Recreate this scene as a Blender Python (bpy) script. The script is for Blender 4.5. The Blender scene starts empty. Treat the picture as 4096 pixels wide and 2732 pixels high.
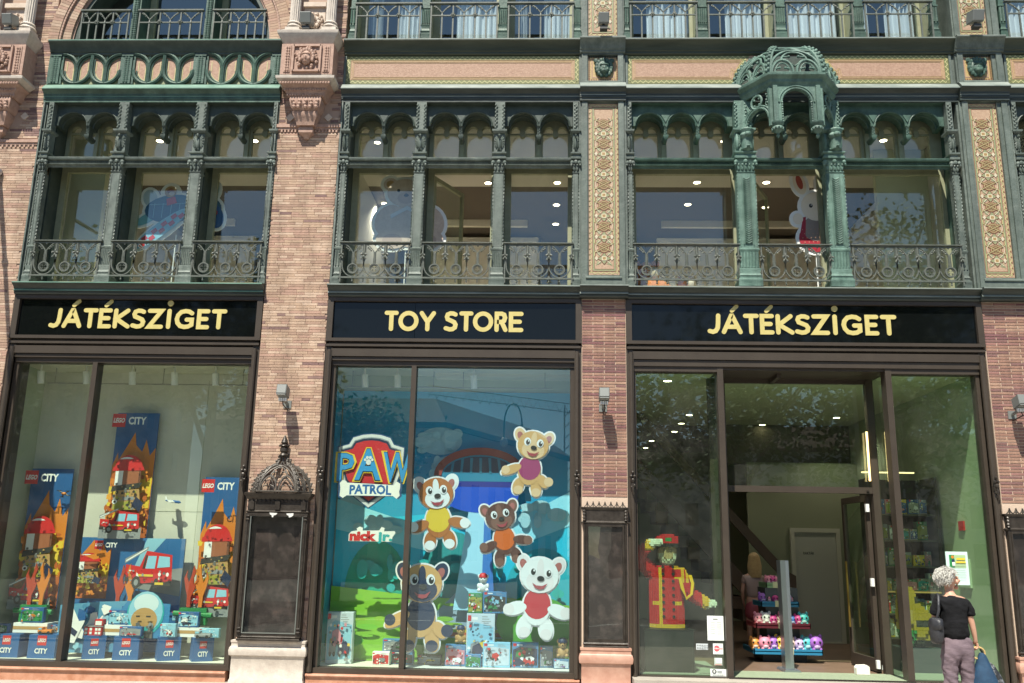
import bpy, bmesh, math, random
from mathutils import Vector, Matrix
SC = bpy.context.scene
COL = SC.collection
pi = math.pi
R = math.radians
rnd = random.Random(11)

# ---------------------------------------------------------------- camera
CAM = Vector((0.0, -11.3, 1.65))
cam = bpy.data.cameras.new('camera')
cam.sensor_width = 36.0
cam.lens = 3600 / 4096 * 36.0
cam.clip_start, cam.clip_end = 0.1, 1000
camo = bpy.data.objects.new('camera', cam)
COL.objects.link(camo)
yaw, pitch, roll = 0.03805989, 0.22915398, 0.01828994
fwd = Vector((-math.sin(yaw) * math.cos(pitch), math.cos(yaw) * math.cos(pitch), math.sin(pitch)))
rt = Vector((math.cos(yaw), math.sin(yaw), 0))
up = rt.cross(fwd)
r2 = rt * math.cos(roll) + up * math.sin(roll)
u2 = up * math.cos(roll) - rt * math.sin(roll)
mw = Matrix((r2, u2, -fwd)).transposed().to_4x4()
mw.translation = CAM
camo.matrix_world = mw
SC.camera = camo

# ---------------------------------------------------------------- light
SUN_EL, SUN_AZ = R(59.5), R(20)          # AZ: from the left of the facade normal
world = bpy.data.worlds.new('World')
SC.world = world
world.use_nodes = True
wn = world.node_tree
sky = wn.nodes.new('ShaderNodeTexSky')
sky.sky_type = 'NISHITA'
sky.sun_disc = False
sky.sun_elevation = SUN_EL
sky.sun_rotation = R(180 + 20)
sky.air_density, sky.dust_density, sky.ozone_density = 1.0, 0.1, 1.6
wn.links.new(sky.outputs[0], wn.nodes['Background'].inputs[0])
wn.nodes['Background'].inputs[1].default_value = 0.075
sun = bpy.data.lights.new('sun', 'SUN')
sun.energy = 5.0
sun.angle = R(0.5)
sun.color = (1.0, 0.955, 0.84)
suno = bpy.data.objects.new('sun', sun)
COL.objects.link(suno)
sd = Vector((-math.sin(SUN_AZ) * math.cos(SUN_EL), -math.cos(SUN_AZ) * math.cos(SUN_EL), math.sin(SUN_EL)))
suno.rotation_euler = sd.to_track_quat('Z', 'Y').to_euler()
suno.location = sd * 40
SC.view_settings.view_transform = 'Standard'
SC.view_settings.look = 'None'
SC.view_settings.exposure = 0.8
SC.view_settings.gamma = 1.0
SC.view_settings.use_curve_mapping = False
SC.render.engine = 'CYCLES'
SC.cycles.use_denoising = True
SC.cycles.max_bounces = 10
SC.cycles.transparent_max_bounces = 16
SC.cycles.sample_clamp_indirect = 6.0

# ---------------------------------------------------------------- geometry helper
class G:
    def __init__(s):
        s.v, s.f, s.m = [], [], []
    def add(s, vs, fs, mi=0):
        o = len(s.v)
        s.v += [tuple(p) for p in vs]
        s.f += [tuple(i + o for i in f) for f in fs]
        s.m += [mi] * len(fs)
        return s
    def box(s, x0, x1, y0, y1, z0, z1, mi=0):
        return s.add([(x0, y0, z0), (x1, y0, z0), (x1, y1, z0), (x0, y1, z0), (x0, y0, z1), (x1, y0, z1), (x1, y1, z1), (x0, y1, z1)],
                     [(0, 1, 5, 4), (1, 2, 6, 5), (2, 3, 7, 6), (3, 0, 4, 7), (4, 5, 6, 7), (3, 2, 1, 0)], mi)
    def bev(s, x0, x1, y0, y1, z0, z1, b=.006, mi=0):
        # box with chamfered front edges
        f = [(x0, z0), (x1, z0), (x1, z1), (x0, z1)]
        g = [(x0 + b, z0 + b), (x1 - b, z0 + b), (x1 - b, z1 - b), (x0 + b, z1 - b)]
        vs = [(x, y0, z) for x, z in g] + [(x, y0 + b, z) for x, z in f] + [(x, y1, z) for x, z in f]
        fs = [(0, 1, 2, 3), (11, 10, 9, 8)]
        for i in range(4):
            j = (i + 1) % 4
            fs += [(i + 4, j + 4, j, i), (i + 8, j + 8, j + 4, i + 4)]
        return s.add(vs, fs, mi)
    def prism(s, poly, y0, y1, mi=0):
        n = len(poly)
        vs = [(x, y0, z) for x, z in poly] + [(x, y1, z) for x, z in poly]
        fs = [tuple(range(n)), tuple(range(2 * n - 1, n - 1, -1))] + [(i, i + n, (i + 1) % n + n, (i + 1) % n) for i in range(n)]
        return s.add(vs, fs, mi)
    def prismx(s, poly, x0, x1, mi=0):
        n = len(poly)
        vs = [(x0, y, z) for y, z in poly] + [(x1, y, z) for y, z in poly]
        fs = [tuple(range(n)), tuple(range(2 * n - 1, n - 1, -1))] + [(i, i + n, (i + 1) % n + n, (i + 1) % n) for i in range(n)]
        return s.add(vs, fs, mi)
    def tube(s, pts, r, n=6, closed=False, mi=0, cap=True):
        pts = [Vector(p) for p in pts]
        k = len(pts)
        rs = r if isinstance(r, (list, tuple)) else [r] * k
        vs, fs = [], []
        ref = None
        for i in range(k):
            if closed:
                t = pts[(i + 1) % k] - pts[i - 1]
            else:
                t = pts[min(i + 1, k - 1)] - pts[max(i - 1, 0)]
            if t.length < 1e-9: t = Vector((0, 0, 1))
            t.normalize()
            if ref is None:
                ref = Vector((0, 1, 0)) if abs(t.y) < .9 else Vector((1, 0, 0))
            a = (ref - t * ref.dot(t)); a.normalize()
            ref = a
            b = t.cross(a)
            for j in range(n):
                w = 2 * pi * (j + .5) / n
                vs.append(pts[i] + (a * math.cos(w) + b * math.sin(w)) * rs[i])
        for i in range(k if closed else k - 1):
            for j in range(n):
                i2 = (i + 1) % k; j2 = (j + 1) % n
                fs.append((i * n + j, i * n + j2, i2 * n + j2, i2 * n + j))
        if not closed and cap:
            fs += [tuple(range(n)), tuple(range(k * n - 1, (k - 1) * n - 1, -1))]
        return s.add(vs, fs, mi)
    def t2(s, pts, y, r, n=5, closed=False, mi=0):
        return s.tube([(x, y, z) for x, z in pts], r, n, closed, mi)
    def ribbon(s, pts, w, y0, y1, closed=False, mi=0, caps=True):
        k = len(pts); L = []; Rr = []
        for i in range(k):
            if closed: p, q = pts[i - 1], pts[(i + 1) % k]
            else: p, q = pts[max(i - 1, 0)], pts[min(i + 1, k - 1)]
            def un(a, b):
                dx, dz = b[0] - a[0], b[1] - a[1]; l = math.hypot(dx, dz) or 1
                return (-dz / l, dx / l)
            n1 = un(p, pts[i]) if p != pts[i] else un(pts[i], q)
            n2 = un(pts[i], q) if q != pts[i] else n1
            nx, nz = n1[0] + n2[0], n1[1] + n2[1]; l = math.hypot(nx, nz) or 1
            nx, nz = nx / l, nz / l
            c = max(.45, nx * n1[0] + nz * n1[1])
            h = w / 2 / c
            L.append((pts[i][0] + nx * h, pts[i][1] + nz * h)); Rr.append((pts[i][0] - nx * h, pts[i][1] - nz * h))
        vs = []
        for a, b in zip(L, Rr):
            vs += [(a[0], y0, a[1]), (b[0], y0, b[1]), (b[0], y1, b[1]), (a[0], y1, a[1])]
        fs = []
        for i in range(k if closed else k - 1):
            a = i * 4; b = ((i + 1) % k) * 4
            for j in range(4):
                fs.append((a + j, a + (j + 1) % 4, b + (j + 1) % 4, b + j))
        if not closed: fs += [(0, 3, 2, 1), ((k - 1) * 4, (k - 1) * 4 + 1, (k - 1) * 4 + 2, (k - 1) * 4 + 3)]
        s.add(vs, fs, mi)
        if caps and not closed:
            for e, o in ((0, 1), (k - 1, k - 2)):
                ex, ez = pts[e]; a0 = math.atan2(ez - pts[o][1], ex - pts[o][0])
                s.prism([(ex + w / 2 * math.cos(a0 + t), ez + w / 2 * math.sin(a0 + t)) for t in [pi * (-.5 + i / 8) for i in range(9)]], y0 + .0004, y1, mi)
        return s
    def lathe(s, prof, cx, cy, n=16, mi=0, sx=1, sy=1, a0=0, a1=None):
        full = a1 is None
        if full: a1 = a0 + 2 * pi
        m = n if full else n + 1
        vs, fs = [], []
        for r, z in prof:
            for j in range(m):
                a = a0 + (a1 - a0) * j / n
                vs.append((cx + sx * r * math.cos(a), cy + sy * r * math.sin(a), z))
        for i in range(len(prof) - 1):
            for j in range(n):
                j2 = (j + 1) % m
                fs.append((i * m + j, i * m + j2, (i + 1) * m + j2, (i + 1) * m + j))
        if full: fs += [tuple(range(m - 1, -1, -1)), tuple(range((len(prof) - 1) * m, len(prof) * m))]
        return s.add(vs, fs, mi)
    def stack(s, x0, x1, y0, y1, prof, mi=0):
        # stacked square sections: (grow, z) pairs
        vs, fs = [], []
        for g, z in prof:
            vs += [(x0 - g, y0 - g, z), (x1 + g, y0 - g, z), (x1 + g, y1 + g, z), (x0 - g, y1 + g, z)]
        for i in range(len(prof) - 1):
            for j in range(4):
                fs.append((i * 4 + j, i * 4 + (j + 1) % 4, i * 4 + 4 + (j + 1) % 4, i * 4 + 4 + j))
        k = (len(prof) - 1) * 4
        fs += [(3, 2, 1, 0), (k, k + 1, k + 2, k + 3)]
        return s.add(vs, fs, mi)
    def ball(s, c, r, n=8, m=6, mi=0, rot=None):
        if not isinstance(r, (tuple, list)): r = (r, r, r)
        vs, fs = [], []
        for i in range(m + 1):
            a = pi * i / m
            for j in range(n):
                b = 2 * pi * j / n
                p = Vector((r[0] * math.sin(a) * math.cos(b), r[1] * math.sin(a) * math.sin(b), r[2] * math.cos(a)))
                if rot: p = rot @ p
                vs.append((c[0] + p.x, c[1] + p.y, c[2] + p.z))
        for i in range(m):
            for j in range(n):
                fs.append((i * n + j, (i + 1) * n + j, (i + 1) * n + (j + 1) % n, i * n + (j + 1) % n))
        return s.add(vs, fs, mi)
    def xform(s, M, start=0):
        s.v[start:] = [tuple(M @ Vector(p)) for p in s.v[start:]]
        return s
    def build(s, name, mats, parent=None, smooth=35, label=None, cat=None, group=None, kind=None, loc=None):
        if not isinstance(mats, (list, tuple)): mats = [mats]
        o0 = Vector(WL.get(parent.name, (0, 0, 0))) if parent else Vector(loc or (0, 0, 0))
        me = bpy.data.meshes.new(name)
        me.from_pydata([tuple(Vector(p) - o0) for p in s.v], [], s.f)
        me.polygons.foreach_set('material_index', s.m)
        for m in mats: me.materials.append(m)
        bm = bmesh.new(); bm.from_mesh(me)
        bmesh.ops.recalc_face_normals(bm, faces=bm.faces)
        bm.to_mesh(me); bm.free()
        if smooth:
            me.polygons.foreach_set('use_smooth', [True] * len(me.polygons))
            me.set_sharp_from_angle(angle=R(smooth))
        me.update()
        o = bpy.data.objects.new(name, me)
        COL.objects.link(o)
        if parent:
            o.parent = parent
            WL[o.name] = WL.get(parent.name, (0, 0, 0))
        else:
            o.location = o0
            WL[o.name] = tuple(o0)
        tag(o, label, cat, group, kind)
        return o

WL = {}
def tag(o, label=None, cat=None, group=None, kind=None):
    if label: o['label'] = label
    if cat: o['category'] = cat
    if group: o['group'] = group
    if kind: o['kind'] = kind
    return o
def thing(name, label, cat, loc, group=None, parent=None):
    o = bpy.data.objects.new(name, None)
    COL.objects.link(o)
    o.location = loc
    o.empty_display_size = .1
    WL[o.name] = tuple(loc)
    return tag(o, label, cat, group)
def arc(cx, cz, r, a0, a1, n=8, rz=None):
    rz = r if rz is None else rz
    return [(cx + r * math.cos(R(a0 + (a1 - a0) * i / n)), cz + rz * math.sin(R(a0 + (a1 - a0) * i / n))) for i in range(n + 1)]
def circ(cx, cz, r, n=16, rz=None):
    return arc(cx, cz, r, 0, 360 - 360 / n, n - 1, rz)
def copy_to(src, parent, delta=(0, 0, 0)):
    c = src.copy(); COL.objects.link(c)
    c.parent = parent
    WL[c.name] = WL.get(parent.name, (0, 0, 0)) if parent else (0, 0, 0)
    return c
def shared(mesh, name, parent, loc):
    o = bpy.data.objects.new(name, mesh); COL.objects.link(o)
    o.parent = parent
    w = WL.get(parent.name, (0, 0, 0)) if parent else (0, 0, 0)
    o.location = (loc[0] - w[0], loc[1] - w[1], loc[2] - w[2])
    return o

# ---------------------------------------------------------------- materials
def lk(nt, a, b): nt.links.new(a, b)
def mat(name, c1, rough=.6, c2=None, scale=6, metal=0, bump=0, bscale=40, stretch=(1, 1, 1), lo=.35, hi=.65, spec=.5, c3=None, coat=0, stain=0):
    m = bpy.data.materials.new(name); m.use_nodes = True
    nt = m.node_tree; b = nt.nodes['Principled BSDF']
    b.inputs['Roughness'].default_value = rough
    b.inputs['Metallic'].default_value = metal
    b.inputs['Specular IOR Level'].default_value = spec
    if coat: b.inputs['Coat Weight'].default_value = coat; b.inputs['Coat Roughness'].default_value = .05
    b.inputs['Base Color'].default_value = (*c1, 1)
    if c2 or bump:
        g = nt.nodes.new('ShaderNodeNewGeometry')
        mp = nt.nodes.new('ShaderNodeVectorMath'); mp.operation = 'MULTIPLY'; mp.inputs[1].default_value = stretch
        lk(nt, g.outputs['Position'], mp.inputs[0])
    if c2:
        n = nt.nodes.new('ShaderNodeTexNoise'); n.inputs['Scale'].default_value = scale; n.inputs['Detail'].default_value = 5; n.inputs['Roughness'].default_value = .65
        lk(nt, mp.outputs[0], n.inputs['Vector'])
        rp = nt.nodes.new('ShaderNodeValToRGB')
        rp.color_ramp.elements[0].position = lo; rp.color_ramp.elements[0].color = (*c1, 1)
        rp.color_ramp.elements[1].position = hi; rp.color_ramp.elements[1].color = (*c2, 1)
        if c3:
            e = rp.color_ramp.elements.new(min(.98, hi + .12)); e.color = (*c3, 1)
        lk(nt, n.outputs['Fac'], rp.inputs['Fac'])
        last = rp.outputs['Color']
        if stain:                                               # weather streaks and soot with a shape of their own
            sv = nt.nodes.new('ShaderNodeVectorMath'); sv.operation = 'MULTIPLY'; sv.inputs[1].default_value = (3.2, 3.2, .55)
            lk(nt, g.outputs['Position'], sv.inputs[0])
            sn = nt.nodes.new('ShaderNodeTexNoise'); sn.inputs['Scale'].default_value = 1.6; sn.inputs['Detail'].default_value = 6; sn.inputs['Roughness'].default_value = .7
            lk(nt, sv.outputs[0], sn.inputs['Vector'])
            sr = nt.nodes.new('ShaderNodeMapRange'); sr.inputs['From Min'].default_value = .42; sr.inputs['From Max'].default_value = .68
            sr.inputs['To Min'].default_value = 1.0 + stain * .25; sr.inputs['To Max'].default_value = 1.0 - stain
            lk(nt, sn.outputs['Fac'], sr.inputs['Value'])
            mu = nt.nodes.new('ShaderNodeVectorMath'); mu.operation = 'SCALE'
            lk(nt, last, mu.inputs[0]); lk(nt, sr.outputs[0], mu.inputs['Scale']); last = mu.outputs[0]
        lk(nt, last, b.inputs['Base Color'])
    if bump:
        n2 = nt.nodes.new('ShaderNodeTexNoise'); n2.inputs['Scale'].default_value = bscale; n2.inputs['Detail'].default_value = 4
        lk(nt, mp.outputs[0], n2.inputs['Vector'])
        bp = nt.nodes.new('ShaderNodeBump'); bp.inputs['Strength'].default_value = bump; bp.inputs['Distance'].default_value = .01
        lk(nt, n2.outputs['Fac'], bp.inputs['Height']); lk(nt, bp.outputs[0], b.inputs['Normal'])
    return m
def glass(name, tint, ior=1.75, wav=.0, wscale=.6, dust=0):
    m = bpy.data.materials.new(name); m.use_nodes = True
    nt = m.node_tree; nt.nodes.clear()
    out = nt.nodes.new('ShaderNodeOutputMaterial'); mx = nt.nodes.new('ShaderNodeMixShader')
    tr = nt.nodes.new('ShaderNodeBsdfTransparent'); tr.inputs[0].default_value = (*tint, 1)
    gl = nt.nodes.new('ShaderNodeBsdfGlossy'); gl.inputs['Roughness'].default_value = 0.0
    gl.inputs[0].default_value = (.90, 1, .93, 1)
    lw = nt.nodes.new('ShaderNodeLayerWeight'); lw.inputs['Blend'].default_value = .5
    pw = nt.nodes.new('ShaderNodeMath'); pw.operation = 'POWER'; pw.inputs[1].default_value = 5
    fr = nt.nodes.new('ShaderNodeMath'); fr.operation = 'MULTIPLY_ADD'
    f0 = 2 * ((ior - 1) / (ior + 1)) ** 2                       # both faces of the pane
    fr.inputs[1].default_value = 1 - f0; fr.inputs[2].default_value = f0
    lk(nt, lw.outputs['Facing'], pw.inputs[0]); lk(nt, pw.outputs[0], fr.inputs[0])
    if wav:
        g = nt.nodes.new('ShaderNodeNewGeometry'); n = nt.nodes.new('ShaderNodeTexNoise'); n.inputs['Scale'].default_value = wscale
        n.inputs['Detail'].default_value = 1
        lk(nt, g.outputs['Position'], n.inputs['Vector'])
        bp = nt.nodes.new('ShaderNodeBump'); bp.inputs['Strength'].default_value = wav; bp.inputs['Distance'].default_value = .1
        lk(nt, n.outputs['Fac'], bp.inputs['Height']); lk(nt, bp.outputs[0], gl.inputs['Normal'])
    lk(nt, fr.outputs[0], mx.inputs[0]); lk(nt, tr.outputs[0], mx.inputs[1]); lk(nt, gl.outputs[0], mx.inputs[2])
    last = mx.outputs[0]
    if dust:                                                    # thin uneven film of dust on the pane
        g2 = nt.nodes.new('ShaderNodeNewGeometry'); dn = nt.nodes.new('ShaderNodeTexNoise'); dn.inputs['Scale'].default_value = 1.7; dn.inputs['Detail'].default_value = 9; dn.inputs['Roughness'].default_value = .75
        lk(nt, g2.outputs['Position'], dn.inputs['Vector'])
        dr = nt.nodes.new('ShaderNodeMapRange'); dr.inputs['From Min'].default_value = .45; dr.inputs['From Max'].default_value = .8; dr.inputs['To Min'].default_value = dust * .25; dr.inputs['To Max'].default_value = dust * 2.2
        lk(nt, dn.outputs['Fac'], dr.inputs['Value'])
        df = nt.nodes.new('ShaderNodeBsdfDiffuse'); df.inputs[0].default_value = (.55, .55, .48, 1)
        m2 = nt.nodes.new('ShaderNodeMixShader'); lk(nt, dr.outputs[0], m2.inputs[0]); lk(nt, last, m2.inputs[1]); lk(nt, df.outputs[0], m2.inputs[2]); last = m2.outputs[0]
    lk(nt, last, out.inputs[0])
    return m
def emit(name, c, s):
    m = bpy.data.materials.new(name); m.use_nodes = True
    nt = m.node_tree; nt.nodes.clear()
    o = nt.nodes.new('ShaderNodeOutputMaterial'); e = nt.nodes.new('ShaderNodeEmission')
    e.inputs[0].default_value = (*c, 1); e.inputs[1].default_value = s
    lk(nt, e.outputs[0], o.inputs[0])
    return m
_pl = {}
def paint(c, rough=.5):
    k = (tuple(round(x, 3) for x in c), rough)
    if k not in _pl: _pl[k] = mat('paint', c, rough)
    return _pl[k]

IRON = mat('green_iron', (.080, .104, .088), .58, (.145, .172, .150), 9, bump=.35, bscale=45, c3=(.21, .24, .21), stain=.35)
IRON_DK = mat('dark_green_iron', (.030, .045, .036), .55, (.055, .075, .061), 7, bump=.2, bscale=50)
IRON_GR = mat('grey_green_iron', (.082, .106, .089), .58, (.125, .150, .130), 8, bump=.3, bscale=45, c3=(.17, .195, .17), stain=.3)
IRON_BR = mat('emerald_iron', (.030, .069, .050), .55, (.068, .126, .096), 6, bump=.35, bscale=45, c3=(.11, .19, .15), stain=.35)
VERD = mat('verdigris_iron', (.062, .122, .095), .6, (.130, .215, .175), 7, bump=.4, bscale=50, c3=(.20, .29, .25), stain=.4)
RAIL = mat('weathered_rail_iron', (.07, .082, .068), .55, (.115, .125, .105), 18, bump=.2, bscale=80)
SILL = mat('weathered_shaded_sill_iron', (.018, .026, .022), .5, (.042, .055, .048), 5, bump=.2, bscale=40, stretch=(.4, 1, 3))  # dark base carries the shade under the cornice mouldings
FRAME_OL = mat('olive_window_frame', (.24, .25, .15), .5, (.29, .30, .19), 10)
BROWN = mat('bronze_anodised_frame', (.047, .036, .027), .42, (.056, .044, .033), 3, spec=.4)
BROWN_DK = mat('dark_bronze_frame', (.022, .017, .013), .45)
SIGNBLACK = mat('black_gloss_panel', (.004, .005, .005), .05, spec=.35)
CREAM = mat('cream_letter', (.50, .42, .15), .4, (.56, .47, .18), 9)
STONE = mat('cream_stone', (.47, .37, .29), .7, (.58, .47, .38), 9, bump=.25, bscale=60, c3=(.38, .28, .21))
STONE_W = mat('pale_stone', (.44, .38, .325), .65, (.55, .49, .42), 12, bump=.15, bscale=50)
TERRA = mat('pink_terracotta', (.33, .205, .155), .75, (.43, .28, .215), 14, bump=.3, bscale=70)
MARBLE = mat('red_marble', (.40, .175, .10), .35, (.55, .29, .19), 7, bump=.05, c3=(.30, .12, .07), stretch=(1, 1, 1))
MARBLE_P = mat('pink_marble', (.40, .21, .15), .4, (.52, .31, .23), 5, bump=.1, c3=(.30, .15, .11))
MORTAR_P = mat('pale_mortar', (.40, .28, .215), .9, bump=.3, bscale=90)
MORTAR_R = mat('light_mortar', (.56, .43, .33), .9, bump=.3, bscale=90)
MOS_PINK = mat('pink_mosaic', (.31, .18, .12), .6, (.42, .265, .185), 38, bump=.6, bscale=120, c3=(.47, .33, .24))
MOS_GOLD = mat('gold_mosaic', (.38, .26, .10), .45, (.48, .35, .16), 60, bump=.2, bscale=150)
MOS_GREEN = mat('sage_mosaic', (.20, .215, .11), .5, (.28, .295, .165), 70, bump=.2, bscale=150)
MOS_WHITE = mat('cream_mosaic', (.52, .46, .33), .5, (.6, .54, .40), 60)
MOS_BROWN = mat('brown_mosaic', (.16, .07, .035), .5, (.24, .115, .06), 60)
MOS_OLIVE = mat('olive_mosaic', (.13, .14, .05), .5, (.19, .2, .08), 60)
MOS_YELL = mat('yellow_mosaic', (.42, .39, .17), .5, (.50, .47, .24), 60)
BRZ = mat('dark_bronze_case', (.026, .020, .015), .42, (.055, .045, .036), 12, bump=.2, bscale=60, metal=.3)
BRZ_L = mat('weathered_bronze', (.055, .047, .038), .5, (.115, .10, .083), 20, bump=.25, bscale=70, metal=.2)
LAMPGREY = mat('grey_lamp_paint', (.17, .18, .17), .45)
STEEL = mat('brushed_steel', (.42, .46, .5), .28, metal=.9)
WALLG = mat('pale_green_plaster', (.40, .455, .33), .85, (.43, .48, .36), 3)
WHITE = mat('white_plaster', (.66, .65, .58), .85)
CEIL = mat('cream_ceiling', (.62, .60, .48), .9)
CEILBR = mat('dim_brown_ceiling', (.115, .098, .08), .9)
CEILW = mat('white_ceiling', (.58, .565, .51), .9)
GLASS_S = glass('shop_glass', (.70, .87, .68), 1.62, .004, .5, .035)
GLASS_D = glass('display_glass', (.87, .94, .86), 1.5, .004, .5, .02)
GLASS_B = glass('blue_display_glass', (.84, .95, .96), 1.70, .004, .5, .015)
GLASS_W = glass('window_glass', (.90, .95, .90), 1.75, .005, .7, .03)
GLASS_3 = glass('upper_window_glass', (.76, .84, .88), 1.9, .005, .8)
GLASS_C = glass('case_glass', (.85, .82, .80), 1.5, .02, 2, .012)
LED = emit('lit_downlight', (1.0, .86, .60), 9)
CURT = mat('white_curtain', (.74, .76, .74), .9)
# ================================================================ ground
def zg(x, y): return .115 + .0125 * x + .022 * y
g = G()
xs = [-300, -8, -4, 0, 4, 8, 300]
for i in range(6):
    a, b = xs[i], xs[i + 1]
    za, zb = (.125 + .0125 * max(-8, min(8, t)) for t in (a, b))
    g.add([(a, -5.5, za - .12), (b, -5.5, zb - .12), (b, .6, zb), (a, .6, za)], [(0, 1, 2, 3)])
PAVE = mat('pale_paving_stone', (.30, .27, .23), .8, (.38, .34, .29), 4, bump=.2)
g.build('pavement', PAVE, kind='structure', smooth=0)
g = G(); g.box(-300, 300, -5.66, -5.5, -.6, -.055); g.build('kerb', STONE, kind='structure', smooth=0)
g = G(); g.add([(-400, -400, -.2), (400, -400, -.2), (400, -5.66, -.2), (-400, -5.66, -.2)], [(0, 1, 2, 3)])
g.build('road', mat('asphalt', (.10, .10, .10), .85, (.13, .13, .125), 2, bump=.2), kind='structure', smooth=0)
g = G()
for x in range(-60, 60, 6): g.box(x, x + 3, -13.6, -13.45, -.2, -.196)
g.build('lane_marking', mat('road_paint', (.7, .7, .68), .7), kind='structure', smooth=0)

# ================================================================ building
B = thing('department_store', 'ornate brick and green cast iron department store facade with three shop bays', 'building', (-.9, .3, 0))
BAYS = [(-7.06, -3.71), (-2.855, .467), (1.035, 5.565), (6.16, 10.0)]
PIERS = [(-9.2, -7.06), (-3.71, -2.855), (.467, 1.035), (5.565, 6.16)]
ZS0, ZS1 = 4.86, 5.03      # sill cornice
# --- bricks -----------------------------------------------------
def bmat(n, c, d=.85):
    c2 = tuple(min(1, x * 1.22) for x in c)
    return mat(n, c, d, c2, 14, bump=.5, bscale=70, lo=.3, hi=.75, stain=.28)
BR_P = [bmat('pink_brick', c) for c in ((.375, .258, .180), (.405, .285, .205), (.345, .230, .163), (.44, .318, .235), (.31, .20, .145), (.36, .225, .168))]
BR_PD = [bmat('purple_brick', c) for c in ((.17, .10, .09), (.22, .135, .115))]
BR_R = [bmat('red_brick', c) for c in ((.255, .138, .10), (.285, .165, .118), (.225, .118, .092), (.32, .195, .138), (.18, .092, .082), (.25, .125, .105))]
BR_RD = [bmat('plum_brick', c) for c in ((.17, .075, .075),)]
bricks = []   # (pier index, x0,x1,z0,z1,y,mat)
def lay(pi_, x0, x1, z0, z1, course, joint, length, mats, dark, pdark, regular, y=0.0, holes=()):
    z = z0; k = 0; run = 0
    while z + course - joint <= z1 + .001:
        if regular:
            off = [0, -length / 2][k % 2]
            ed = [x0 + off + i * length for i in range(-1, int((x1 - x0) / length) + 4)]
        else:
            x = x0 - rnd.random() * length; ed = []
            while x < x1 + length: ed.append(x); x += length * rnd.choice((.5, .75, 1, 1, 1.25))
        for a, b in zip(ed, ed[1:]):
            a2, b2 = max(a, x0), min(b, x1)
            if b2 - a2 < .03: continue
            if any(h[0] < (a2 + b2) / 2 < h[1] and h[2] < z < h[3] for h in holes): continue
            if run > 0: run -= 1; m = rnd.choice(dark)
            elif rnd.random() < pdark: m = rnd.choice(dark); run = rnd.choice((0, 0, 1))
            else: m = rnd.choice(mats)
            jx = joint if regular else joint * .6
            bricks.append((pi_, a2 + jx / 2, b2 - jx / 2, z, z + course - joint, y, m))
        z += course; k += 1
PART = []
for i, (x0, x1) in enumerate(PIERS):
    g = G(); g.box(x0, x1, .008 if i < 2 else .0045, .6, 0.0 if i in (0,) else .3, 9.9 if i < 2 else 4.9)
    PART.append(g.build('brick_pier', MORTAR_P if i < 2 else MORTAR_R, B, smooth=0))
lay(0, -8.3, -7.062, .3, 7.05, .0362, .0035, .24, BR_P, BR_PD, .02, False)
lay(1, -3.708, -2.857, .62, 7.24, .0362, .0035, .21, BR_P, BR_PD, .025, False, holes=[(-3.63, -2.93, .6, 2.2)])
lay(1, -3.708, -2.857, 7.33, 9.8, .0362, .0035, .21, BR_P, BR_PD, .18, False, holes=[(-3.6, -2.97, 7.36, 9.8)])
lay(0, -8.0, -7.06, 7.12, 9.8, .0362, .0035, .21, BR_P, BR_PD, .18, False, holes=[(-7.95, -7.35, 7.3, 9.8)])
lay(2, .469, 1.033, 2.33, 4.87, .0372, .0085, .285, BR_R, BR_RD, .08, True, holes=[])
lay(3, 5.567, 6.16, 2.33, 4.87, .0372, .0085, .285, BR_R, BR_RD, .08, True)
lay(2, .469, 1.033, .6, 2.3, .0372, .0085, .285, BR_R, BR_RD, .08, True, holes=[(.5, 1.0, .5, 2.3)])
bricks.sort(key=lambda b: abs((b[1] + b[2]) / 2 - CAM.x) * .35 + abs(b[3] - 3.3) + (9 if b[0] == 0 else 0) + (9 if b[3] < 2.3 else 0))
bmesh_cache = {}
rest = {}
for n, (p, a, b, z0, z1, y, m) in enumerate(bricks):
    jut = rnd.uniform(0, .003)
    if n < 300:
        key = (round(b - a, 3), round(z1 - z0, 4), m.name)
        if key not in bmesh_cache:
            q = G(); w = key[0] / 2; h = key[1]
            q.bev(-w, w, 0, .03, 0, h, .002)
            me = bpy.data.meshes.new('brick'); me.from_pydata(q.v, [], q.f); me.materials.append(m)
            bmesh_cache[key] = me
        shared(bmesh_cache[key], 'brick', PART[p], ((a + b) / 2, y - jut, z0))
    else:
        gg, ms = rest.setdefault(p, (G(), []))
        if m not in ms: ms.append(m)
        gg.bev(a, b, y - jut, y + .03, z0, z1, .002, ms.index(m))
for p, (gg, ms) in rest.items():
    gg.build('brickwork', ms, PART[p], smooth=0, kind='stuff')
# string course on pier 2 and pier 1, toothed
for p, x0, x1, zz in ((1, -3.735, -2.84, 7.25), (0, -8.2, -7.05, 7.02)):
    g = G(); g.box(x0, x1, -.028, .02, zz + .03, zz + .075); g.box(x0 + .01, x1 - .01, -.014, .02, zz, zz + .03)
    n = 18
    for i in range(n):
        xx = x0 + .02 + (x1 - x0 - .04) * i / n
        g.box(xx, xx + .024, -.013, .02, zz - .035, zz)
    g.build('string_course', TERRA, PART[p], smooth=0)
# diamond tiles
for p, cx, cz in ((1, -3.55, 7.43), (1, -3.02, 7.43), (0, -7.3, 7.45)):
    g = G(); g.prism([(cx - .06, cz), (cx, cz - .06), (cx + .06, cz), (cx, cz + .06)], -.016, .02)
    g.build('diamond_tile', STONE, PART[p], smooth=0)
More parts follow.
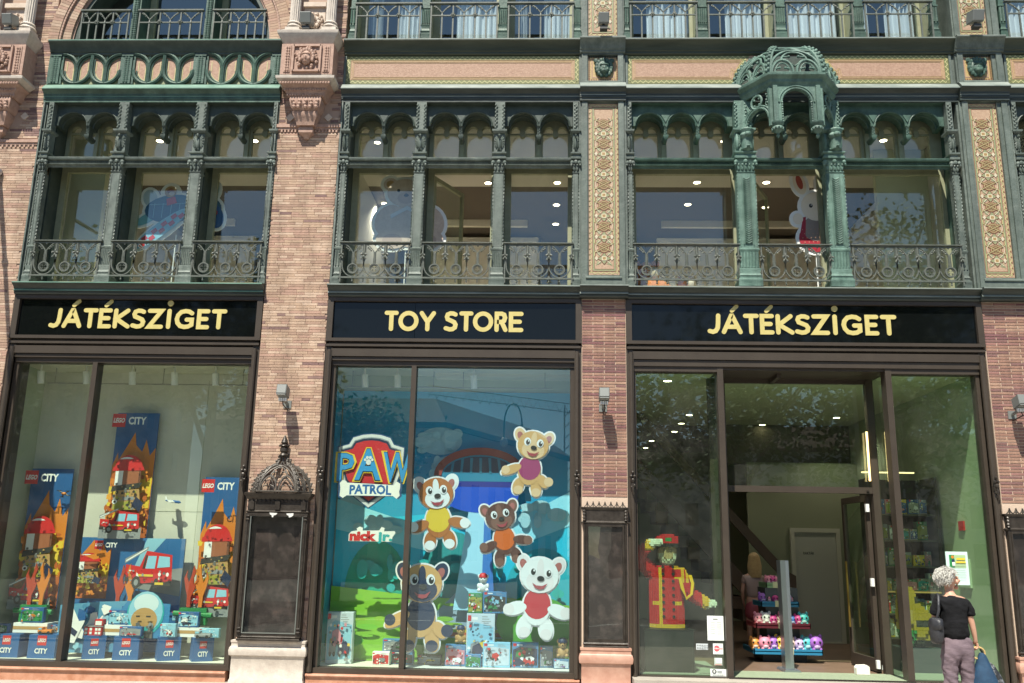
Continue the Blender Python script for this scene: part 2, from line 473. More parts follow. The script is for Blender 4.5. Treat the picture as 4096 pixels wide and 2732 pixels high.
# --- stone pedestals --------------------------------------------
def pedestal(x0, x1, m):
    g = G()
    g.stack(x0, x1, -.06, .5, [(.015, -.1), (.015, .10), (.005, .115), (.005, .36), (.012, .375), (.03, .385), (.034, .41), (.036, .44), (.028, .475), (.014, .49), (.012, .52), (.02, .53), (.02, .555), (-.02, .56)])
    return g.build('stone_pedestal', m, B)
pedestal(-3.72, -2.855, STONE_W)
pedestal(.467, 1.035, MARBLE_P)
pedestal(5.565, 6.16, MARBLE_P)
pedestal(-8.3, -7.06, STONE_W)
# plinths below display windows
for x0, x1 in ((-7.06, -3.80), (-2.83, .44)):
    g = G(); g.box(x0, x1, .0, .5, -.1, .15); g.prismx([(-.02, .15), (-.028, .165), (-.02, .185), (.5, .185), (.5, .15)], x0, x1)
    g.build('marble_plinth', MARBLE, B)
g = G(); g.box(1.06, 5.55, -.28, .03, -.1, .235); g.build('entrance_step', PAVE, B, smooth=0)

# --- carved head (terracotta / iron lion) ------------------------
def carved_face(g, cx, y, cz, s, lion=False, mi=0):
    g.ball((cx, y, cz - .05 * s), (.30 * s, .22 * s, .42 * s), 12, 8, mi)
    g.ball((cx, y - .2 * s, cz - .12 * s), (.06 * s, .1 * s, .15 * s), 6, 5, mi)      # nose
    g.ball((cx, y - .16 * s, cz + .12 * s), (.26 * s, .08 * s, .07 * s), 8, 5, mi)    # brow
    g.ball((cx, y - .14 * s, cz - .32 * s), (.12 * s, .09 * s, .05 * s), 6, 5, mi)
    for sx in (-1, 1):
        g.ball((cx + sx * .16 * s, y - .15 * s, cz - .16 * s), (.09 * s, .07 * s, .1 * s), 6, 5, mi)
    for i in range(11 if not lion else 15):
        a = R(-25 + 230 * i / 10) if not lion else R(-70 + 320 * i / 14)
        rr = .44 * s if not lion else .46 * s
        g.ball((cx + rr * .86 * math.cos(a), y - .02 * s, cz + rr * math.sin(a)), (.12 * s, .12 * s, .14 * s), 6, 4, mi)
    if lion:
        g.ball((cx, y - .17 * s, cz - .25 * s), (.2 * s, .15 * s, .14 * s), 8, 5, mi)
        for sx in (-1, 1): g.ball((cx + sx * .42 * s, y, cz + .42 * s), (.14 * s, .08 * s, .14 * s), 6, 4, mi)
# --- corbels with twin columns ----------------------------------
def corbel(xc, w=.76, D=.31):
    x0, x1 = xc - w / 2 + .01, xc + w / 2 - .01
    y0 = -D
    g = G()
    # lower console: stepped pyramid
    g.stack(xc - .10, xc + .10, -.10, .3, [(-.07, 7.10), (-.05, 7.14), (-.005, 7.17), (.0, 7.24), (-.01, 7.26)])
    g.stack(xc - .15, xc + .15, -.16, .3, [(-.03, 7.26), (-.02, 7.31), (.0, 7.36), (.02, 7.40), (.02, 7.44), (-.02, 7.46)])
    c = g.build('corbel', TERRA, PART[1] if xc > -5 else PART[0])
    par = PART[1] if xc > -5 else PART[0]
    g = G()
    g.stack(xc - .17, xc + .17, -.17, .3, [(0, 7.45), (.03, 7.50), (.05, 7.60), (.04, 7.64)])
    for i in range(5):
        xx = xc - .16 + .08 * i
        for k in range(3): g.ball((xx + rnd.uniform(-.015, .015), -.215, 7.49 + .045 * k), (.03, .025, .028), 6, 4)
    g.build('carved_frieze', TERRA, par)
    g = G()
    g.stack(xc - .24, xc + .24, -.20, .3, [(0, 7.64), (.03, 7.70), (.05, 7.76), (.10, 7.80)])
    for k, (zz, n, ww, yy) in enumerate(((7.665, 15, .25, -.215), (7.73, 17, .28, -.245), (7.80, 19, .33, -.305))):
        for i in range(n):
            g.ball((xc - ww + 2 * ww * i / (n - 1), yy, zz), (.017, .014, .022), 5, 4)
    g.build('egg_and_dart_band', TERRA, par)
    g = G()
    g.stack(x0 + .02, x1 - .02, y0 + .04, .3, [(-.03, 7.81), (.0, 7.83), (.05, 7.865), (.055, 7.9), (.02, 7.915), (0, 7.94)])
    g.build('stone_slab', STONE_W, par)
    g = G(); g.box(x0 + .01, x1 - .01, y0 + .03, .3, 7.94, 8.40)
    for sx in (-1, 1):                                   # wheat-ear strips
        xx = xc + sx * .27
        g.box(xx - .045, xx + .045, y0 + .02, y0 + .05, 7.97, 8.37)
        for i in range(9):
            for q in (-1, 1): g.ball((xx + q * .016, y0 + .014, 8.0 + .042 * i), (.016, .012, .022), 5, 4)
    g.build('carved_block', TERRA, par)
    g = G(); g.box(xc - .185, xc + .185, y0 + .022, y0 + .05, 7.985, 8.36)
    for a, b, c_, d in ((-.185, .185, 8.345, 8.375), (-.185, .185, 7.97, 7.99), (-.2, -.175, 7.97, 8.375), (.175, .2, 7.97, 8.375)):
        g.box(xc + a, xc + b, y0 - .005, y0 + .05, c_, d)
    carved_face(g, xc, y0 - .005, 8.18, .25)
    for i in range(26):
        a = rnd.random() * 2 * pi; rr = rnd.uniform(.125, .165)
        g.ball((xc + rr * math.cos(a), y0 + .0, 8.165 + rr * math.sin(a)), rnd.uniform(.016, .028), 5, 4)
    g.build('carved_head', TERRA, par)
    g = G(); g.stack(x0 + .02, x1 - .02, y0 + .04, .3, [(-.02, 8.40), (.0, 8.43), (.02, 8.47), (.07, 8.535), (.075, 8.58), (.03, 8.59), (.03, 8.61)])
    g.build('stone_slab', STONE_W, par)
    for sx in (-1, 1):
        cx = xc + sx * .255; cy = -.14
        g = G()
        g.stack(cx - .085, cx + .085, cy - .085, cy + .085, [(.03, 8.61), (.03, 8.645), (.015, 8.655), (.015, 8.69), (-.01, 8.70)])
        g.lathe([(.105, 8.70), (.115, 8.715), (.105, 8.735), (.088, 8.745), (.085, 8.76), (.098, 8.775), (.09, 8.795), (.075, 8.805)], cx, cy, 16)
        pts = []
        for i in range(32): pts.append(.073 - (.010 if i % 2 else 0))
        vs, fs = [], []
        for zz in (8.80, 10.0):
            for i in range(32): a = 2 * pi * i / 32; vs.append((cx + pts[i] * math.cos(a), cy + pts[i] * math.sin(a), zz))
        for i in range(32): fs.append((i, (i + 1) % 32, 32 + (i + 1) % 32, 32 + i))
        g.add(vs, fs)
        g.stack(cx - .08, cx + .08, cy - .08, cy + .08, [(0, 10.0), (.04, 10.1), (.04, 10.15)])
        g.build('fluted_column', STONE_W, par)
    g = G(); g.box(xc - .15, xc + .15, -.06, .1, 8.61, 9.1)
    for i in range(60):
        a = rnd.random() * 2 * pi; rr = .13 * math.sqrt(rnd.random())
        g.ball((xc + rr * math.cos(a), -.07, 8.85 + 1.2 * rr * math.sin(a)), (rnd.uniform(.015, .035), .03, rnd.uniform(.015, .04)), 5, 4)
    for i in range(8):
        a = 2 * pi * i / 8; g.ball((xc + .07 * math.cos(a), -.1, 8.85 + .07 * math.sin(a)), (.035, .03, .035), 6, 4)
    g.box(xc - .16, xc + .16, -.1, .1, 9.1, 9.17)
    g.build('leaf_carving', STONE, par)
corbel(-3.30)
corbel(-7.62)

# --- cornices ----------------------------------------------------
def shift(prof, d): return [(y - d if y < .09 else y, z) for y, z in prof]
P_SILL = [(.5, 4.865), (-.03, 4.865), (-.045, 4.885), (-.045, 4.90), (-.06, 4.905), (-.06, 4.925), (-.05, 4.93), (-.065, 4.955), (-.11, 4.985), (-.125, 4.995), (-.125, 5.012), (-.02, 5.03), (.5, 5.035)]
P_HEAD = [(.45, 7.66), (-.02, 7.66), (-.02, 7.70), (-.03, 7.705), (-.03, 7.745), (-.04, 7.75), (-.042, 7.775), (-.07, 7.805), (-.095, 7.82), (-.10, 7.84), (-.06, 7.885), (-.01, 7.93), (.45, 7.935)]
P_UP = [(.5, 8.385), (-.005, 8.385), (-.02, 8.40), (-.02, 8.425), (-.035, 8.435), (-.045, 8.47), (-.075, 8.52), (-.10, 8.545), (-.115, 8.555), (-.115, 8.58), (-.04, 8.595), (.5, 8.605)]
UPC = mat('olive_green_cornice', (.026, .036, .022), .55, (.055, .068, .045), 4, bump=.2, stretch=(.3, 1, 2))  # base darkened to hold the shade of the cornice soffit
def run(prof, x0, x1, name, m, d=0):
    g = G(); g.prismx(shift(prof, d), x0, x1)
    return g.build(name, m, B, smooth=30)
LIP = mat('sunlit_lip', (.15, .18, .16), .55, (.26, .29, .26), 7, bump=.2, stretch=(.4, 1, 1))  # sunlit top edges of the cornices put into a lighter colour
LIP_G = mat('green_sunlit_lip', (.08, .17, .125), .55, (.16, .27, .21), 7, bump=.2, stretch=(.4, 1, 1))
def lips(x0, x1, d, ml):
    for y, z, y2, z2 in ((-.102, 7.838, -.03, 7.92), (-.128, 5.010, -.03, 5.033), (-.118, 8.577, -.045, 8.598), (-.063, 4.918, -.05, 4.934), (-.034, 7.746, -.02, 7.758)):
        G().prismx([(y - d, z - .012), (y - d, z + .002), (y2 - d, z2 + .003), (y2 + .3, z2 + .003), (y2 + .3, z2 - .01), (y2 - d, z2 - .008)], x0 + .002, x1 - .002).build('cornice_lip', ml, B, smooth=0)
for i, (x0, x1) in enumerate(BAYS):
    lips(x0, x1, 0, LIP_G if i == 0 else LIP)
    top = IRON_BR if i == 0 else IRON_GR
    run(P_SILL, x0, x1, 'sill_cornice', SILL)
    run(P_HEAD, x0, x1, 'head_cornice', IRON_BR if i == 0 else SILL)
    run(P_UP, x0, x1, 'upper_cornice', IRON_DK if i == 0 else UPC)
    g = G(); g.box(x0 + .01, x1 - .01, .02, .5, 7.936, 8.384); g.build('frieze_backing', IRON_BR if i == 0 else IRON_GR, B, smooth=0)
# --- metal pilasters with mosaic ---------------------------------
def rect_frame(g, x0, x1, z0, z1, w, y0, y1, mi=0):
    g.box(x0, x1, y0, y1, z0, z0 + w, mi); g.box(x0, x1, y0, y1, z1 - w, z1, mi)
    g.box(x0, x0 + w, y0, y1, z0 + w, z1 - w, mi); g.box(x1 - w, x1, y0, y1, z0 + w, z1 - w, mi)
def wave(x0, z0, x1, z1, amp, n):
    L = math.hypot(x1 - x0, z1 - z0); ux, uz = (x1 - x0) / L, (z1 - z0) / L
    k = int(L / n * 8); o = []
    for i in range(k + 1):
        t = L * i / k; a = amp * math.sin(2 * pi * t / n)
        o.append((x0 + ux * t - uz * a, z0 + uz * t + ux * a))
    return o
def zig(x0, z0, x1, z1, amp, n):
    L = math.hypot(x1 - x0, z1 - z0); ux, uz = (x1 - x0) / L, (z1 - z0) / L
    k = max(2, int(L / n) * 2); o = []
    for i in range(k + 1):
        t = L * i / k; a = amp * (1 if i % 2 else -1)
        o.append((x0 + ux * t - uz * a, z0 + uz * t + ux * a))
    return o
MOS_BASE = mat('beige_mosaic', (.37, .235, .155), .6, (.45, .31, .205), 38, bump=.6, bscale=120, c3=(.5, .38, .26))
knot_me = sq_me = None
def mosaic_strip(xc, z0, z1, par):
    """mosaic panel: pink ground, wave border, sage inner border, alternating knots and squares."""
    global knot_me, sq_me
    y = -.012
    w = .205
    g = G(); g.box(xc - w, xc + w, y, .05, z0, z1)
    p = g.build('mosaic_panel', MOS_BASE, par, smooth=0)
    g = G()
    for x_, sgn in ((xc - w + .026, 1), (xc + w - .026, -1)):
        g.ribbon(wave(x_, z0 + .03, x_, z1 - .03, .012, .075), .009, y - .003, y, caps=False)
    for z_ in (z0 + .026, z1 - .026):
        g.ribbon(wave(xc - w + .03, z_, xc + w - .03, z_, .012, .075), .009, y - .003, y, caps=False)
    g.build('wave_border', MOS_YELL, p, smooth=0)
    g = G()
    k = int((z1 - z0) / .075)
    for i in range(k):
        for sx in (-1, 1): g.prism(circ(xc + sx * (w - .016 if i % 1 == 0 else w), z0 + .05 + .075 * i, .010, 6), y - .003, y)
    g.build('border_dot', MOS_BROWN, p, smooth=0, kind='stuff')
    g = G(); rect_frame(g, xc - .154, xc + .154, z0 + .050, z1 - .050, .026, y - .002, y)
    g.build('sage_border', MOS_GREEN, p, smooth=0)
    for w_, zz_, t_ in ((.156, .048, .006), (.127, .077, .004)):
        g = G(); rect_frame(g, xc - w_, xc + w_, z0 + zz_, z1 - zz_, t_, y - .004, y); g.build('line_border', MOS_BROWN, p, smooth=0)
    if knot_me is None:
        q = G()
        def orn(mi_brown, mi_gold, mi_green, mi_cream):
            # knot: three rings and two crossing bands; broken octagon lattice
            yb = -.005
            q.ribbon(circ(0, 0, .061, 20), .012, yb, 0, True, mi_brown); q.ribbon(circ(0, 0, .052, 18), .005, yb - .0006, 0, True, mi_gold)
            q.ribbon(circ(0, 0, 0.043, 16), .011, yb, 0, True, mi_brown); q.ribbon(circ(0, 0, .030, 12), .005, yb, 0, True, mi_gold)
            for s in (-1, 1):
                for d, mi in ((0, mi_gold), (.011, mi_brown), (-.011, mi_brown)):
                    q.ribbon([(-.085, -s * .048 + d), (.085, s * .048 + d)], .006, yb - .0012 - .0003 * s, 0, False, mi, caps=False)
            for s in (-1, 1):
                for t in (-1, 1):
                    q.ribbon([(s * .075, t * .042), (s * .112, t * .062), (s * .112, t * .108)], .007, yb - .0005, 0, False, mi_gold, caps=False)
                    q.ribbon([(s * .075, t * .052), (s * .101, t * .066), (s * .101, t * .108)], .005, yb, 0, False, mi_brown, caps=False)
                q.ribbon(arc(0, 0, .098, -55 + (180 if s < 0 else 0), 55 + (180 if s < 0 else 0), 9), .005, yb - .002, 0, False, mi_cream, caps=False)
        orn(0, 1, 2, 3)
        q.v = [(x * 1.13, y_, z * 1.06) for x, y_, z in q.v]
        me = bpy.data.meshes.new('knot_ornament'); me.from_pydata(q.v, [], q.f); me.polygons.foreach_set('material_index', q.m)
        for m in (MOS_BROWN, MOS_YELL, MOS_GREEN, MOS_WHITE): me.materials.append(m)
        knot_me = me
        q = G(); yb = -.006
        for a in (0, 90, 180, 270):
            c, s = math.cos(R(a)), math.sin(R(a))
            leaf = [(0, .018), (.03, .038), (0, .078), (-.03, .038)]
            q.prism([(x * c - z * s, x * s + z * c) for x, z in leaf], yb + .002, 0, 2); q.prism([(x * c - z * s, x * s + z * c) for x, z in ((.03, .06), (.075, .03), (.095, .095))], yb + .004, 0, 2)
            q.ribbon([(x * c - z * s, x * s + z * c) for x, z in leaf], .004, yb, 0, True, 0)
            d = [(.035, .035), (.072, .072)]
            q.ribbon([(x * c - z * s, x * s + z * c) for x, z in d], .007, yb, 0, False, 3, caps=False)
        q.prism([(-.024, -.024), (.024, -.024), (.024, .024), (-.024, .024)], yb - .0008, 0, 4)
        q.ribbon([(-.024, -.024), (.024, -.024), (.024, .024), (-.024, .024)], .009, yb - .0016, 0, True, 3)
        q.ribbon(circ(0, 0, .01, 10), .005, yb - .0016, 0, True, 0)
        for s in (-1, 1):
            for dx, dz in ((.098, 0), (.088, .016), (.088, -.016), (.08, 0)): q.prism(circ(s * dx, dz, .010, 7), yb - .0008, 0, 3)
        q.v = [(x * 1.15, y_, z * 1.04) for x, y_, z in q.v]
        me = bpy.data.meshes.new('square_ornament'); me.from_pydata(q.v, [], q.f); me.polygons.foreach_set('material_index', q.m)
        for m in (MOS_BROWN, MOS_GOLD, MOS_GREEN, MOS_WHITE, MOS_GOLD): me.materials.append(m)
        sq_me = me
    step = .148; z = z0 + .226; k = 0
    while z < z1 - .17:
        shared(sq_me if k % 2 == 0 else knot_me, 'square_ornament' if k % 2 == 0 else 'knot_ornament', p, (xc, y, z))
        z += step; k += 1
    return p
def pilaster(x0, x1, zb, zt, z0, z1, xc):
    g = G()
    yf = -.05
    g.box(x0, x0 + .075, yf, .4, zb, zt); g.box(x1 - .075, x1, yf, .4, zb, zt)
    g.box(x0 + .075, x1 - .075, yf, .4, zb, z0 - .03); g.box(x0 + .075, x1 - .075, yf, .4, z1 + .03, zt)
    # bevelled inner frame
    a, b = x0 + .075, x1 - .075
    for (xa, xb) in ((a, xc - .205), (xc + .205, b)):
        s = 1 if xa == a else -1
        g.prismx([(yf, z0 - .03), (-.02, z0 - .03), (-.02, z1 + .03), (yf, z1 + .03)], min(xa, xb), min(xa, xb) + .001)
        g.box(xa, xb, -.025, .4, z0 - .03, z1 + .03)
    g.box(xc - .205, xc + .205, -.018, .4, z0 - .03, z0); g.box(xc - .205, xc + .205, -.018, .4, z1, z1 + .03)
    g.prismx([(-.065, z0 - .055), (-.065, z0 - .035), (-.05, z0 - .02), (-.03, z0 - .02), (-.03, z0 - .055)], x0 + .05, x1 - .05)
    g.box(x0 - .02, x0, -.03, .4, zb, zt); g.box(x1, x1 + .02, -.03, .4, zb, zt)
    return g.build('metal_pilaster', IRON_GR, B, smooth=30)
for (x0, x1) in PIERS[2:]:
    xc = (x0 + x1) / 2 + (.01 if x0 < 3 else -.045)
    p = pilaster(x0, x1, 5.036, 7.655, 5.185, 7.67 - .03, xc)
    mosaic_strip(xc, 5.19, 7.635, p)
    p2 = pilaster(x0, x1, 8.59, 10.4, 8.66, 10.3, xc)
    mosaic_strip(xc, 8.665, 10.28, p2)
    for P in (P_SILL, P_HEAD, P_UP):
        run(P, x0 - .028, x1 + .028, 'pilaster_cornice', SILL if P is not P_UP else IRON, .05)
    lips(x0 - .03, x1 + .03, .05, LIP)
    # lion square
    p3 = pilaster(x0, x1, 7.94, 8.38, 7.985, 8.335, xc)
    g = G(); g.box(xc - .205, xc + .205, -.014, .05, 7.98, 8.36)
    mp = g.build('mosaic_panel', MOS_GOLD, p3, smooth=0)
    g = G()
    for i in range(13):
        t = -.19 + .38 * i / 12
        for zz in (7.996, 8.345): g.box(xc + t - .01, xc + t + .01, -.018, -.014, zz - .012, zz + .012)
    for i in range(11):
        t = 8.02 + .30 * i / 10
        for xx in (-.19, .19): g.box(xc + xx - .01, xc + xx + .01, -.018, -.014, t - .008, t + .008)
    g.build('border_tile', MOS_BROWN, mp, smooth=0)
    g = G(); rect_frame(g, xc - .16, xc + .16, 8.025, 8.32, .014, -.017, -.014); g.build('line_border', MOS_PINK, mp, smooth=0)
    g = G(); carved_face(g, xc + .01, -.03, 8.17, .26, True); g.ball((xc, -.02, 8.17), (.12, .05, .135), 10, 6)
    g.build('lion_head', IRON_BR, p3)
# --- pink mosaic friezes -----------------------------------------
def frieze(xa, xb, cut=None):
    z0, z1 = 7.95, 8.378
    y = .012
    g = G()
    segs = [(xa, xb)] if not cut else [(xa, cut[0]), (cut[1], xb)]
    g.box(xa, xb, y, .06, z0, z1)
    p = g.build('mosaic_frieze', MOS_PINK, B, smooth=0)
    for (a, b) in segs:
        g = G(); h = []; o = G()
        la = cut and a == cut[1]; rb = cut and b == cut[0]
        # outline of the segment (curved against the canopy dome)
        def edge(x, curved, sgn):
            if not curved: return [(x, z0 + .03), (x, z1 - .03)]
            return [(x + sgn * (.16 * (1 - math.cos(pi / 2 * t / 8))), z0 + .03 + (z1 - z0 - .06) * t / 8) for t in range(9)]
        L = edge(a + .03, la, -1 * -1 * -1); Rr = edge(b - .03, rb, 1)
        loop = L + Rr[::-1]
        cx = (a + b) / 2; cz = (z0 + z1) / 2
        def inset(d): return [(x + (d if x < cx else -d), z + (d if z < cz else -d)) for x, z in loop]
        # dark olive band then zigzag
        l1 = inset(0)
        o.ribbon(l1, .058, y - .002, y, True)
        pts = []
        n = len(l1)
        for i in range(n):
            p0, p1 = l1[i], l1[(i + 1) % n]
            if math.hypot(p1[0] - p0[0], p1[1] - p0[1]) < .03: continue
            g.ribbon(zig(p0[0], p0[1], p1[0], p1[1], .014, .07), .010, y - .004, y, caps=False)
            g.ribbon(zig(p0[0], p0[1] + .0, p1[0], p1[1], .024, .07), .004, y - .003, y, caps=False)
        for d_, w_ in ((.055, .008), (.034, .004), (.075, .004)): G().ribbon(inset(d_), w_, y - .004, y, True).build('line_border', MOS_GOLD, p, smooth=0)
        o.build('border_band', MOS_OLIVE, p, smooth=0); g.build('zigzag_border', MOS_YELL, p, smooth=0)
    for a_ in (xa - .03, xb): G().box(a_, a_ + .03, -.005, .06, z0 - .01, z1).build('frieze_edge', IRON_GR, p, smooth=0)
frieze(-2.82, .43)
frieze(1.10, 5.47, (2.60, 3.91))
frieze(6.24, 9.5)
# --- tracery frieze of the first bay ------------------------------
xa, xb = -6.95, -3.80
zc0, zc1 = 7.945, 8.385
g = G(); g.box(xa, xb, .013, .06, zc0, zc1); TF = g.build('mosaic_frieze', MOS_PINK, B, smooth=0)
g = G()
def gold(p): G().ribbon(p, .010, .009, .013).build('line_border', MOS_YELL, TF, smooth=0)
def sage(p, y): G().prism(p, y, .013).build('corner_mosaic', MOS_GREEN, TF, smooth=0)
cols = [xa - .01, -5.93, -4.885, xb + .01]
for c in cols:
    h = G(); h.box(c - .07, c + .07, -.03, .05, zc0, zc1); h.box(c - .105, c - .075, -.012, .05, zc0, zc1); h.box(c + .075, c + .105, -.012, .05, zc0, zc1)
    for i in range(14):
        for s in (-1, 1): h.ball((c + s * .02, -.034, zc0 + .03 + .03 * i), (.02, .01, .017), 5, 4)
    h.box(c - .08, c + .08, -.04, .05, zc1 - .02, zc1 - .001)
    h.build('foliage_strip', IRON_BR, TF)
for a, b in zip(cols, cols[1:]):
    a += .095; b -= .095; w = (b - a) / 4
    zl, zh = zc0 + .21, zc1 - .19
    for k in (1, 3):
        cx = a + k * w
        for rr, yy, th in ((w, -.012, .024), (w - .03, -.002, .014)):
            pass
        g.t2(arc(cx, zl, w, 180, 360, 14), -.012, .026)
        g.t2(arc(cx, zl, w - .038, 180, 360, 14), .004, .012)
        g.t2([(cx, zc0), (cx, zh + .06)], -.012, .024); g.t2([(cx - .03, zc0), (cx - .03, zh)], .004, .012); g.t2([(cx + .03, zc0), (cx + .03, zh)], .004, .012)
        g.t2([(cx, zh + .06), (cx, zc1)], .0, .012)
        gold(arc(cx, zl, w - .058, 195, 262, 8)); gold(arc(cx, zl, w - .058, 278, 345, 8))
        for s in (-1, 1):
            gold([(cx + s * .052, zl - .14), (cx + s * .052, zh + .02)])
            gold([(cx + s * (w - .058), zl), (cx + s * (w - .058), zh + .1)])
            # upper arcs spreading from the stem like a Y
            g.t2(arc(cx + s * w, zh, w, 180 if s > 0 else 0, 90, 8), -.012, .024)
            g.t2(arc(cx + s * w, zh, w - .036, 180 if s > 0 else 0, 90, 8), .004, .012)
    g.t2([(a + 2 * w, zc1), (a + 2 * w, zl - .02)], -.012, .024)
    g.t2([(a + 2 * w - .03, zc1 - .05), (a + 2 * w - .03, zl)], .004, .012); g.t2([(a + 2 * w + .03, zc1 - .05), (a + 2 * w + .03, zl)], .004, .012)
    for c_ in (a, a + 2 * w, b):
        s0 = -1 if c_ != a else 0; s1 = 1 if c_ != b else 0
        tri = [(c_ + s0 * .9 * w, zc0 + .003)] + ([(c_, zl - .05)]) + [(c_ + s1 * .9 * w, zc0 + .003)]
        sage(tri, .010)
    for k in (1, 3):
        sage([(a + k * w - .9 * w, zc1 - .003), (a + k * w, zh + .04), (a + k * w + .9 * w, zc1 - .003)], .0095)
g.build('tracery', IRON_BR, TF)
# ================================================================ cast iron columns
def eagle(g, cx, y, z0, z1, w):
    h = z1 - z0
    g.box(cx - w, cx + w, y + .03, y + .08, z0, z1)
    g.ball((cx, y + .005, z0 + .42 * h), (w * .42, .04, h * .34), 8, 6)
    g.ball((cx, y - .02, z0 + .80 * h), (w * .26, .035, h * .11), 7, 5)
    g.ball((cx - w * .15, y - .05, z0 + .78 * h), (w * .14, .025, h * .04), 5, 4)
    for s in (-1, 1):
        for k in range(6):
            a = R(62 - 26 * k)
            p0 = (cx + s * w * .3, y + .01, z0 + .55 * h)
            L = h * (.5 if k < 3 else .42)
            p1 = (cx + s * (w * .38 + .62 * w * math.cos(a)), y + .015, z0 + .52 * h + L * .8 * math.sin(a) + .03 * h)
            g.tube([p0, p1], [.016, .010], 5)
        g.ball((cx + s * w * .28, y, z0 + .1 * h), (w * .16, .03, h * .07), 5, 4)
    for k in range(4):
        g.ball((cx, y + .02, z0 + (.05 + .03 * k) * h), (w * .3, .02, h * .05), 6, 4)
def capital(g, x0, x1, y0, z0, z1, big=False):
    xc = (x0 + x1) / 2; w = (x1 - x0) / 2; h = z1 - z0
    g.stack(x0, x1, y0, y0 + 2 * w, [(-.004, z0), (.006, z0 + .02 * 1), (-.002, z0 + .03)])
    g.stack(x0 + .006, x1 - .006, y0 + .006, y0 + 2 * w, [(0, z0 + .03), (.0, z0 + .06), (.02, z1 - .03), (.03, z1 - .015)])
    n = max(2, int(w * 2 / .04))
    for i in range(n):
        xx = x0 + 2 * w * (i + .5) / n
        g.ball((xx, y0 - .008, z0 + .38 * h), (w / n * .85, .02, .2 * h), 6, 5)
        g.ball((xx, y0 - .026, z0 + .55 * h), (w / n * .6, .016, .08 * h), 5, 4)
    for s in (-1, 1):
        c = (xc + s * (w + .008), y0 - .012, z0 + .76 * h)
        g.ball(c, (.028, .03, .034), 8, 6)
        g.ball((c[0] + s * .01, c[1] - .01, c[2] - .035), (.018, .02, .02), 6, 4)
    g.ball((xc, y0 - .02, z0 + .82 * h), (.03, .02, .03), 6, 5)
def column(x0, x1, m, yf=-.03, depth=.14, big=False, half=0):
    xc = (x0 + x1) / 2; w = x1 - x0
    g = G()
    pg = .022 if w > .1 else .008
    y1 = yf + depth
    g.stack(x0, x1, yf, y1, [(pg + .01, 5.03), (pg + .01, 5.10), (pg + .012, 5.105), (pg + .008, 5.13), (pg - .004, 5.14), (pg - .004, 5.165), (pg + .002, 5.175), (pg - .008, 5.19), (pg - .014, 5.215), (pg - .004, 5.26), (pg - .006, 5.275), (0, 5.28), (0, 5.50), (.004, 5.51), (.012, 5.525), (.012, 5.54), (.002, 5.55), (-.006, 5.555), (-.006, 6.60)])
    n = 6 if w > .1 else 2
    for i in range(n):
        xx = x0 + w * (i + .5) / n
        g.tube([(xx, yf - .002, 5.285), (xx, yf - .002, 5.495)], w / n * .32, 5)
    for i in range(n + 1):
        g.ball((x0 + w * i / n, yf - pg * .4, 5.175), (.010, .008, .012), 5, 4)
    if half >= 0:
        c = g.build('cast_iron_column', m, B)
    # rope mouldings on the shaft edges
    g = G()
    for s, xx in ((-1, x0 - .002), (1, x1 + .002)):
        if half and s == half: continue
        pts = []
        for i in range(61):
            z = 5.56 + 1.02 * i / 60
            pts.append((xx + .006 * math.cos(i * 2.1), yf + .012 + .006 * math.sin(i * 2.1), z))
        g.tube(pts, .008, 4)
        g.tube([(xx - s * .02, yf + .004, 5.57), (xx - s * .02, yf + .004, 6.58)], .006, 4)
    if big:
        for i in range(30):
            z = 5.62 + .92 * i / 30
            for s in (-1, 1):
                g.tube([(xc + s * .012, yf - .004, z), (xc + s * .04, yf - .012, z + .018), (xc + s * .045, yf - .004, z + .002)], [.010, .009, .006], 5)
            g.ball((xc, yf - .004, z), (.010, .010, .014), 5, 4)
        g.box(xc - .065, xc - .058, yf - .012, yf, 5.6, 6.58); g.box(xc + .058, xc + .065, yf - .012, yf, 5.6, 6.58)
    g.build('rope_moulding', m, c)
    g = G(); capital(g, x0, x1, yf, 6.60, 6.80, big)
    g.stack(x0, x1, yf, y1, [(.0, 6.80), (.024, 6.812), (.026, 6.838), (.006, 6.85), (.006, 6.872), (.028, 6.885), (.03, 6.905), (.0, 6.915)])
    g.build('capital', m, c)
    g = G(); eagle(g, xc, yf + .0, 6.915, 7.195, w / 2)
    if big:
        g.ball((xc, yf - .04, 7.12), (.07, .06, .05), 10, 6)
        for s in (-1, 1): g.ball((xc + s * .1, yf + .02, 7.05), (.03, .05, .13), 6, 6)
    g.box(x0 - .003, x1 + .003, yf + .02, y1, 6.915, 7.195)
    g.build('eagle', m, c)
    g = G()
    g.stack(x0, x1, yf, y1, [(.0, 7.19), (.012, 7.20), (.028, 7.215), (.03, 7.24), (.006, 7.25)])
    g.box(x0 + .004, x1 - .004, yf + .01, y1, 7.25, 7.66)
    for s in (-1, 1):
        xx = x0 + .02 if s < 0 else x1 - .02
        if w < .1: xx = xc
        for i in range(13):
            g.ball((xx + (.008 if i % 2 else -.008), yf + .006, 7.28 + .028 * i), (.016 if w > .1 else .02, .014, .016), 5, 4)
        if w < .1: break
    g.build('bracket_block', m, c)
    return c
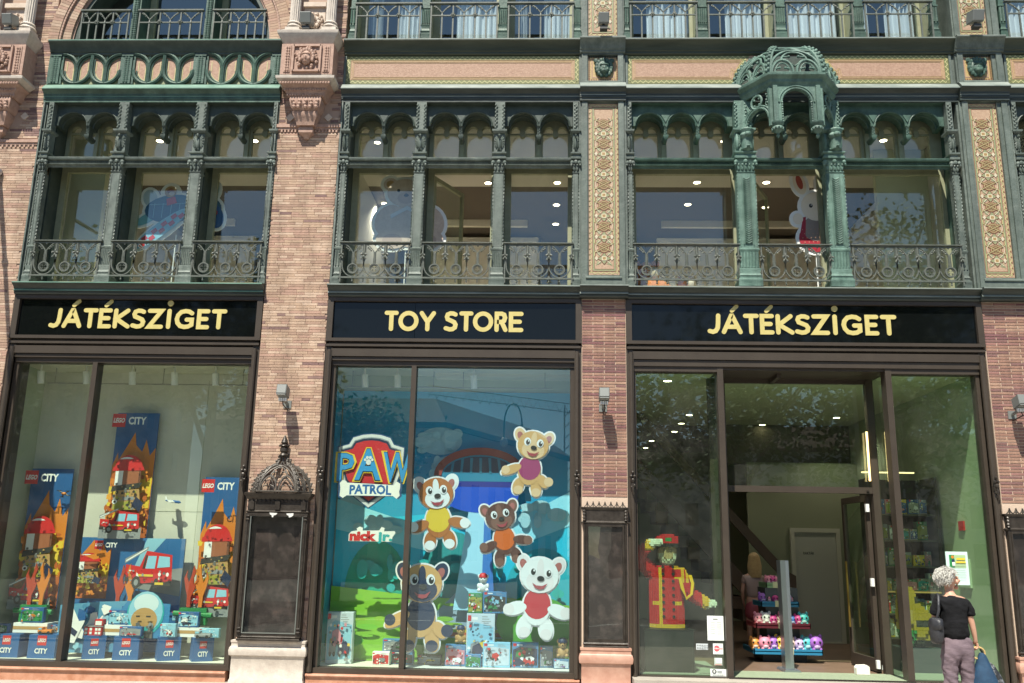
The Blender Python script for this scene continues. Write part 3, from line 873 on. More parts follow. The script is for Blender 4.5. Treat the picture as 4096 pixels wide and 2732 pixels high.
def arch_plate(g, x0, x1, zs, zt, y0, y1, arches, n=12, mi=0):
    """plate from zs (spring) to zt with semicircular openings (xc, r)"""
    cur = x0
    for xc, r in arches:
        if xc - r > cur + 1e-4: g.box(cur, xc - r, y0, y1, zs, zt, mi)
        for i in range(n):
            a0, a1 = pi - pi * i / n, pi - pi * (i + 1) / n
            xa, za = xc + r * math.cos(a0), zs + r * math.sin(a0)
            xb, zb = xc + r * math.cos(a1), zs + r * math.sin(a1)
            g.add([(xa, y0, za), (xb, y0, zb), (xb, y0, zt), (xa, y0, zt), (xa, y1, za), (xb, y1, zb), (xb, y1, zt), (xa, y1, zt)],
                  [(0, 1, 2, 3), (4, 7, 6, 5), (0, 4, 5, 1)], mi)
        cur = xc + r
    if x1 > cur + 1e-4: g.box(cur, x1, y0, y1, zs, zt, mi)
def window2(x0, x1, na, m, open_=False, dark=True):
    """second-floor window between two columns: hanging arcade in front, framed lights behind"""
    w = x1 - x0
    md = IRON_DK if dark else IRON_BR
    g = G()
    pw = .065
    r = (w - pw * (na + 1)) / (2 * na) + (.012 if na == 2 else .0)
    gap = (w - 2 * r * na) / (na + 1)
    cs = [x0 + gap + r + i * (2 * r + gap) for i in range(na)]
    zs = 7.345 if na == 2 else 7.35
    arch_plate(g, x0, x1, zs, 7.66, .075, .30, [(c, r) for c in cs])
    for c in cs:                                             # roll mouldings round the arches
        g.tube([(c + (r + .012) * math.cos(t), .07, zs + (r + .012) * math.sin(t)) for t in [pi * i / 14 for i in range(15)]], .011, 5)
        g.tube([(c + (r - .006) * math.cos(t), .16, zs + (r - .006) * math.sin(t)) for t in [pi * i / 14 for i in range(15)]], .009, 5)
    for i in range(na - 1):                                  # hanging colonnettes
        c = (cs[i] + cs[i + 1]) / 2
        g.stack(c - .022, c + .022, .085, .20, [(.0, 7.21), (.0, zs - .02), (.012, zs)])
        g.stack(c - .03, c + .03, .07, .26, [(-.016, 7.15), (-.006, 7.16), (.006, 7.20), (.006, 7.215)])
        for k in range(7): g.ball((c + (.01 if k % 2 else -.01), .082, 7.24 + .02 * k), .010, 5, 4)
        g.prism([(c - .06, zs + .16), (c, zs + .05), (c + .06, zs + .16)], .060, .075)
    g.box(x0, x1, .0, .4, 7.655, 7.668)
    W = g.build('iron_window', md, B)
    # transom bar with rope
    g = G()
    g.prismx([(.33, 6.845), (.03, 6.70), (.02, 6.725), (-.005, 6.735), (-.01, 6.75), (.02, 6.76), (.02, 6.785), (-.02, 6.80), (-.03, 6.82), (-.03, 6.835), (.13, 6.85), (.33, 6.862)], x0, x1)  # tapered tail added to keep the sun off the boards behind
    pts = []
    n = int(w / .008)
    for i in range(n + 1): pts.append((x0 + w * i / n, .008 + .006 * math.cos(i * 1.7), 6.772 + .006 * math.sin(i * 1.7)))
    g.tube(pts, .008, 4)
    g.build('transom_bar', IRON if dark else IRON_BR, W)
    # inner frame at y=.42
    yf, yb = .40, .46
    g = G()
    f = .055; xr = x1 + (.085 if x0 > 1 else 0)          # the frame runs on behind the column
    g.box(x0, x0 + f + .03, yf, yb, 5.03, 6.90); g.box(xr - f, xr, yf, yb, 5.03, 6.90)
    g.box(x0 + f + .03, xr - f, yf, yb, 5.03, 5.175)
    g.box(x0 + f + .03, xr - f, yf, yb, 6.79, 6.90)
    g.box(x0, x1, yf - .05, yf, 6.855, 6.90)
    nn = na
    for i in range(nn):                                      # added slats shaped like the sunlit patches on the frame head
        a = x0 + .05 + (w - .1) * i / nn + .03; b = x0 + .05 + (w - .1) * (i + 1) / nn - .03
        g.box(a, b, yf - .075, yf - .05, 6.85, 6.885)
    g.build('window_frame', FRAME_OL, W, smooth=0)
    g = G()
    edges = [x0] + [(cs[i] + cs[i + 1]) / 2 for i in range(na - 1)] + [xr]
    for a, b in zip(edges, edges[1:]):                       # upper lights with double lobes
        c = (a + min(b, x1)) / 2; iw = min((min(b, x1) - a) / 2 - .045, r - .02)
        g.box(a, c - iw, yf, yb, 6.90, 7.70); g.box(c + iw, b, yf, yb, 6.90, 7.70)
        g.box(c - iw, c + iw, yf, yb, 6.90, 6.94)
        zl = 7.43
        lr = iw / 2 - .022
        arch_plate(g, c - iw, c + iw, zl, 7.70, yf, yb, [(c - iw / 2 - .006, lr), (c + iw / 2 + .006, lr)], 9)
        g.prism([(c - .036, zl)] + arc(c, zl - .055, .038, 180, 360, 8) + [(c + .036, zl)], yf - .01, yb - .01)
        g.box(c - iw, c + iw, yf + .01, yb - .01, zl - .055, zl - .03)
        for s in (-1, 1):
            g.tube([(c + s * (iw / 2 + .006) + (lr + .01) * math.cos(t), yf, zl + (lr + .01) * math.sin(t)) for t in [pi * i / 9 for i in range(10)]], .008, 4)
    g.build('upper_frame', mat_upper, W)
    g = G()
    for i in range(na - 1):
        c = (cs[i] + cs[i + 1]) / 2
        G().box(c - .024, c + .024, yf - .05, yf, 6.91, 7.6).build('back_mullion', FRAME_OL, W, smooth=0)
    # panes
    t0 = rnd.uniform(-.006, .006)
    g = G(); g.add([(x0 + .02, .435 + t0, 6.92), (xr - .01, .435 - t0, 6.92), (xr - .01, .435 - t0, 7.66), (x0 + .02, .435 + t0, 7.66)], [(0, 1, 2, 3)])
    g.build('pane', GLASS_W, W, smooth=0)
    a, b = x0 + f + .03, xr - f
    if not open_:
        t1 = rnd.uniform(-.008, .004)
        g = G(); g.add([(a, .435, 5.175), (b, .435 + t1, 5.175), (b, .435 + t1, 6.79), (a, .435, 6.79)], [(0, 1, 2, 3)])
        g.build('pane', GLASS_W, W, smooth=0)
    else:                                                    # casement opened inwards, hinged left
        ang = R(62); L = b - a - .04
        def P(u, z, d=0): return (a + u * math.cos(ang) - d * math.sin(ang), .46 + u * math.sin(ang) + d * math.cos(ang), z)
        g = G()
        for u0, u1, za, zb in ((0, .05, 5.18, 6.78), (L - .05, L, 5.18, 6.78), (.05, L - .05, 5.18, 5.24), (.05, L - .05, 6.72, 6.78)):
            vs = [P(u0, za), P(u1, za), P(u1, zb), P(u0, zb), P(u0, za, .04), P(u1, za, .04), P(u1, zb, .04), P(u0, zb, .04)]
            g.add(vs, [(0, 1, 2, 3), (7, 6, 5, 4), (0, 4, 5, 1), (1, 5, 6, 2), (2, 6, 7, 3), (3, 7, 4, 0)])
        s = g.build('open_casement', FRAME_OL, W, smooth=0)
        g = G(); g.add([P(.05, 5.24, .02), P(L - .05, 5.24, .02), P(L - .05, 6.72, .02), P(.05, 6.72, .02)], [(0, 1, 2, 3)])
        g.build('pane', GLASS_W, s, smooth=0)
    # reveal walls
    for a_, b_ in ((x0 - .03, x0 - .001), (xr + .001, xr + .03)): G().box(a_, b_, .135, .46, 5.03, 7.66).build('reveal', md, W, smooth=0)
    return W
mat_upper = mat('olive_grey_upper_frame', (.24, .25, .16), .55, (.29, .30, .20), 10)
SPANS = []
def bay2(cols, na, m_small, m_big, opened, big_idx=()):
    for i, (a, b) in enumerate(cols):
        hf = -1 if i == 0 else (1 if i == len(cols) - 1 else 0)
        big = i in big_idx
        column(a, b, m_big if big else m_small, -.07 if big else -.03, .2 if big else .14, big, 0)
    for i in range(len(cols) - 1):
        window2(cols[i][1], cols[i + 1][0], na[i], m_small, i in opened, not big_idx)
        SPANS.append((cols[i][1], cols[i + 1][0]))
bay2([(-6.97, -6.895), (-5.965, -5.825), (-4.875, -4.725), (-3.79, -3.725)], [2, 2, 2], IRON, IRON, ())
bay2([(-2.80, -2.725), (-1.80, -1.66), (-.72, -.58), (.345, .425)], [2, 2, 2], IRON_GR, IRON_GR, (1,))
bay2([(1.085, 1.145), (2.52, 2.76), (3.69, 3.925), (5.36, 5.44)], [3, 2, 3], IRON, VERD, (1,), (1, 2))
bay2([(6.22, 6.29), (7.2, 7.35), (8.3, 8.45), (9.4, 9.5)], [2, 2, 2], IRON_GR, IRON_GR, ())
# bay edge boards
for x0, x1 in BAYS:
    for a_, b_, c_ in ((x0 + .001, x0 + .06, x0 + .0265), (x1 - .06, x1 - .001, x1 - .0265)):
        G().box(a_, b_, .0, .12, 5.03, 7.66).box(c_ - .009, c_ + .009, -.035, .0, 5.03, 7.66).build('bay_edge', IRON, B, smooth=0)
# ================================================================ balcony railings
def leafknot(cx, y, cz, s=1.0):
    g = G()
    for sx in (-1, 1):
        g.tube([(cx, y, cz), (cx + sx * .022 * s, y - .02, cz + .03 * s), (cx + sx * .038 * s, y - .026, cz + .022 * s)], [.012 * s, .014 * s, .008 * s], 5)
        g.ball((cx + sx * .034 * s, y - .024, cz + .014 * s), .013 * s, 6, 4)
        g.tube([(cx, y, cz), (cx + sx * .02 * s, y - .02, cz - .03 * s), (cx + sx * .03 * s, y - .026, cz - .036 * s)], [.012 * s, .012 * s, .007 * s], 5)
        g.ball((cx + sx * .026 * s, y - .024, cz - .044 * s), .012 * s, 6, 4)
    g.ball((cx, y - .01, cz + .045 * s), (.014 * s, .014 * s, .026 * s), 6, 5); g.ball((cx, y - .012, cz - .01), .018 * s, 6, 5)
    return g
def railing2(x0, x1, n, y=-.045):
    m = RAIL
    g = G()
    g.prismx([(y - .028, 5.60), (y + .028, 5.60), (y + .028, 5.612), (y, 5.622), (y - .028, 5.612)], x0, x1)
    g.box(x0 + .02, x1 - .02, y - .008, y + .008, 5.575, 5.588)
    R_ = G().prismx([(0, 0), (0, .001), (.001, 0)], 0, .001)
    g.box(x0, x1, y - .014, y + .014, 5.112, 5.132)
    g.box(x0 + .018, x0 + .036, y - .012, y + .012, 5.06, 5.60); g.box(x1 - .036, x1 - .018, y - .012, y + .012, 5.06, 5.60)
    mg = .045
    w = (x1 - x0 - 2 * mg) / n
    hw = w / 2
    knots = []
    for i in range(n):
        c = x0 + mg + hw + i * w
        # U curve round the ring, stems
        U = [(c - hw, 5.45)] + [(c - hw * math.cos(t) , 5.30 - .165 * math.sin(t)) for t in [pi * k / 14 for k in range(15)]] + [(c + hw, 5.45)]
        # flatten: sides come in near the ring
        U = [(x if abs(x - c) < .5 * hw else x, z) for x, z in U]
        g.ribbon(U, .013, y - .010, y + .010, caps=False)
        g.tube([(c, y, 5.30), (c, y, 5.47)], .012, 6)
        g.ribbon([(c - .017, 5.31), (c - .014, 5.47)], .006, y - .008, y + .008, caps=False); g.ribbon([(c + .017, 5.31), (c + .014, 5.47)], .006, y - .008, y + .008, caps=False)
        for s in (-1, 1):
            A = [(c + s * hw * t, 5.455 + .128 * math.sin(pi / 2 * t) ** .9 if t > 0 else 5.455) for t in [k / 8 for k in range(9)]]
            g.ribbon(A, .012, y - .010, y + .010, caps=False)
            for t in (.35, .5, .65):
                g.ball((c + s * hw * t, y - .008, 5.44 + .12 * math.sin(pi / 2 * t) - .012), (.014, .012, .012), 5, 4)
        g.prism([(c - .016, 5.575), (c + .016, 5.575), (c, 5.555)], y - .008, y + .008)
        for xx in (c, c + hw) if i < n - 1 else (c,):
            g.lathe([(.005, 5.06), (.010, 5.068), (.012, 5.08), (.007, 5.088), (.013, 5.098), (.013, 5.112)], xx, y, 6)
        if i < n - 1:
            g.prism([(c + hw - .02, 5.13), (c + hw + .02, 5.13), (c + hw, 5.165)], y - .008, y + .008)
            g.tube([(c + hw, y, 5.35), (c + hw, y, 5.585)], .015, 6); knots.append(c + hw)
            g.ribbon([(c + hw - .02, 5.42), (c + hw - .02, 5.58)], .006, y - .008, y + .008, caps=False); g.ribbon([(c + hw + .02, 5.42), (c + hw + .02, 5.58)], .006, y - .008, y + .008, caps=False)
    P = g.build('balcony_railing', m, B)
    for i in range(n):
        c = x0 + mg + hw + i * w
        q = G()
        q.ribbon(circ(c, 5.243, .064, 20), .016, y - .016, y + .012, True)
        q.ribbon(circ(c, 5.243, .050, 18), .006, y - .010, y + .010, True)
        for a in (0, 90, 180, 270):
            q.ribbon(arc(c + .026 * math.cos(R(a)), 5.243 + .026 * math.sin(R(a)), .022, a - 120, a + 120, 8), .006, y - .008, y + .006, caps=False)
            q.ball((c + .020 * math.cos(R(a + 45)), y - .006, 5.243 + .020 * math.sin(R(a + 45))), .007, 5, 4)
        q.build('quatrefoil_ring', m, P)
    for k in knots: leafknot(k, y - .012, 5.415).build('leaf_knot', m, P)
    for k in (x0 + .03, x1 - .03): leafknot(k, y - .012, 5.415, .8).build('leaf_knot', m, P)
for x0, x1, n in ((-6.89, -5.945, 3), (-5.83, -4.865, 3), (-4.73, -3.765, 3), (-2.735, -1.79, 3), (-1.655, -.715, 3), (-.57, .36, 3),
                  (1.135, 2.53, 5), (2.77, 3.715, 3), (3.95, 5.38, 5), (6.28, 7.2, 3)):
    railing2(x0, x1, n)
# ================================================================ third floor
ZR = 8.585
def railing3(x0, x1, n, y=-.06, zt=9.17):
    g = G()
    g.box(x0, x1, y - .025, y + .025, zt - .02, zt)
    g.box(x0 + .02, x1 - .02, y - .008, y + .008, zt - .21, zt - .193)
    w = (x1 - x0 - .05) / n
    knots = []
    for i in range(n + 1):
        xx = x0 + .025 + i * w
        end = i in (0, n)
        g.box(xx - .010, xx + .010, y - .010, y + .010, ZR, zt - (.02 if end or i % 2 == 0 else .20))
        if not end:
            if i % 2 == 1:
                g.lathe([(.014, zt - .225), (.02, zt - .21), (.014, zt - .19), (.008, zt - .16)], xx, y, 6)
            else:
                knots.append(xx)
    for i in range(1, n, 2):
        c = x0 + .025 + i * w
        for s in (-1, 1):
            A = [(c + s * w * t, zt - .16 + .125 * math.sin(pi / 2 * t)) for t in [k / 7 for k in range(8)]]
            g.ribbon(A, .012, y - .009, y + .009, caps=False)
            for t in (.35, .55, .7): g.ball((c + s * w * t, y - .01, zt - .175 + .12 * math.sin(pi / 2 * t)), (.015, .012, .011), 5, 4)
    P = g.build('balcony_railing', RAIL, B)
    for k in knots:
        q = G()
        for a in range(0, 360, 60): q.ball((k + .024 * math.cos(R(a)), y - .014, zt - .20 + .024 * math.sin(R(a))), (.014, .012, .014), 5, 4)
        q.ball((k, y - .02, zt - .20), .016, 6, 4)
        q.build('rosette', RAIL, P)
def column3(x0, x1, m):
    g = G()
    g.stack(x0, x1, -.04, .12, [(.012, ZR - .02), (.012, 8.68), (.014, 8.69), (.002, 8.70), (.002, 8.73), (.008, 8.74), (-.002, 8.75), (-.01, 8.79), (0, 8.83), (.004, 8.84), (-.004, 8.85), (-.004, 9.09), (.006, 9.10), (.006, 9.12), (-.006, 9.13), (-.006, 10.3)])
    n = 5 if x1 - x0 > .09 else 2
    for i in range(n): g.tube([(x0 + (x1 - x0) * (i + .5) / n, -.045, 8.86), (x0 + (x1 - x0) * (i + .5) / n, -.045, 9.08)], (x1 - x0) / n * .3, 5)
    g.build('cast_iron_column', m, B)
def window3(x0, x1, curt=True, m=IRON):
    g = G()
    y = .32
    g.box(x0, x0 + .09, y, y + .06, ZR, 10.3); g.box(x1 - .05, x1, y, y + .06, ZR, 10.3); g.box(x0 + .09, x1 - .05, y, y + .06, 8.66, 8.80)
    W = g.build('upper_window', FRAME_OL, B, smooth=0)
    g = G(); t = rnd.uniform(-.006, .006)
    g.add([(x0 + .09, y + .03, 8.8), (x1 - .05, y + .03 + t, 8.8), (x1 - .05, y + .03 + t, 10.3), (x0 + .09, y + .03, 10.3)], [(0, 1, 2, 3)])
    g.build('pane', GLASS_3, W, smooth=0)
    for a_, b_ in ((x0 - .03, x0 - .002), (x1 + .002, x1 + .03)): G().box(a_, b_, .1, y + .06, ZR, 10.3).build('reveal', FRAME_OL, W, smooth=0)
    if curt:
        spans = [(x0 + .1 + .3 * (x1 - x0) * rnd.random(), x1 - .02)] if rnd.random() < .6 else [(x0 + .05, x0 + .3 * (x1 - x0)), (x0 + .55 * (x1 - x0), x1)]
        for a, b in spans:
            g = G(); n = 60; vs, fs = [], []
            for i in range(n + 1):
                xx = a + (b - a) * i / n; yy = y + .22 + .035 * math.sin(i * .75 + rnd.random() * .3) + .02 * math.sin(i * .21)
                vs += [(xx, yy, 8.5), (xx - .02 * math.sin(i * .13), yy, 10.3)]
            for i in range(n): fs.append((2 * i, 2 * i + 2, 2 * i + 3, 2 * i + 1))
            g.add(vs, fs); g.build('curtain', CURT, W, smooth=60)
for cols3, m in (([(-2.80, -2.72), (-1.79, -1.665), (-.705, -.575), (.355, .45)], IRON_BR),
                 ([(1.06, 1.13), (2.07, 2.21), (3.145, 3.29), (4.215, 4.36), (5.29, 5.37)], IRON_BR), ([(6.2, 6.28), (7.3, 7.4)], IRON_BR)):
    for a, b in cols3: column3(a, b, m)
    for (a, b), (c, d) in zip(cols3, cols3[1:]):
        window3(b, c); railing3(b - .01, c + .01, 6)
# first bay: round arch with brick rings, three lights
ac, az, ar = -5.385, 8.62, 1.44
g = G()
def ring(g, r0, r1, y0, y1, a0=0, a1=180, n=40):
    for i in range(n):
        A, Bb = R(a0 + (a1 - a0) * i / n), R(a0 + (a1 - a0) * (i + 1) / n)
        p = [(ac + r * math.cos(a), az + r * math.sin(a)) for r, a in ((r0, A), (r1, A), (r1, Bb), (r0, Bb))]
        g.prism(p, y0, y1)
ring(g, ar - .02, ar + .005, .06, .4); ARCH = g.build('brick_arch', TERRA, B, smooth=0)
kk = 0
for (r0, r1, y0, mats) in ((ar + .005, ar + .13, .03, BR_P), (ar + .135, ar + .16, .0, [TERRA]), (ar + .165, ar + .31, -.01, BR_P)):
    n = 112
    for i in range(n):
        A, Bb = R(180 * i / n + .08), R(180 * (i + 1) / n - .08)
        if min(r0 * math.sin(A), r0 * math.sin(Bb)) > .85: continue
        q = G(); q.prism([(ac + r * math.cos(a), az + r * math.sin(a)) for r, a in ((r0, A), (r1, A), (r1, Bb), (r0, Bb))], y0, y0 + .3)
        q.build('arch_brick', rnd.choice(mats), ARCH, smooth=0)
g = G(); Rs = ar + .29; n = 40
for i in range(n):
    xa_, xb_ = -7.055 + 3.34 * i / n, -7.055 + 3.34 * (i + 1) / n
    za_, zb_ = (az + math.sqrt(max(0, Rs * Rs - (t - ac) ** 2)) for t in (xa_, xb_))
    g.prism([(xa_, za_), (xb_, zb_), (xb_, 10.4), (xa_, 10.4)], .03, .3)
g.build('spandrel_wall', BR_P[2], ARCH, smooth=0)
# green iron frame in the arch
g = G(); ring(g, ar - .07, ar - .02, .08, .4); g.build('iron_arch_frame', IRON_DK, B, smooth=0)
for a, b in ((-5.99, -5.87), (-4.92, -4.80)):
    g = G(); g.box(a, b, .05, .4, ZR, 10.0); g.box(a + .025, b - .025, .03, .05, ZR, 10.0)
    for i in range(46):
        for s in (-1, 1): g.ball(((a + b) / 2 + s * .017, .026, ZR + .02 + .03 * i), (.018, .010, .014), 5, 4)
    g.build('foliage_mullion', IRON_BR, B)
ed = [-6.82, -5.99, -5.87, -4.92, -4.80, -3.95]
for a, b in zip(ed[::2], ed[1::2]):
    window3(a, b, False)
for a, b, n in ((-6.72, -5.99, 6), (-5.88, -4.93, 7), (-4.80, -4.02, 6)): railing3(a, b, n if n % 2 == 0 else n - 1, y=.02, zt=9.13)
# upper wall above the frame keeps the building going
g = G(); g.box(-9.2, 10, .05, .6, 10.3, 14); g.build('upper_wall', BR_P[0], B, smooth=0)
# ================================================================ pierced canopy over the middle window
def pierced_dome(name, base, apex_z, z0, prof, mat_, par, tr=.02, bases_open=True, knob=.022):
    """base: list of (x,y) corners (open polygon); centre line converges; prof(v)->(scale, z)"""
    cx = sum(p[0] for p in base) / len(base); cy = max(p[1] for p in base)
    cx = (base[0][0] + base[-1][0]) / 2
    def S(u, v, k, out=0):
        a, b = base[k], base[k + 1]
        s, z = prof(v)
        x = a[0] + (b[0] - a[0]) * u; y = a[1] + (b[1] - a[1]) * u
        return (cx + (x - cx) * (s + out), cy + (y - cy) * (s + out), z)
    dome = None
    for k in range(len(base) - 1):
        g = G()
        L = math.hypot(base[k + 1][0] - base[k][0], base[k + 1][1] - base[k][1])
        for u in (.045, .955): g.tube([S(u, v / 12, k) for v in range(13)], tr, 6)
        # two small arches at the foot
        for c in (.27, .73):
            g.tube([S(c + .2 * math.cos(t), .0 + .34 * math.sin(t), k) for t in [pi * i / 12 for i in range(13)]], tr * .9, 6)
            g.tube([S(c + .14 * math.cos(t), .0 + .25 * math.sin(t), k) for t in [pi * i / 10 for i in range(11)]], tr * .45, 5)
            for s in (-1, 1):
                g.tube([S(c + s * .135, .10, k), S(c + s * .06, .13, k)], [tr * .7, tr * .5], 5); g.ball(S(c + s * .05, .13, k), tr * .8, 6, 4)
        # one large arch on the two
        g.tube([S(.5 + .45 * math.cos(t), .12 + .56 * math.sin(t), k) for t in [pi * i / 16 for i in range(17)]], tr * .9, 6)
        g.tube([S(.5 + .25 * math.cos(t), .33 + .27 * math.sin(t), k) for t in [pi * i / 12 for i in range(13)]], tr * .7, 6)
        g.tube([S(.25, .33, k), S(.40, .26, k), S(.5, .17, k), S(.60, .26, k), S(.75, .33, k)], tr * .6, 5)
        for s in (-1, 1):
            g.tube([S(.5 + s * .25, .42, k), S(.5 + s * .1, .44, k)], [tr * .7, tr * .5], 5); g.ball(S(.5 + s * .1, .44, k), tr, 6, 4)
            # arcs closing to the top
            g.tube([S(.5 + s * (.46 - .46 * math.sin(pi / 2 * i / 8)), .98 - .30 * math.cos(pi / 2 * i / 8) - .0, k) for i in range(9)], tr * .8, 6)
        g.tube([S(u / 10, 1.0, k) for u in range(11)], tr, 6)
        g.tube([S(u / 10, 0.01, k) for u in range(11)], tr, 6)
        o = g.build(name, mat_, par)
    for k in range(len(base)):
        kk_ = min(k, len(base) - 2); u = 0 if k < len(base) - 1 else 1
        g = G()
        g.tube([S(u, v / 12, kk_) for v in range(13)], tr * 1.25, 6)
        for i in range(9):
            v = .06 + i * .115
            for d in (-1, 1):
                p = S(u, min(1, v + .02 * d), kk_, .055)
                g.ball((p[0] + d * knob * .5, p[1], p[2]), knob, 6, 5)
                q = S(u, min(1, v), kk_, .02)
                g.tube([q, p], knob * .45, 4)
        g.build('crocketed_rib', mat_, par)
    return S
cx = 3.255
CB = [(cx - .63, -.0), (cx - .298, -.43), (cx + .298, -.43), (cx + .63, -.0)]
def poly_run(g, pts, prof, mi=0):
    """moulding following the open polygon pts; prof (out, z)"""
    n = len(pts); vs = []
    nrm = []
    c = Vector((cx, .3))
    for i in range(n):
        p = Vector(pts[i]); d = (p - Vector((cx, .0))); 
        nrm.append(d.normalized() if i in (1, n - 2) else Vector((math.copysign(1, p.x - cx), 0)))
    for p, nn in zip(pts, nrm):
        for o, z in prof: vs.append((p[0] + nn.x * o * 1.1, p[1] + nn.y * o * 1.1, z))
    k = len(prof); fs = []
    for i in range(n - 1):
        for j in range(k): fs.append((i * k + j, i * k + (j + 1) % k, (i + 1) * k + (j + 1) % k, (i + 1) * k + j))
    fs += [tuple(range(k)), tuple(range(n * k - 1, (n - 1) * k - 1, -1))]
    g.add(vs, fs, mi)
g = G()
poly_run(g, [(cx - .65, .02), (cx - .315, -.43), (cx + .315, -.43), (cx + .65, .02)], [(-.03, 7.66), (.0, 7.66), (.01, 7.70), (.03, 7.72), (.035, 7.76), (.085, 7.80), (.09, 7.825), (.0, 7.84), (-.03, 7.84)])
CAN = g.build('canopy', VERD, B)
# arched faces
def face_arch(g, p0, p1, zt, zs, r, cu, t=.05, quat=True):
    d = Vector((p1[0] - p0[0], p1[1] - p0[1])); L = d.length; d.normalize(); nrm = Vector((d.y, -d.x))
    if nrm.y > 0: nrm = -nrm
    def P(u, z, o=0): return (p0[0] + d.x * u + nrm.x * o, p0[1] + d.y * u + nrm.y * o, z)
    c = L * cu
    for i in range(14):
        a0, a1 = pi - pi * i / 14, pi - pi * (i + 1) / 14
        ua, za, ub, zb = c + r * math.cos(a0), zs + r * math.sin(a0), c + r * math.cos(a1), zs + r * math.sin(a1)
        ra = r + .05
        ua2, za2, ub2, zb2 = c + ra * math.cos(a0), zs + ra * math.sin(a0), c + ra * math.cos(a1), zs + ra * math.sin(a1)
        if not quat: za2 = zb2 = zt
        if not quat: ua2, ub2 = ua, ub
        vs = [P(ua, za), P(ub, zb), P(ub2, zb2), P(ua2, za2)] + [P(ua, za, -t), P(ub, zb, -t), P(ub2, zb2, -t), P(ua2, za2, -t)]
        g.add(vs, [(0, 1, 2, 3), (7, 6, 5, 4), (0, 4, 5, 1), (3, 2, 6, 7)])
    for rr, o, th in ((r + .012, .006, .014), (r + .045, .004, .012)):
        g.tube([P(c + rr * math.cos(t_), zs + rr * math.sin(t_), o) for t_ in [pi * i / 16 for i in range(17)]], th, 6)
    for k in range(15):
        t_ = pi * k / 14; g.ball(P(c + (r + .0) * math.cos(t_), zs + (r + .0) * math.sin(t_), -.005), .013, 5, 4)
    return P, L, c
g = G()
P, L, c = face_arch(g, CB[1], CB[2], 7.67, 7.44, .185, .5, quat=False)
for u in (.0, .69):
    for u0, u1 in ((0, L / 2 - .185), (L / 2 + .185, L)):
        vs = [P(u0, 7.12), P(u1, 7.12), P(u1, 7.67), P(u0, 7.67), P(u0, 7.12, -.1), P(u1, 7.12, -.1), P(u1, 7.67, -.1), P(u0, 7.67, -.1)]
        g.add(vs, [(0, 1, 2, 3), (0, 4, 5, 1), (1, 5, 6, 2), (3, 7, 4, 0)])
    break
for s in (-1, 1):
    xx = cx + s * .278
    g.box(xx - .028, xx + .028, -.462, -.40, 7.14, 7.67)
    for k in range(9): g.ball((cx + s * .19, -.44, 7.16 + .034 * k), (.014, .016, .016), 5, 4)
g.build('arched_front', VERD, CAN)
for s in (-1, 1):
    g = G()
    p0, p1 = (CB[0], CB[1]) if s < 0 else (CB[3], CB[2])
    P, L, c = face_arch(g, p0, p1, 7.67, 7.26, .175, .5)
    g.tube([P(.03, 7.0), P(.03, 7.67)], .03, 6); g.tube([P(L - .05, 7.12), P(L - .05, 7.67)], .035, 6)
    q = [P(c + .085 * math.cos(t), 7.545 + .095 * math.sin(t), .004) for t in [2 * pi * i / 18 for i in range(18)]]
    g.tube(q, .017, 6, True)
    for a in range(4):
        t = pi / 4 + a * pi / 2; g.ball(P(c + .055 * math.cos(t), 7.545 + .06 * math.sin(t)), .017, 6, 4)
    for k in range(7):
        g.ball(P(.07 + .015 * (k % 2), 7.34 + .045 * k), .016, 5, 4); g.ball(P(L - .10 - .015 * (k % 2), 7.40 + .04 * k), .016, 5, 4)
    g.tube([P(.05, 7.36), P(.12, 7.47), P(.06, 7.6)], .008, 5); g.tube([P(L - .07, 7.36), P(L - .13, 7.47), P(L - .08, 7.6)], .008, 5)
    g.build('arched_side', VERD, CAN)
    g = G()                                                     # hanging pendant
    px_, py_ = cx + s * .255, -.40
    g.lathe([(.006, 6.94), (.022, 6.965), (.026, 6.98), (.014, 7.0), (.03, 7.015), (.06, 7.05), (.078, 7.075), (.07, 7.095), (.055, 7.10), (.072, 7.12), (.085, 7.14), (.088, 7.16), (.07, 7.17)], px_, py_, 12)
    for k in range(10):
        a = 2 * pi * k / 10; g.ball((px_ + .07 * math.cos(a), py_ + .07 * math.sin(a), 7.062), (.017, .017, .02), 5, 4)
    g.build('pendant', VERD, CAN)
def dprof(v):
    a = v * R(68)
    return (.99 * math.cos(a) ** .72, 7.845 + .50 * math.sin(a) / math.sin(R(68)))
pierced_dome('pierced_panel', [(cx - .68, -.0), (cx - .36, -.45), (cx + .36, -.45), (cx + .68, -.0)], 0, 0, dprof, VERD, CAN, .022, knob=.024)
g = G(); g.prism([(cx - .66, 7.94), (cx + .66, 7.94), (cx + .60, 8.12), (cx + .46, 8.27), (cx + .25, 8.36), (cx - .25, 8.36), (cx - .46, 8.27), (cx - .60, 8.12)], -.004, .012); g.build('dome_backing', IRON_DK, CAN, smooth=0)
# wall brackets where the canopy meets the columns
for s in (-1, 1):
    g = G(); g.lathe([(.02, 6.90), (.075, 6.93), (.075, 7.14), (.09, 7.17), (.10, 7.2), (.095, 7.215)], cx + s * .585, -.08, 12)
    g.ball((cx + s * .585, -.165, 7.12), (.05, .04, .035), 8, 5); g.ball((cx + s * .585, -.16, 6.95), (.025, .03, .02), 6, 4)
    g.build('bracket', VERD, CAN)
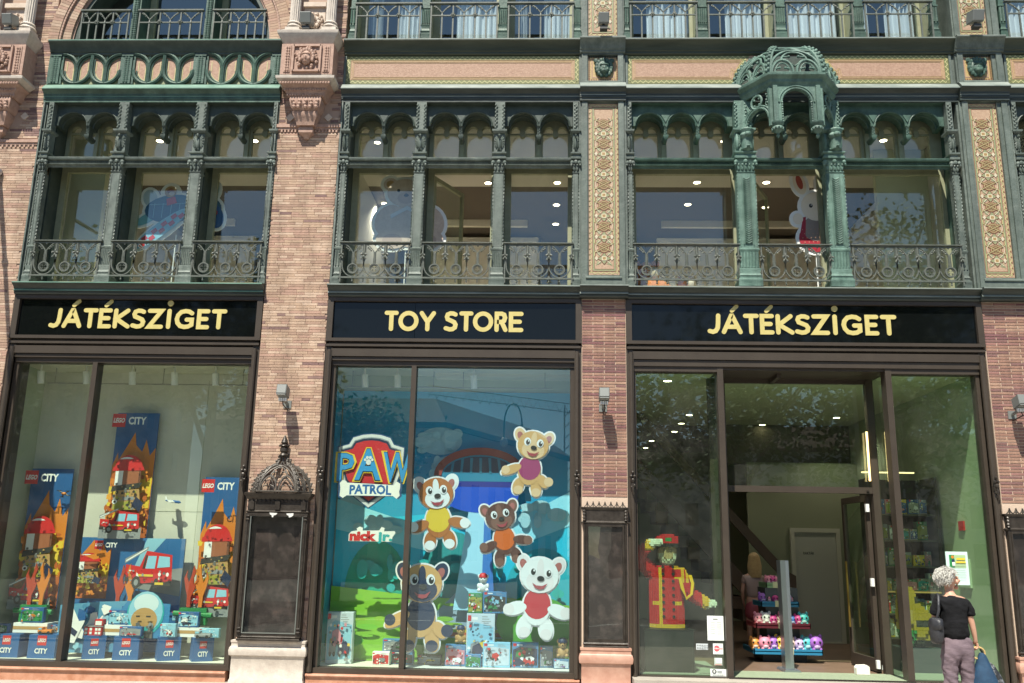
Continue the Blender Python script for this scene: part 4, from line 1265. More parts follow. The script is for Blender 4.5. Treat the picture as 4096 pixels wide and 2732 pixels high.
# ================================================================ shopfronts
def shop_head(S, x0, x1, cuts=None):
    g = G()
    g.box(x0, x1, -.015, .3, 4.81, 4.86); g.box(x0, x0 + .075, -.015, .3, 4.30, 4.81); g.box(x1 - .075, x1, -.015, .3, 4.30, 4.81)
    g.box(x0, x1, -.022, .3, 4.27, 4.312)
    g.box(x0 + .03, x1 - .03, .03, .3, 4.195, 4.27); g.box(x0 + .01, x1 - .01, -.01, .3, 4.205, 4.235)
    return g.build('sign_surround', BROWN, S, smooth=0)
def roller(S, x0, x1):
    g = G()
    g.box(x0 + .08, x1 - .08, -.0, .35, 4.075, 4.175)
    g.box(x0 + .08, x1 - .08, .02, .35, 4.025, 4.068)
    g.box(x0 + .06, x1 - .06, .06, .35, 4.068, 4.205)
    return g.build('shutter_box', BROWN, S, smooth=0)
def jambs(S, x0, x1):
    for a, b, s in ((x0, x0 + .09, 1), (x1 - .09, x1, -1)):
        g = G(); g.box(a, b, .02, .4, .19, 4.20)
        xx = b - .012 if s > 0 else a + .012
        g.tube([(xx - s * .02, -.005, .2), (xx - s * .02, -.005, 4.16)], .026, 8); g.box(xx - .012, xx + .012, -.008, .05, .2, 4.16)
        J = g.build('jamb', BROWN, S, smooth=40)
        g = G(); xm = xx - s * .02                              # ornamental shutter latch
        g.box(xm - .03, xm + .03, -.045, .0, 2.47, 2.52)
        for k, (dx, dz, r) in enumerate(((0, 0, .03), (.02, .05, .022), (-.02, .05, .022), (0, .1, .02), (.018, -.06, .018), (-.015, -.08, .018), (0, -.13, .016))): g.ball((xm + dx, -.045, 2.53 + dz), r, 6, 5)
        g.tube([(xm, -.05, 2.5), (xm, -.06, 2.40), (xm + .01, -.05, 2.36)], .014, 6)
        g.build('latch', BRZ, J)
def pane(S, pts, m, name='pane'):
    g = G(); g.add(pts, [tuple(range(len(pts)))]); return g.build(name, m, S, smooth=0)
YG = .13
for idx, (x0, x1, mx, lab) in enumerate(((-7.055, -3.715, -5.888, 'bronze framed shop window with building-brick toy banners behind the glass'), (-2.853, .464, -1.692, 'bronze framed shop window with a blue cartoon sky backdrop behind the glass'))):
    S = thing('shopfront', lab, 'shop window', ((x0 + x1) / 2, .1, .19), 'bronze shopfronts')
    shop_head(S, x0, x1); roller(S, x0, x1); jambs(S, x0, x1)
    g = G()
    a, b = x0 + .09, x1 - .09
    g.box(a, b, .05, .22, 3.965, 4.03); g.box(a, b, .03, .22, .187, .25)
    g.box(a, a + .05, .07, .22, .25, 3.965); g.box(b - .05, b, .07, .22, .25, 3.965)
    g.build('window_frame', BROWN, S, smooth=0)
    g = G(); g.box(mx - .032, mx + .032, .05, .22, .25, 3.965); g.build('mullion', BROWN, S, smooth=0)
    t = .012 if idx == 0 else -.004
    u = -.055 if idx == 1 else .010
    pane(S, [(a + .05, YG - t, .25), (mx - .032, YG + t, .25), (mx - .032, YG + t, 3.965), (a + .05, YG - t, 3.965)], GLASS_D)
    # right-hand pane leans a hair, so it mirrors the open sky
    pane(S, [(mx + .032, YG, .25), (b - .05, YG, .25), (b - .05, YG + .0, 3.965), (mx + .032, YG + .0, 3.965)], GLASS_B if idx else GLASS_D)
x0, x1 = 1.037, 5.562
S3 = thing('shopfront', 'bronze framed shop entrance with an open glass door between two windows', 'shop entrance', ((x0 + x1) / 2, .1, .19), 'bronze shopfronts')
shop_head(S3, x0, x1); jambs(S3, x0, x1)
g = G(); g.box(x0 + .08, x1 - .08, .0, .3, 4.075, 4.175); g.box(x0 + .08, x1 - .08, .02, .3, 3.99, 4.068); g.box(x0 + .06, x1 - .06, .06, .3, 4.068, 4.205)
g.build('shutter_box', BROWN, S3, smooth=0)
g = G(); g.box(2.20, 4.37, .06, .72, 3.955, 3.995); g.box(3.0, 3.05, .25, .72, 3.90, 3.955); g.build('recess_soffit', BROWN, S3, smooth=0)
for a, b, c, d in ((1.127, 2.19, 1.127, 1.16), (4.372, 5.472, 5.43, 5.472)):
    G().box(a, b, .04, .2, 3.925, 3.99).box(a, b, .04, .2, .19, .245).box(c, d, .06, .2, .245, 3.925).build('window_frame', BROWN, S3, smooth=0)
for a, b in ((2.19, 2.265), (4.30, 4.375)):
    g = G(); g.box(a, b, .035, .2, .19, 3.99); g.build('post', BROWN, S3, smooth=0)
for a, b in ((2.17, 2.395), (4.25, 4.345)):
    g = G(); g.box(a, b, .62, .72, .25, 3.955); g.build('door_jamb', BROWN, S3, smooth=0)
G().box(2.395, 4.25, .63, .70, 2.46, 2.54).build('door_transom', BROWN, S3, smooth=0); G().box(2.395, 4.25, .64, .70, 3.90, 3.955).build('door_head', BROWN, S3, smooth=0)
g = G(); g.box(4.17, 4.20, .615, .63, 2.485, 2.50); g.build('transom_lock', BROWN_DK, S3, smooth=0)
pane(S3, [(1.16, YG, .245), (2.19, YG, .245), (2.19, YG, 3.925), (1.16, YG, 3.925)], GLASS_S)
pane(S3, [(4.375, YG, .245), (5.43, YG + .006, .245), (5.43, YG + .006, 3.925), (4.375, YG, 3.925)], GLASS_S)
pane(S3, [(2.22, .2, .25), (2.22, .62, .25), (2.22, .62, 3.95), (2.22, .2, 3.95)], GLASS_S)
pane(S3, [(4.335, .2, .25), (4.335, .62, .25), (4.335, .62, 3.95), (4.335, .2, 3.95)], GLASS_S)
pane(S3, [(2.395, .67, 2.54), (4.25, .67, 2.54), (4.25, .66, 3.90), (2.395, .66, 3.90)], GLASS_S)
g = G(); g.tube([(4.215, .60, 2.62), (4.215, .60, 3.26)], .014, 6); g.build('led_strip', emit('lit_strip', (1, .72, .3), 2.2), S3)
D = thing('door_leaf', 'bronze framed glass door leaf standing open into the shop', 'door', (4.225, .72, .26))
def leaf(u, z, d=0): return (4.235 - .045 * u + d, .72 + u, z)
g = G()
for u0, u1, z0, z1 in ((0, .075, .27, 2.45), (.80, .875, .27, 2.45), (.075, .80, .27, .42), (.075, .80, 2.37, 2.45)):
    vs = [leaf(u0, z0), leaf(u1, z0), leaf(u1, z1), leaf(u0, z1), leaf(u0, z0, -.05), leaf(u1, z0, -.05), leaf(u1, z1, -.05), leaf(u0, z1, -.05)]
    g.add(vs, [(0, 1, 2, 3), (7, 6, 5, 4), (0, 4, 5, 1), (1, 5, 6, 2), (2, 6, 7, 3), (3, 7, 4, 0)])
g.build('door_frame', BROWN, D, smooth=0)
pane(D, [leaf(.075, .42, -.025), leaf(.80, .42, -.025), leaf(.80, 2.37, -.025), leaf(.075, 2.37, -.025)], GLASS_S)
g = G(); q = leaf(.72, 0, -.09); g.tube([(q[0], q[1], .75), (q[0], q[1], 1.6)], .014, 8); g.build('door_handle', mat('brass', (.55, .36, .10), .3, metal=.9), D)
for z in (.36, 1.35, 2.28):
    g = G(); g.box(4.16, 4.20, .655, .70, z - .05, z + .05); g.build('hinge', paint((.75, .75, .72)), D, smooth=0)
g = G(); g.prism([(3.86, .255), (4.02, .255), (4.02, .345), (3.99, .365), (3.88, .36), (3.86, .33)], .52, .62); tag(g.build('door_stop', mat('white_block', (.75, .72, .64), .8, bump=.4), smooth=20, loc=(3.93, .57, .26)), 'white stone block wedging the open glass door', 'door stop')
g = G(); g.add([(2.25, .05, .246), (4.30, .05, .246), (4.30, .66, .252), (2.25, .66, .252)], [(0, 1, 2, 3)]); g.build('entrance_mat', mat('green_mat', (.20, .25, .16), .9, (.25, .30, .2), 30, bump=.3), kind='structure', smooth=0)
g = G(); g.box(2.2, 4.37, -.005, .05, .19, .25); g.build('threshold', BROWN_DK, S3, smooth=0)
# ================================================================ shop signs
LET = {
 'J': (.62, [[(.62, 1), (.60, .55), (.56, .25), (.42, .06), (.22, .0), (0, .05)]]),
 'A': (1.0, [[(0, 0), (.47, 1), (.53, 1), (1, 0)], [(.17, .32), (.83, .32)]]),
 'T': (.8, [[(0, 1), (.8, 1)], [(.4, 1), (.4, 0)]]),
 'E': (.66, [[(.66, 1), (0, 1), (0, 0), (.66, 0)], [(0, .51), (.56, .51)]]),
 'K': (.78, [[(0, 0), (0, 1)], [(.72, 1), (.06, .47), (.78, 0)]]),
 'S': (.72, [[(.66, .93), (.50, .99), (.30, 1.0), (.12, .93), (.06, .78), (.12, .63), (.36, .54), (.58, .45), (.68, .30), (.64, .12), (.48, .02), (.28, .0), (.0, .07)]]),
 'Z': (.8, [[(0, 1), (.76, 1), (.02, 0), (.8, 0)]]),
 'I': (.0, [[(0, 1), (0, 0)]]),
 'G': (1.0, [[(.92, .86), (.74, .97), (.5, 1.0), (.24, .94), (.06, .74), (0, .5), (.06, .26), (.24, .06), (.5, .0), (.74, .03), (.94, .14), (.94, .46), (.62, .46)]]),
 'O': (1.0, [[(.5 + .5 * math.sin(2 * pi * i / 22), .5 + .5 * math.cos(2 * pi * i / 22)) for i in range(22)]]),
 'Y': (.8, [[(0, 1), (.4, .45), (.8, 1)], [(.4, .45), (.4, 0)]]),
 'R': (.72, [[(0, 0), (0, 1), (.42, 1), (.60, .94), (.68, .75), (.60, .56), (.42, .49), (.02, .49)], [(.40, .49), (.72, 0)]]),
}
def sign(x0, x1, letters, label, group='black shop signs'):
    T = thing('shop_sign', label, 'sign', ((x0 + x1) / 2, .03, 4.31), group)
    if x0 > -3 and x0 < 0:
        for a, b, tt in ((x0, -1.705, .004), (-1.70, x1, -.012)):
            g = G(); g.add([(a, .03, 4.312), (b, .03 + tt, 4.312), (b, .03 + tt, 4.812), (a, .03, 4.812)], [(0, 1, 2, 3)]); g.build('sign_panel', SIGNBLACK, T, smooth=0)
    else:
        g = G(); g.box(x0, x1, .03, .05, 4.312, 4.812); g.build('sign_panel', SIGNBLACK, T, smooth=0)
    th = .057; zb, h = 4.446, .216
    for ch, a, b in letters:
        base = ch[0]; w, strokes = LET[base]
        g = G()
        for k, st in enumerate(strokes):
            sx = (b - a - th) / w if w else 1
            pts = [(a + th / 2 + x * sx, zb + z * h) for x, z in st]
            g.ribbon(pts, th, .019 - .0006 * k, .03, closed=(base == 'O'))
        if len(ch) > 1:
            if base == 'I': g.prism(circ((a + b) / 2, zb + h + .105, .040, 16), .019, .03)
            else:
                c = a + (b - a) * .58
                g.ribbon([(c - .018, zb + h + .065), (c + .045, zb + h + .125)], .05, .019, .03)
        g.build('letter', CREAM, T, smooth=0)
    return T
JL = [('J', -6.568, -6.40), ('A/', -6.39, -6.125), ('T', -6.115, -5.915), ('E/', -5.905, -5.725), ('K', -5.705, -5.475), ('S', -5.468, -5.265), ('Z', -5.253, -5.03), ('I.', -4.99, -4.925), ('G', -4.882, -4.612), ('E', -4.588, -4.415), ('T', -4.395, -4.19)]
sign(-6.975, -3.79, JL, 'black shop sign with accented yellow letters above the toy banner window')
sign(-2.778, .388, [('T', -2.105, -1.92), ('O', -1.92, -1.655), ('Y', -1.645, -1.43), ('S', -1.325, -1.135), ('T', -1.125, -.94), ('O', -.945, -.68), ('R', -.663, -.492), ('E', -.478, -.287)], 'black TOY STORE shop sign in yellow letters')
sign(1.113, 5.486, [(c, a + 8.652 + (a + 6.568) * .012, b + 8.652 + (b + 6.568) * .012) for c, a, b in JL], 'black shop sign with accented yellow letters above the open entrance')
# ================================================================ wall lamps
def wall_lamp(x, y, z, label, up=False, s=.125):
    T = thing('wall_spotlight', label, 'wall lamp', (x, 0 if not up else y, z), 'square grey spotlights on the piers')
    g = G()
    h = s / 2
    M = Matrix.Translation((x, y, z)) @ Matrix.Rotation(R(-14 if not up else 18), 4, 'X')
    q = G(); q.bev(-h, h, -h * 1.35, h * 1.35, -h, h, .008); q.box(-h * .9, h * .9, -h * 1.2, h * 1.2, -h - .012, -h)
    q.xform(M); q.build('lamp_head', LAMPGREY, T, smooth=0)
    g = G()
    if not up:
        g.box(x - .045, x + .045, y + .02, y + .07, z - .125, z - .075); g.tube([(x, y + .05, z - .10), (x, .01, z - .13)], .02, 6); g.box(x - .05, x + .05, -.012, .01, z - .18, z - .08)
        g.build('lamp_bracket', LAMPGREY, T, smooth=0)
        q = G()
        for k, (a, b) in enumerate(((-.048, -.03), (-.022, -.002), (.006, .02), (.028, .048))): q.box(x + a, x + b, y - .01, y + .02, z - .122, z - .082)
        q.build('reflector', paint((.8, .8, .78)), T, smooth=0)
        q = G(); q.tube([(x, y + .02, z - .12), (x + .012, y + .0, z - .17), (x + .002, .0, z - .2)], .008, 5); q.build('cable', BROWN_DK, T)
    else:
        g.box(x - .05, x + .05, y - .04, y + .05, z - .17, z - .125); g.tube([(x, y + .02, z - .14), (x, y + .02, z - .05)], .02, 6)
        g.tube([(x + .05, y, z - .15), (x + .09, y + .03, z - .14), (x + .07, y + .08, z - .1)], .008, 5)
        g.build('lamp_bracket', mat('dark_lamp_bracket', (.05, .05, .045), .5), T, smooth=0)
    return T
wall_lamp(-3.29, -.24, 3.56, 'square grey spotlight above the domed poster case')
wall_lamp(.735, -.24, 3.565, 'square grey spotlight on the narrow red brick pier beside TOY STORE')
wall_lamp(5.80, -.24, 3.54, 'square grey spotlight on the rightmost brick pier')
wall_lamp(-7.53, -.30, 8.77, 'square grey spotlight between stone columns at the left corner', True, .14)
wall_lamp(-3.335, -.30, 8.77, 'square grey spotlight between the twin stone columns over the carved head', True, .15)
wall_lamp(.755, -.26, 8.78, 'square grey spotlight on the cornice above the left lion head', True, .14)
wall_lamp(5.75, -.28, 8.78, 'square grey spotlight on the cornice above the right lion head', True, .15)
# flag pole
T = thing('flagpole', 'slim metal pole projecting from the left brick pier', 'flagpole', (-7.52, 0, 6.60))
g = G(); g.tube([(-7.54, .0, 6.60), (-7.54, -.75, 6.66), (-7.56, -1.9, 6.74)], [.035, .032, .028], 8); g.lathe([(.035, 6.63), (.05, 6.66), (.035, 6.69)], -7.54, -.75, 8); g.build('pole', BROWN_DK, T)
g = G(); g.ball((-7.54, -.03, 6.60), .06, 10, 8); g.build('wall_mount', STEEL, T)
# ================================================================ poster cases on the piers
BACKP = mat('peeled_brown_paper', (.030, .024, .021), .4, (.075, .062, .056), 6, c3=(.14, .10, .075), lo=.45, hi=.62)
T = thing('poster_case', 'bronze poster case with a pierced dome and finial on the pale brick pier', 'display case', (-3.285, -.1, .56))
a, b, yf = -3.665, -2.90, -.13
g = G()
g.stack(a, b, yf, .0, [(.0, .555), (.0, .575), (-.012, .585), (.0, .60), (-.01, .61)])
for xx in (a, b - .05):
    g.box(xx, xx + .05, yf, .0, .60, 2.06); g.tube([(xx + .025, yf - .004, .7), (xx + .025, yf - .004, 2.0)], .012, 6)
    for zz in (.66, .70, 1.98, 2.02): g.lathe([(.02, zz - .012), (.03, zz), (.02, zz + .012)], xx + .025, yf, 8)
g.box(a + .05, b - .05, yf + .01, .0, .60, .65); g.box(a + .05, b - .05, yf, .0, 2.02, 2.06)
g.build('case_frame', BRZ, T)
g = G(); rect_frame(g, a + .055, b - .055, .64, 2.03, .012, yf + .002, yf + .02); g.build('glazing_bead', mat('bright_bead', (.22, .24, .22), .3, metal=.5), T, smooth=0)
g = G(); g.box(a + .05, b - .05, -.02, .0, .65, 2.02); g.build('case_back', BACKP, T, smooth=0)
pane(T, [(a + .06, yf + .03, .65), (b - .06, yf + .03, .65), (b - .06, yf + .03, 2.02), (a + .06, yf + .03, 2.02)], GLASS_C)
g = G()
g.stack(a + .01, b - .01, yf + .01, .0, [(.0, 2.06), (.02, 2.075), (.0, 2.09), (.0, 2.22), (.012, 2.23), (.02, 2.25), (.045, 2.275), (.05, 2.30), (.03, 2.31)])
for i in range(13):
    xx = a + .06 + (b - a - .12) * i / 12; g.prism([(xx - .014, 2.20), (xx + .014, 2.20), (xx, 2.228)], yf - .01, yf + .01)
for xx in (a + .06, (a + b) / 2, b - .06): g.box(xx - .03, xx + .03, yf - .012, yf + .01, 2.10, 2.20)
g.build('case_entablature', BRZ, T)
g = G()
for pl_ in ([(-3.37, 2.062), (-3.27, 2.058), (-3.29, 2.035), (-3.315, 2.03), (-3.32, 2.008), (-3.335, 2.006), (-3.34, 2.03), (-3.36, 2.04)], [(-3.16, 2.055), (-3.07, 2.06), (-3.075, 2.03), (-3.10, 2.012), (-3.125, 2.008), (-3.13, 2.03), (-3.15, 2.036)]):
    G().prism(pl_, yf - .024, yf - .016).build('bird_dropping', paint((.62, .62, .58)), T, smooth=0)
def oprof(v):
    if v < .75: a_ = v / .75 * R(74); s = math.cos(a_) * .97 + .01; z = 2.315 + .40 * math.sin(a_) / math.sin(R(74)) * .86
    else:
        t = (v - .75) / .25; s = .277 - .19 * t ** .8; z = 2.315 + .344 + .13 * t
    return (s, z)
xc = (a + b) / 2
base = [(a + .01, .02), (xc - .235, yf - .06), (xc + .165, yf - .06), (b - .01, .02)]
base = [(a + .01, .0), (xc - .26, -.20), (xc + .26, -.20), (b - .01, .0)]
pierced_dome('pierced_panel', base, 0, 0, oprof, BRZ_L, T, .0115, knob=.014)
g = G(); g.lathe([(.06, 2.775), (.05, 2.79), (.045, 2.80), (.034, 2.81), (.052, 2.83), (.05, 2.87), (.03, 2.88), (.06, 2.895), (.055, 2.905), (.03, 2.915), (.045, 2.94), (.03, 2.98), (.008, 3.03)], xc, -.03, 12)
for k in range(6): g.ball((xc + .055 * math.cos(k * pi / 3), -.03 + .055 * math.sin(k * pi / 3), 2.90), .016, 5, 4)
g.build('finial', BRZ, T)
def small_case(x0, x1, label):
    T = thing('poster_case', label, 'display case', ((x0 + x1) / 2, -.05, .56), 'slim poster cases on the red brick piers')
    yf = -.055
    g = G()
    g.stack(x0 + .02, x1 - .02, yf, .0, [(.0, .555), (.0, .57), (-.01, .58), (.006, .60), (-.004, .62)])
    for xx, s in ((x0 + .02, 1), (x1 - .075, -1)):
        g.box(xx, xx + .055, yf, .0, .62, 2.0); g.tube([(xx + .015, yf - .004, .64), (xx + .015, yf - .004, 1.99)], .012, 6); g.tube([(xx + .04, yf - .002, .64), (xx + .04, yf - .002, 1.99)], .009, 6)
    g.box(x0 + .075, x1 - .075, yf, .0, .62, .655); g.box(x0 + .075, x1 - .075, yf, .0, 1.965, 2.0)
    g.stack(x0 + .01, x1 - .01, yf, .0, [(.0, 2.0), (.014, 2.015), (.0, 2.03), (-.006, 2.035), (-.006, 2.16), (.008, 2.175), (.014, 2.195), (.008, 2.2)])
    for xx in (x0 + .03, x1 - .03): g.lathe([(.012, 2.03), (.022, 2.04), (.015, 2.05), (.024, 2.07), (.015, 2.09), (.024, 2.11), (.015, 2.13), (.022, 2.15), (.012, 2.165)], xx, yf - .008, 8)
    g.build('case_frame', BRZ, T)
    g = G(); n = 7
    for i in range(n):
        c = x0 + .03 + (x1 - x0 - .06) * (i + .5) / n; w = (x1 - x0 - .06) / n / 2
        for s in (-1, 1): g.ribbon([(c, 2.255), (c + s * w * .35, 2.225), (c + s * w * .95, 2.20)], .010, yf, yf + .02)
        g.ribbon([(c, 2.2), (c, 2.262)], .012, yf, yf + .02)
    g.build('cresting', BRZ_L, T, smooth=0)
    g = G(); g.box(x0 + .075, x1 - .075, -.02, .0, .655, 1.965); g.build('case_back', BACKP, T, smooth=0)
    pane(T, [(x0 + .08, yf + .02, .655), (x1 - .08, yf + .02, .655), (x1 - .08, yf + .02, 1.965), (x0 + .08, yf + .02, 1.965)], GLASS_C)
small_case(.467, 1.035, 'slim dark poster case on the narrow pier beside the entrance')
small_case(5.555, 6.16, 'slim dark poster case at the right edge of the photo')
# ================================================================ text
def text_geo(txt, h, bold=0, shear=0, spacing=1):
    c = bpy.data.curves.new('txt', 'FONT'); c.body = txt; c.size = h / .72; c.offset = bold * h; c.shear = shear; c.space_character = spacing
    c.resolution_u = 2
    o = bpy.data.objects.new('txt', c); COL.objects.link(o)
    bpy.context.view_layer.update()
    me = bpy.data.meshes.new_from_object(o.evaluated_get(bpy.context.evaluated_depsgraph_get()))
    v = [(p.co.x, p.co.y) for p in me.vertices]; f = [tuple(p.vertices) for p in me.polygons]
    bpy.data.objects.remove(o); bpy.data.curves.remove(c); bpy.data.meshes.remove(me)
    return v, f
def text(g, txt, x0, x1, z, h, y, bold=.03, shear=0, mi=0, bend=0, fitw=True, spacing=1):
    v, f = text_geo(txt, h, bold, shear, spacing)
    a = min(p[0] for p in v); b = max(p[0] for p in v)
    s = (x1 - x0) / (b - a) if fitw else 1
    vs = []
    for px_, pz in v:
        x = x0 + (px_ - a) * s if fitw else x0 + px_
        t = (x - (x0 + x1) / 2) / ((x1 - x0) / 2)
        vs.append((x, y, z + pz - bend * t * t))
    g.add(vs, f, mi)
# ================================================================ interiors
def st(name, m, *boxes):
    g = G()
    for b in boxes: g.box(*b)
    return g.build(name, m, kind='structure', smooth=0)
# display window rooms
st('display_floor', paint((.62, .62, .54), .6), (-7.04, -3.73, .22, 1.0, .1, .245), (-2.84, .45, .22, 1.0, .1, .245))
st('display_back_wall', mat('cream_plaster', (.54, .54, .46), .85, (.58, .58, .50), 3), (-7.3, -3.6, .96, 1.05, .1, 4.2))
st('display_side_wall', WALLG, (-7.2, -7.045, .22, .96, .1, 4.2), (-3.72, -3.6, .22, .96, .1, 4.2), (-2.95, -2.845, .22, .96, .1, 4.2), (.46, .56, .22, .96, .1, 4.2))
st('display_ceiling', CEIL, (-7.2, -3.6, .22, .96, 4.0, 4.15), (-2.9, .5, .22, .96, 4.0, 4.15))
st('display_wall_joint', paint((.30, .33, .24)), (-4.70, -4.695, .957, .961, .2, 3.9), (-5.6, -4.0, .957, .961, 2.095, 2.10))
# shop interior behind the entrance
st('shop_floor', mat('brown_floor', (.13, .085, .055), .5, (.16, .105, .07), 5), (-1.5, 5.46, .66, 9.6, .15, .25))
st('display_floor', mat('grey_display_floor', (.30, .32, .30), .5), (1.06, 2.2, .2, 1.6, .15, .256), (4.36, 5.46, .2, 1.6, .15, .256))
st('shop_ceiling', CEIL, (-1.5, 5.46, .72, 5.2, 3.955, 4.1), (1.05, 2.2, .2, .72, 3.955, 4.1), (4.34, 5.46, .2, .72, 3.955, 4.1))
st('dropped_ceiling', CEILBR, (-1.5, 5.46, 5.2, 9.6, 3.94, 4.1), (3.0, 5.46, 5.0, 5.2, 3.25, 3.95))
st('shop_wall', WALLG, (-1.6, -1.5, .96, 9.6, .15, 4.1), (-1.5, 5.5, 9.6, 9.7, .15, 4.1), (5.462, 5.56, .2, 9.6, .15, 4.1), (.5, 1.055, .22, .96, .1, 4.1), (-1.6, .5, 1.05, 1.1, .15, 4.1))
g = G(); g.box(3.55, 5.46, 4.70, 4.8, .25, 3.25); g.build('stockroom_wall', mat('olive_plaster', (.20, .22, .14), .9), kind='structure', smooth=0)
T = thing('storeroom_door', 'plain grey storeroom door lettered RAKTÁR at the back of the shop', 'door', (4.65, 4.68, .25))
g = G(); g.box(4.30, 5.0, 4.66, 4.70, .25, 2.06); g.build('door_panel', paint((.36, .37, .31)), T, smooth=0)
A_ = 0; g = G(); text(g, 'RAKTÁR', 4.44, 4.62, 1.69, .045, 4.657, .03); g.build('lettering', paint((.05, .06, .05)), T, smooth=0)
g = G(); rect_frame(g, 4.23, 5.07, .2, 2.13, .07, 4.63, 4.70); g.build('door_frame', paint((.42, .42, .33)), T, smooth=0)
# staircase
T = thing('staircase', 'dim wooden staircase rising to the left inside the shop', 'staircase', (3.0, 4.2, .25))
WOOD = mat('brown_wood', (.075, .045, .028), .5, (.11, .068, .04), 4, stretch=(1, 6, 1))
for i in range(16):
    x = 3.75 - .17 * i; z = .25 + .19 * i
    g = G(); g.box(x - .2, x, 3.9, 4.7, z, z + .19); g.box(x - .21, x + .02, 3.88, 4.7, z + .16, z + .19); g.build('step', WOOD, T, smooth=0)
g = G(); g.prism([(3.9, .25), (3.9, .60), (1.1, 3.73), (1.1, 3.4)], 3.80, 3.86); g.prism([(4.05, .25), (4.05, 1.35), (3.95, 1.40), (1.6, 4.0), (1.5, 3.9), (3.86, 1.28), (3.9, .25)], 3.74, 3.79); g.build('handrail', mat('dark_wood', (.085, .052, .030), .5), T, smooth=0)
# upper showrooms
st('showroom_floor', mat('pale_floor', (.62, .56, .45), .6), (-9, 10, .47, 8.2, 4.9, 5.03))
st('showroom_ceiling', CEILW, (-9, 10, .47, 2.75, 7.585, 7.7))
st('showroom_ceiling', CEILBR, (-9, 10, 2.75, 8.2, 7.587, 7.7))  # fall-off of light put into the ceiling colour beyond the front strip
st('showroom_wall', mat('grey_wall', (.56, .56, .50), .9), (-9, 10, 8.1, 8.2, 5.03, 7.6), (-3.55, -3.0, .5, 8.1, 5.03, 7.59), (.55, .95, .5, 2.6, 5.03, 7.59), (5.62, 5.9, .5, 8.1, 5.03, 7.59), (-7.3, -7.1, .5, 8.1, 5.03, 7.59))
st('showroom_wall', mat('pale_olive_wall', (.50, .53, .38), .9), (4.86, 5.62, 1.30, 1.40, 5.03, 7.58), (-7.1, -6.58, 1.0, 1.1, 5.03, 7.58), (-2.98, -2.78, 1.0, 1.1, 5.03, 7.58))
for x0, x1 in ((-9.0, -5.55), (-2.2, -.1), (2.1, 5.45)):
    st('showroom_partition', mat('white_partition', (.78, .78, .72), .9), (x0, x1, 5.0, 5.1, 5.03, 7.50), (x1 - .05, x1, 5.0, 8.0, 5.03, 7.5))
    st('showroom_bulkhead', mat('white_bulkhead', (.72, .70, .62), .9), (x0, x1 - .25, 4.28, 4.36, 7.46, 7.584))
st('third_floor_slab', WHITE, (-9, 10, .40, 5, 8.45, 8.55))
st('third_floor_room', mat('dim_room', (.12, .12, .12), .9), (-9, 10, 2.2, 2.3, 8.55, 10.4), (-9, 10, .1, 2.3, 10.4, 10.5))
st('building_back', paint((.3, .3, .28)), (-9.2, 10.2, 9.7, 9.8, -.2, 14), (-9.3, -9.2, .05, 9.8, -.2, 14), (10.0, 10.2, .05, 9.8, -.2, 14), (-9.3, 10.2, .05, 9.8, 14, 14.1), (-7.0, -1.6, 1.1, 1.12, .1, 4.9))
# downlights
def downlight(x, y, z, lab, grp, r=.062):
    g = G(); g.lathe([(r + .02, z), (r + .02, z - .012), (r, z - .014), (r, z - .004)], x, y, 14)
    o = tag(g.build('ceiling_downlight', paint((.7, .68, .6)), loc=(x, y, z)), lab, 'downlight', grp)
    q = G(); q.add([(x + r * math.cos(2 * pi * i / 14), y + r * math.sin(2 * pi * i / 14), z - .0135) for i in range(14)], [tuple(range(14))])
    q.build('lit_lens', LED, o, smooth=0)
GS, GR, GM, GL = 'downlights in the entrance shop ceiling', 'downlights in the right upper showroom', 'downlights in the middle upper showroom', 'downlights in the left upper showroom'
for x, y, r, lab in (
    (1.66, .77, .055, 'lit round downlight at the top of the left entrance pane'), (2.78, .8, .055, 'lit round downlight at the top left of the glass over the door'), (3.91, .81, .055, 'lit round downlight at the top right of the glass over the door'),
    (2.43, 3.82, .055, 'lit downlight nearest the street in the row behind the left entrance pane'), (2.45, 4.84, .055, 'second lit downlight of the row behind the left entrance pane'), (2.47, 5.85, .055, 'third lit downlight of the row behind the left entrance pane'), (2.21, 7.34, .055, 'fourth lit downlight of the row behind the left entrance pane'), (2.23, 8.64, .055, 'farthest lit downlight of the row behind the left entrance pane'),
    (3.9, 4.89, .055, 'lit downlight in the middle of the ceiling seen over the door'), (4.91, 3.92, .055, 'lit downlight at the right of the ceiling seen over the door')):
    downlight(x, y, 3.95 if y < 5.2 else 3.935, lab, GS, r)
for x, y, r, lab in (
    (2.45, 2.52, .055, 'topmost of the four lit downlights in the window left of the canopy'), (2.45, 3.48, .055, 'second from the top of the four downlights left of the canopy'), (2.45, 4.44, .055, 'third from the top of the four downlights left of the canopy'), (2.45, 5.4, .055, 'lowest of the four lit downlights in the window left of the canopy'),
    (3.57, 2.51, .055, 'upper lit downlight in the open window under the canopy'), (3.81, 3.6, .055, 'lower lit downlight in the open window under the canopy'), (2.59, 1.0, .045, 'lit downlight behind the third small arch left of the canopy'), (4.89, .97, .05, 'lit downlight behind the middle small arch right of the canopy'), (3.84, .99, .04, 'lit downlight behind the small arch under the canopy')):
    downlight(x, y, 7.584, lab, GR, r)
